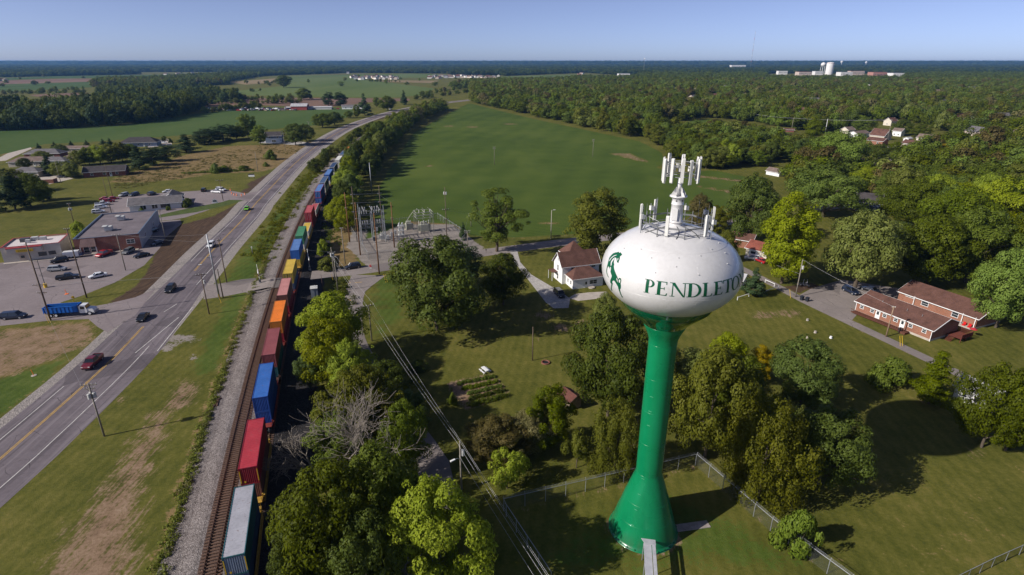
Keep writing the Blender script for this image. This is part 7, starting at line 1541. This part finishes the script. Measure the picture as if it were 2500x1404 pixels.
# woods: individual trees for the nearest, one mass beyond
def inside(px, poly):
    x, y = px; r_ = False
    for i in range(len(poly)):
        a, c_ = poly[i], poly[(i + 1) % len(poly)]
        if (a[1] > y) != (c_[1] > y) and x < a[0] + (y - a[1]) / (c_[1] - a[1]) * (c_[0] - a[0]): r_ = not r_
    return r_
WOODS = {'left': [(-520, 352), (-200, 334), (0, 320), (150, 314), (290, 306), (400, 296), (470, 280), (500, 262), (470, 248), (380, 254), (240, 266), (100, 280), (-520, 312)],
         'left_back': [(230, 252), (300, 246), (380, 250), (470, 246), (520, 250), (600, 252), (560, 238), (500, 226), (420, 216), (340, 216), (250, 226)],
         'field_edge': [(1150, 250), (1185, 258), (1300, 284), (1450, 316), (1560, 338), (1625, 362), (1640, 392), (1700, 408), (1750, 410), (1800, 405), (1795, 388), (1750, 370), (1690, 340), (1610, 312), (1500, 292), (1380, 270), (1260, 250), (1180, 240)],
         'town': [(1170, 240), (1300, 252), (1420, 272), (1560, 294), (1640, 300), (1720, 288), (1850, 300), (1990, 330), (2060, 320), (2100, 300), (2200, 290), (2330, 330), (2330, 372), (2240, 380), (2180, 420), (2200, 450), (2400, 440), (2700, 520), (2800, 420), (2800, 250), (2500, 214), (2200, 206), (1900, 206), (1700, 212), (1560, 214), (1400, 214), (1250, 222)]}
WOODS['copse'] = [(1640, 392), (1700, 412), (1800, 412), (1836, 414), (1868, 404), (1900, 392), (1960, 404), (1990, 362), (1900, 352), (1800, 330), (1720, 322), (1650, 340)]
WOODS['right_mid'] = [(1905, 425), (1990, 404), (2060, 430), (2110, 444), (2200, 440), (2400, 436), (2720, 520), (2720, 660), (2500, 650), (2400, 590), (2290, 590), (2200, 520), (2110, 478), (2060, 470), (1960, 468)]
CLEAR = [[(2075, 345), (2115, 322), (2285, 334), (2305, 362), (2230, 370), (2125, 366)], [(1680, 298), (1740, 291), (1990, 334), (1985, 352), (1900, 350), (1790, 326), (1700, 306)]]
TH = [(p.x, p.y) for p in Gs(TOWNH)]
def by_house(q):                 # 2 on the house plot, 1 in the view towards it (kept low), 0 elsewhere
    for h_ in TH:
        dy = q[1] - h_[1]
        if abs(q[0] - h_[0] * q[1] / h_[1]) < 13 and -h_[1] * .12 < dy < 10: return 2 if dy > -14 else 1
    return 0
def wood_points(poly, sp, seed):
    rg = random.Random(seed); W_ = Gs(poly); xs_ = [p.x for p in W_]; ys_ = [p.y for p in W_]; pl = [(p.x, p.y) for p in W_]; cl = [[(p.x, p.y) for p in Gs(c_)] for c_ in CLEAR]; out = []
    y = min(ys_)
    while y < max(ys_):
        x = min(xs_)
        while x < max(xs_):
            q = (x + rg.uniform(-.38, .38) * sp, y + rg.uniform(-.38, .38) * sp)
            if inside(q, pl) and not any(inside(q, c_) for c_ in cl) and by_house(q) < 2: out.append(q)
            x += sp
        y += sp
    return out
def fill(key, sp, n_ind, hh, label, group, mats, ww=(9.5, 14)):
    pts = wood_points(WOODS[key], sp, hash(key) % 97 if False else len(key) * 7)
    def seen(q):                # nearest, and nearest the camera side
        return q[1] + abs(q[0]) * .15
    pts.sort(key=seen)
    for j, q in enumerate(pts):
        lw = .38 if by_house(q) else 1.0
        if j < n_ind: tree(q[0], q[1], rn.uniform(*hh) * lw, rn.uniform(*ww) * (.7 if lw < 1 else 1), rn.choice(('round0', 'round1', 'round2', 'oval0', 'oval1')), rn.choice(mats), label, group)
        else: FARP.append((q[0], q[1], rn.uniform(.75, 1.4), lw * rn.uniform(*hh) / 16 * rn.uniform(.8, 1.15), rn.random() * 6.28, rn.choice((1, 4, 7)) if key.startswith('left') else None))  # left woods draw dark crowns only: shade put into leaf colour
fill('field_edge', 11, 45, (10, 16), 'tree in the wood edge along the far side of the bean field', 'wood edge beyond the bean field', ('mid', 'mid', 'dark', 'olive', 'green'))
fill('left', 12, 36, (18, 25), 'tall tree in the dark wood behind the left crop field', 'dark wood behind the left field', ('dark', 'dark', 'pine'), (11, 16))  # dark leaf colours stand in for the shaded near face of this wood
fill('left_back', 15, 0, (13, 21), '', '', ('mid',))
fill('town', 12, 14, (13, 19), 'tree in the wooded town at right beyond the bean field', 'trees of the wooded town', ('mid', 'mid', 'dark', 'olive', 'green'), (11, 16))

fill('copse', 10.5, 24, (9, 15), 'tree in the copse between the bean field and the small distant field', 'copse by the bean field', ('mid', 'green', 'dark', 'lime', 'olive'))
fill('right_mid', 12.5, 34, (13, 19), 'tree in the woods behind the brick apartments', 'woods behind the apartments', ('mid', 'green', 'mid', 'olive', 'lime'), (12, 17))
# ---- the rest as one woodland mass
def low_proto(i):
    me, cc, cs = crown(200 + i, 16, 7.0, 1.5, 'round' if i % 2 else 'oval', 40, 2.3, 2200, .85, name='woodland_crown'); me.materials.append(LM[('mid', 'dark', 'mid', 'olive', 'dark', 'green', 'brown', 'pine')[i]])
    return bpy.data.objects.new('woodland_source_%d' % i, me)
src = bpy.data.collections.new('woodland_sources')
for i in range(8): src.objects.link(low_proto(i))
def in_any(px, polys): return any(inside(px, p) for p in polys)
OPEN = [  # fields and openings further off, in photo pixels
    [(-900, 212), (-300, 190), (0, 189), (480, 179), (570, 184), (480, 190), (400, 197), (240, 202), (220, 216), (60, 228), (-900, 270)], [(480, 262), (480, 240), (560, 228), (560, 200), (640, 186), (860, 178), (1100, 180), (1110, 188), (1230, 186), (1430, 178), (1520, 184), (1360, 202), (1240, 204), (1130, 206), (1060, 222), (1000, 250), (870, 272), (480, 300)],
    [(1650, 166), (1860, 167), (1860, 171), (1650, 170)], [(2400, 175), (2900, 173), (2900, 185), (2400, 182)], [(1870, 180), (2210, 180), (2210, 198), (1870, 197)], [(1430, 186), (1560, 184), (1560, 194), (1430, 197)], [(855, 186), (985, 186), (985, 200), (855, 200)], [(1040, 184), (1225, 184), (1225, 197), (1040, 197)], [(1775, 164.5), (1850, 164.5), (1850, 168), (1775, 168)]]
d = 950.0
rf_ = random.Random(9)
def to_px(X, Y): dp = depth(Y, 0); return 1250 + FPX * X / dp, 702 - FPX * (Y * _s - H * _c) / dp
townp = [(p.x, p.y) for p in Gs(WOODS['town'])]; leftp = [(p.x, p.y) for p in Gs(WOODS['left'])]
while d < 16000:
    sp = max(11.0, d * .0072); sc_ = max(1.0, sp / 11.5); X = -d * 1.02
    while X < d * 1.02:
        q = (X + rf_.uniform(-.4, .4) * sp, d + rf_.uniform(-.4, .4) * sp); px = to_px(*q)
        dens = .5 + .5 * math.sin(q[0] * .0031 + 1.7 * math.sin(q[1] * .0021)) * math.sin(q[1] * .0017 + 1.3 * math.sin(q[0] * .0013))
        keep = px[1] < 176 or px[0] > 1150 or dens > .35
        if px[0] < 1150 and 176 <= px[1] <= 186: keep = dens > .25
        bh = by_house(q) if d < 2300 else 0
        if keep and bh < 2 and not in_any(px, OPEN) and not inside(q, townp) and not inside(q, leftp) and (px[1] < 214 or px[0] > 1150): FARP.append((q[0], q[1], sc_ * rf_.uniform(.9, 1.35), rf_.uniform(.8, 1.3) * (1 + .12 * (sc_ - 1)) * (2.0 if d > 9000 else (.4 if bh else 1.0)), rf_.random() * 6.28, rf_.choice((1, 4, 7, 7)) if d > 2600 else (rf_.choice((0, 1, 2, 4)) if d > 1700 else None)))  # far crowns turn darker and bluer: haze tone put into leaf colour
        X += sp
    d += sp * 1.25
# scattered hedges and lone trees over the far fields
for _ in range(260):
    x, y = rf_.uniform(-100, 1250), rf_.uniform(177, 212)
    if rf_.random() < .25: continue
    g = G(x, y)
    if 0 < math.sin(x * .06 + y * .9) + math.sin(y * 2.1) * .6 - .55: FARP.append((g.x, g.y, rf_.uniform(.6, 1.2), rf_.uniform(.45, .9), rf_.random() * 6.28))
for a, c_, n in (((480, 244), (690, 244), 40), ((250, 216), (0, 232), 18), ((0, 231), (215, 226), 22), ((700, 243), (760, 243), 6), ((985, 200), (860, 199), 16), ((560, 228), (640, 222), 10), ((620, 207), (700, 200), 12), ((1010, 244), (1150, 225), 26), ((1020, 236), (1150, 214), 24), ((640, 262), (500, 276), 30), ((420, 255), (740, 252), 46)):
    for j in range(n):
        t = rf_.random(); g = G(a[0] + (c_[0] - a[0]) * t, a[1] + (c_[1] - a[1]) * t + rf_.uniform(-.6, .6)); s_ = rf_.uniform(.35, .7); FARP.append((g.x, g.y, s_, s_ * rf_.uniform(.7, 1.1), rf_.random() * 6.28))
def woodland():
    A = np.array([tuple(p[:5]) + ((p[5] if len(p) > 5 and p[5] is not None else rf_.choice((0, 0, 1, 2, 2, 3, 3, 4, 5, 5, 6))),) for p in FARP], dtype=float); me = bpy.data.meshes.new('woodland'); me.vertices.add(len(A)); co = np.zeros((len(A), 3), np.float32); co[:, :2] = A[:, :2]; me.vertices.foreach_set('co', co.ravel())
    sc = me.attributes.new('sc', 'FLOAT_VECTOR', 'POINT'); sc.data.foreach_set('vector', np.stack([A[:, 2], A[:, 2], A[:, 3]], 1).astype(np.float32).ravel())
    ro = me.attributes.new('ro', 'FLOAT_VECTOR', 'POINT'); z = np.zeros(len(A)); ro.data.foreach_set('vector', np.stack([z, z, A[:, 4]], 1).astype(np.float32).ravel())
    ix = me.attributes.new('ix', 'INT', 'POINT'); ix.data.foreach_set('value', A[:, 5].astype(np.int32))
    o = link('woodland', me); tag(o, 'distant woods massed towards the horizon', None, None, 'stuff')
    ng = bpy.data.node_groups.new('woodland_scatter', 'GeometryNodeTree'); ng.interface.new_socket('Geometry', in_out='INPUT', socket_type='NodeSocketGeometry'); ng.interface.new_socket('Geometry', in_out='OUTPUT', socket_type='NodeSocketGeometry')
    N = ng.nodes; L = ng.links; gi = N.new('NodeGroupInput'); go = N.new('NodeGroupOutput'); ip = N.new('GeometryNodeInstanceOnPoints'); ci = N.new('GeometryNodeCollectionInfo')
    ci.inputs['Collection'].default_value = src; ci.inputs['Separate Children'].default_value = True; ci.inputs['Reset Children'].default_value = True
    a1 = N.new('GeometryNodeInputNamedAttribute'); a1.data_type = 'FLOAT_VECTOR'; a1.inputs[0].default_value = 'sc'; a2 = N.new('GeometryNodeInputNamedAttribute'); a2.data_type = 'FLOAT_VECTOR'; a2.inputs[0].default_value = 'ro'
    L.new(gi.outputs[0], ip.inputs['Points']); L.new(ci.outputs[0], ip.inputs['Instance']); ip.inputs['Pick Instance'].default_value = True
    a3 = N.new('GeometryNodeInputNamedAttribute'); a3.data_type = 'INT'; a3.inputs[0].default_value = 'ix'; L.new(a3.outputs[0], ip.inputs['Instance Index'])
    L.new(a1.outputs[0], ip.inputs['Scale']); L.new(a2.outputs[0], ip.inputs['Rotation']); L.new(ip.outputs[0], go.inputs[0])
    md = o.modifiers.new('scatter', 'NODES'); md.node_group = ng
woodland()
print('trees', NT[0], 'mass', len(FARP))

# ------------------------------------------------------------------ dead tree
def dead_tree(px, py, ty, seed, label, lean=(0, 0), spread=.9):
    g = G(px, py); h = height_at(g.y, ty); rr = random.Random(seed); m = MB(); rt = empty('dead_tree', (g.x, g.y, 0), 0, label, 'dead tree', 'dead trees')
    def grow(p, d, L, r, lev):
        n = 3
        for i in range(n):
            q = p + d * (L / n); m.cyl(p, q, max(r, .026), max(r * .8, .022), 6 if lev < 2 else 4, False); p = q; r *= .8
            d = (d + Vector((rr.gauss(0, .16), rr.gauss(0, .16), rr.gauss(.04, .08)))).normalized()
            if lev < 4 and (i or lev):
                for _ in range(rr.choice((1, 1, 2)) if lev < 3 else 1):
                    ax = d.orthogonal().normalized(); ax.rotate(Matrix.Rotation(rr.random() * 6.28, 3, d)); nd = (d + ax * rr.uniform(.5, spread)).normalized(); grow(p, nd, L * rr.uniform(.55, .8), r * .68, lev + 1)
    for k in range(4): a = k * 1.57 + rr.random(); grow(Vector((0, 0, 0)), Vector((math.cos(a) * .42 + lean[0], math.sin(a) * .42 + lean[1], 1)).normalized(), h * .42, .26, 0)
    m.build('branches', DEADW, rt); MB().cyl((0, 0, -.2), (0, 0, 1.2), .45, .3, 8).build('trunk', DEADW, rt)
dead_tree(905, 1185, 948, 3, 'grey dead tree with bare branches among the lane trees')
dead_tree(775, 1165, 1040, 8, 'grey leaning dead tree reaching over the cinder strip', (-.9, .1), 1.0)

# ------------------------------------------------------------------ weeds, garden rows
def mass(name, pts, r, n, ls, mat, seed, zs=1.0):
    rg = np.random.default_rng(seed); P = np.array([(p[0], p[1]) for p in pts]); k = rg.integers(0, len(P), n); rr = r if np.isscalar(r) else np.array(r)[k]
    d = rg.normal(size=(n, 3)); d = unit(d); d[:, 2] = np.abs(d[:, 2]); u = rg.random(n) ** .5
    C = np.zeros((n, 3)); C[:, :2] = P[k]; C += d * (u * rr)[:, None] * np.array([1, 1, zs]); C[:, 2] += .03
    me = leaf_mesh(name, C, unit(d + rg.normal(size=(n, 3)) * .5), ls * rg.uniform(.6, 1.4, n), rg.random(n), rg); return link(name, me, LM[mat])
ed = offset_line(TR, -10.3); pts = []
for i in range(6, 52):
    for _ in range(14 if i < 30 else 6): pts.append(ed[i].lerp(ed[i + 1], rn.random()) + Vector((rn.gauss(-.1, .42), rn.gauss(0, .3))))
tag(mass('trackside_weeds', pts, [rn.uniform(.3, .9) for _ in pts], 22000, .2, 'weed', 1, .9), kind='stuff')
pts = [ed[i].lerp(ed[i + 1], rn.random()) + Vector((rn.gauss(-.3, .5), 0)) for i in range(6, 52) for _ in range(2) if rn.random() < .35]; tag(mass('dry_trackside_weeds', pts, .85, 3500, .2, 'brown', 2, .8), kind='stuff')
pts = []; e2 = offset_line(TR, -13.5)
for i in range(52, 125):
    for _ in range(5): pts.append(e2[i].lerp(e2[i + 1], rn.random()) + Vector((rn.gauss(0, 2.6), rn.gauss(0, .5))))
tag(mass('verge_brush', pts, [rn.uniform(.5, 2.0) for _ in pts], 26000, .34, 'weed', 3, .75), kind='stuff')
pts = [offset_line(TR, 12)[i] + Vector((rn.gauss(0, 1.6), rn.gauss(0, 1.5))) for i in range(2, 45) for _ in range(3)]; tag(mass('lane_undergrowth', pts, [rn.uniform(.6, 1.6) for _ in pts], 14000, .3, 'dark', 4, .9), kind='stuff')
g0 = Gs([(885, 560), (905, 500), (940, 430), (830, 540), (840, 600)]); pts = [g0[0].lerp(g0[1], rn.random()).to_2d() + Vector((rn.gauss(0, 2), rn.gauss(0, 2))) for _ in range(40)] + [g0[3].lerp(g0[4], rn.random()).to_2d() + Vector((rn.gauss(-4, 2), rn.gauss(0, 2))) for _ in range(40)]
tag(mass('substation_weeds', pts, [rn.uniform(.5, 1.5) for _ in pts], 6000, .3, 'mid', 5, .8), kind='stuff')
pts = [G(x, 424 - (x - 440) * .045).to_2d() + Vector((rn.gauss(0, 1.2), rn.gauss(0, 1.0))) for x in np.arange(455, 615, 1.2)]; tag(mass('meadow_edge_brush', pts, [rn.uniform(.5, 1.4) for _ in pts], 6000, .4, 'mid', 6, .8), kind='stuff')
pts = [G(x, y).to_2d() for x, y in [(rn.uniform(280, 740), 0) for _ in range(500)] for y in [446 - (x - 280) * .19 + rn.uniform(-16, 22) - (x - 280) * .02] if True]; tag(mass('meadow_grass', pts, [rn.uniform(.8, 2.4) for _ in pts], 14000, .35, 'brown', 7, .35), kind='stuff')
rows = [((1120, 938), (1205, 921), .7, 'mid'), ((1128, 951), (1214, 932), .75, 'green'), ((1140, 963), (1222, 944), .7, 'mid'), ((1146, 976), (1228, 955), .8, 'dark'), ((1150, 990), (1235, 968), 1.0, 'mid')]
for k, (a, c_, r_, mt) in enumerate(rows):
    A, B = G(*a), G(*c_); pts = [A.lerp(B, t).to_2d() + Vector((rn.gauss(0, .12), rn.gauss(0, .12))) for t in np.linspace(0, 1, 22) if rn.random() < .85]
    tag(mass('vegetable_row', pts, r_ * .85, 3000, .2, mt, 20 + k, 1.0), '%s row of vegetables in the farmhouse garden, counted from the picnic table' % ('first', 'second', 'third', 'fourth', 'last')[k], 'vegetable row', 'vegetable rows')
# vines on the shrubs near dead tree
pts = [G(x, y).to_2d() + Vector((rn.gauss(0, .5), rn.gauss(0, .5))) for x, y in ((735, 1215), (745, 1225), (725, 1240), (750, 1205))]; tag(mass('flowering_weeds', pts, 1.1, 900, .2, 'brown', 40, 1.1), kind='stuff')

# ------------------------------------------------------------------ air
hz = MB().box((0, 9000, 34), (60000, 24000, 72)).build('haze', None); tag(hz, kind='stuff')
b = NB('haze'); pv = b.n('ShaderNodeVolumePrincipled', {'Color': (.22, .50, 1.0), 'Density': HAZE, 'Anisotropy': .15}); b.t.links.new(pv.outputs[0], b.out.inputs['Volume']); hz.data.materials.append(b.m)
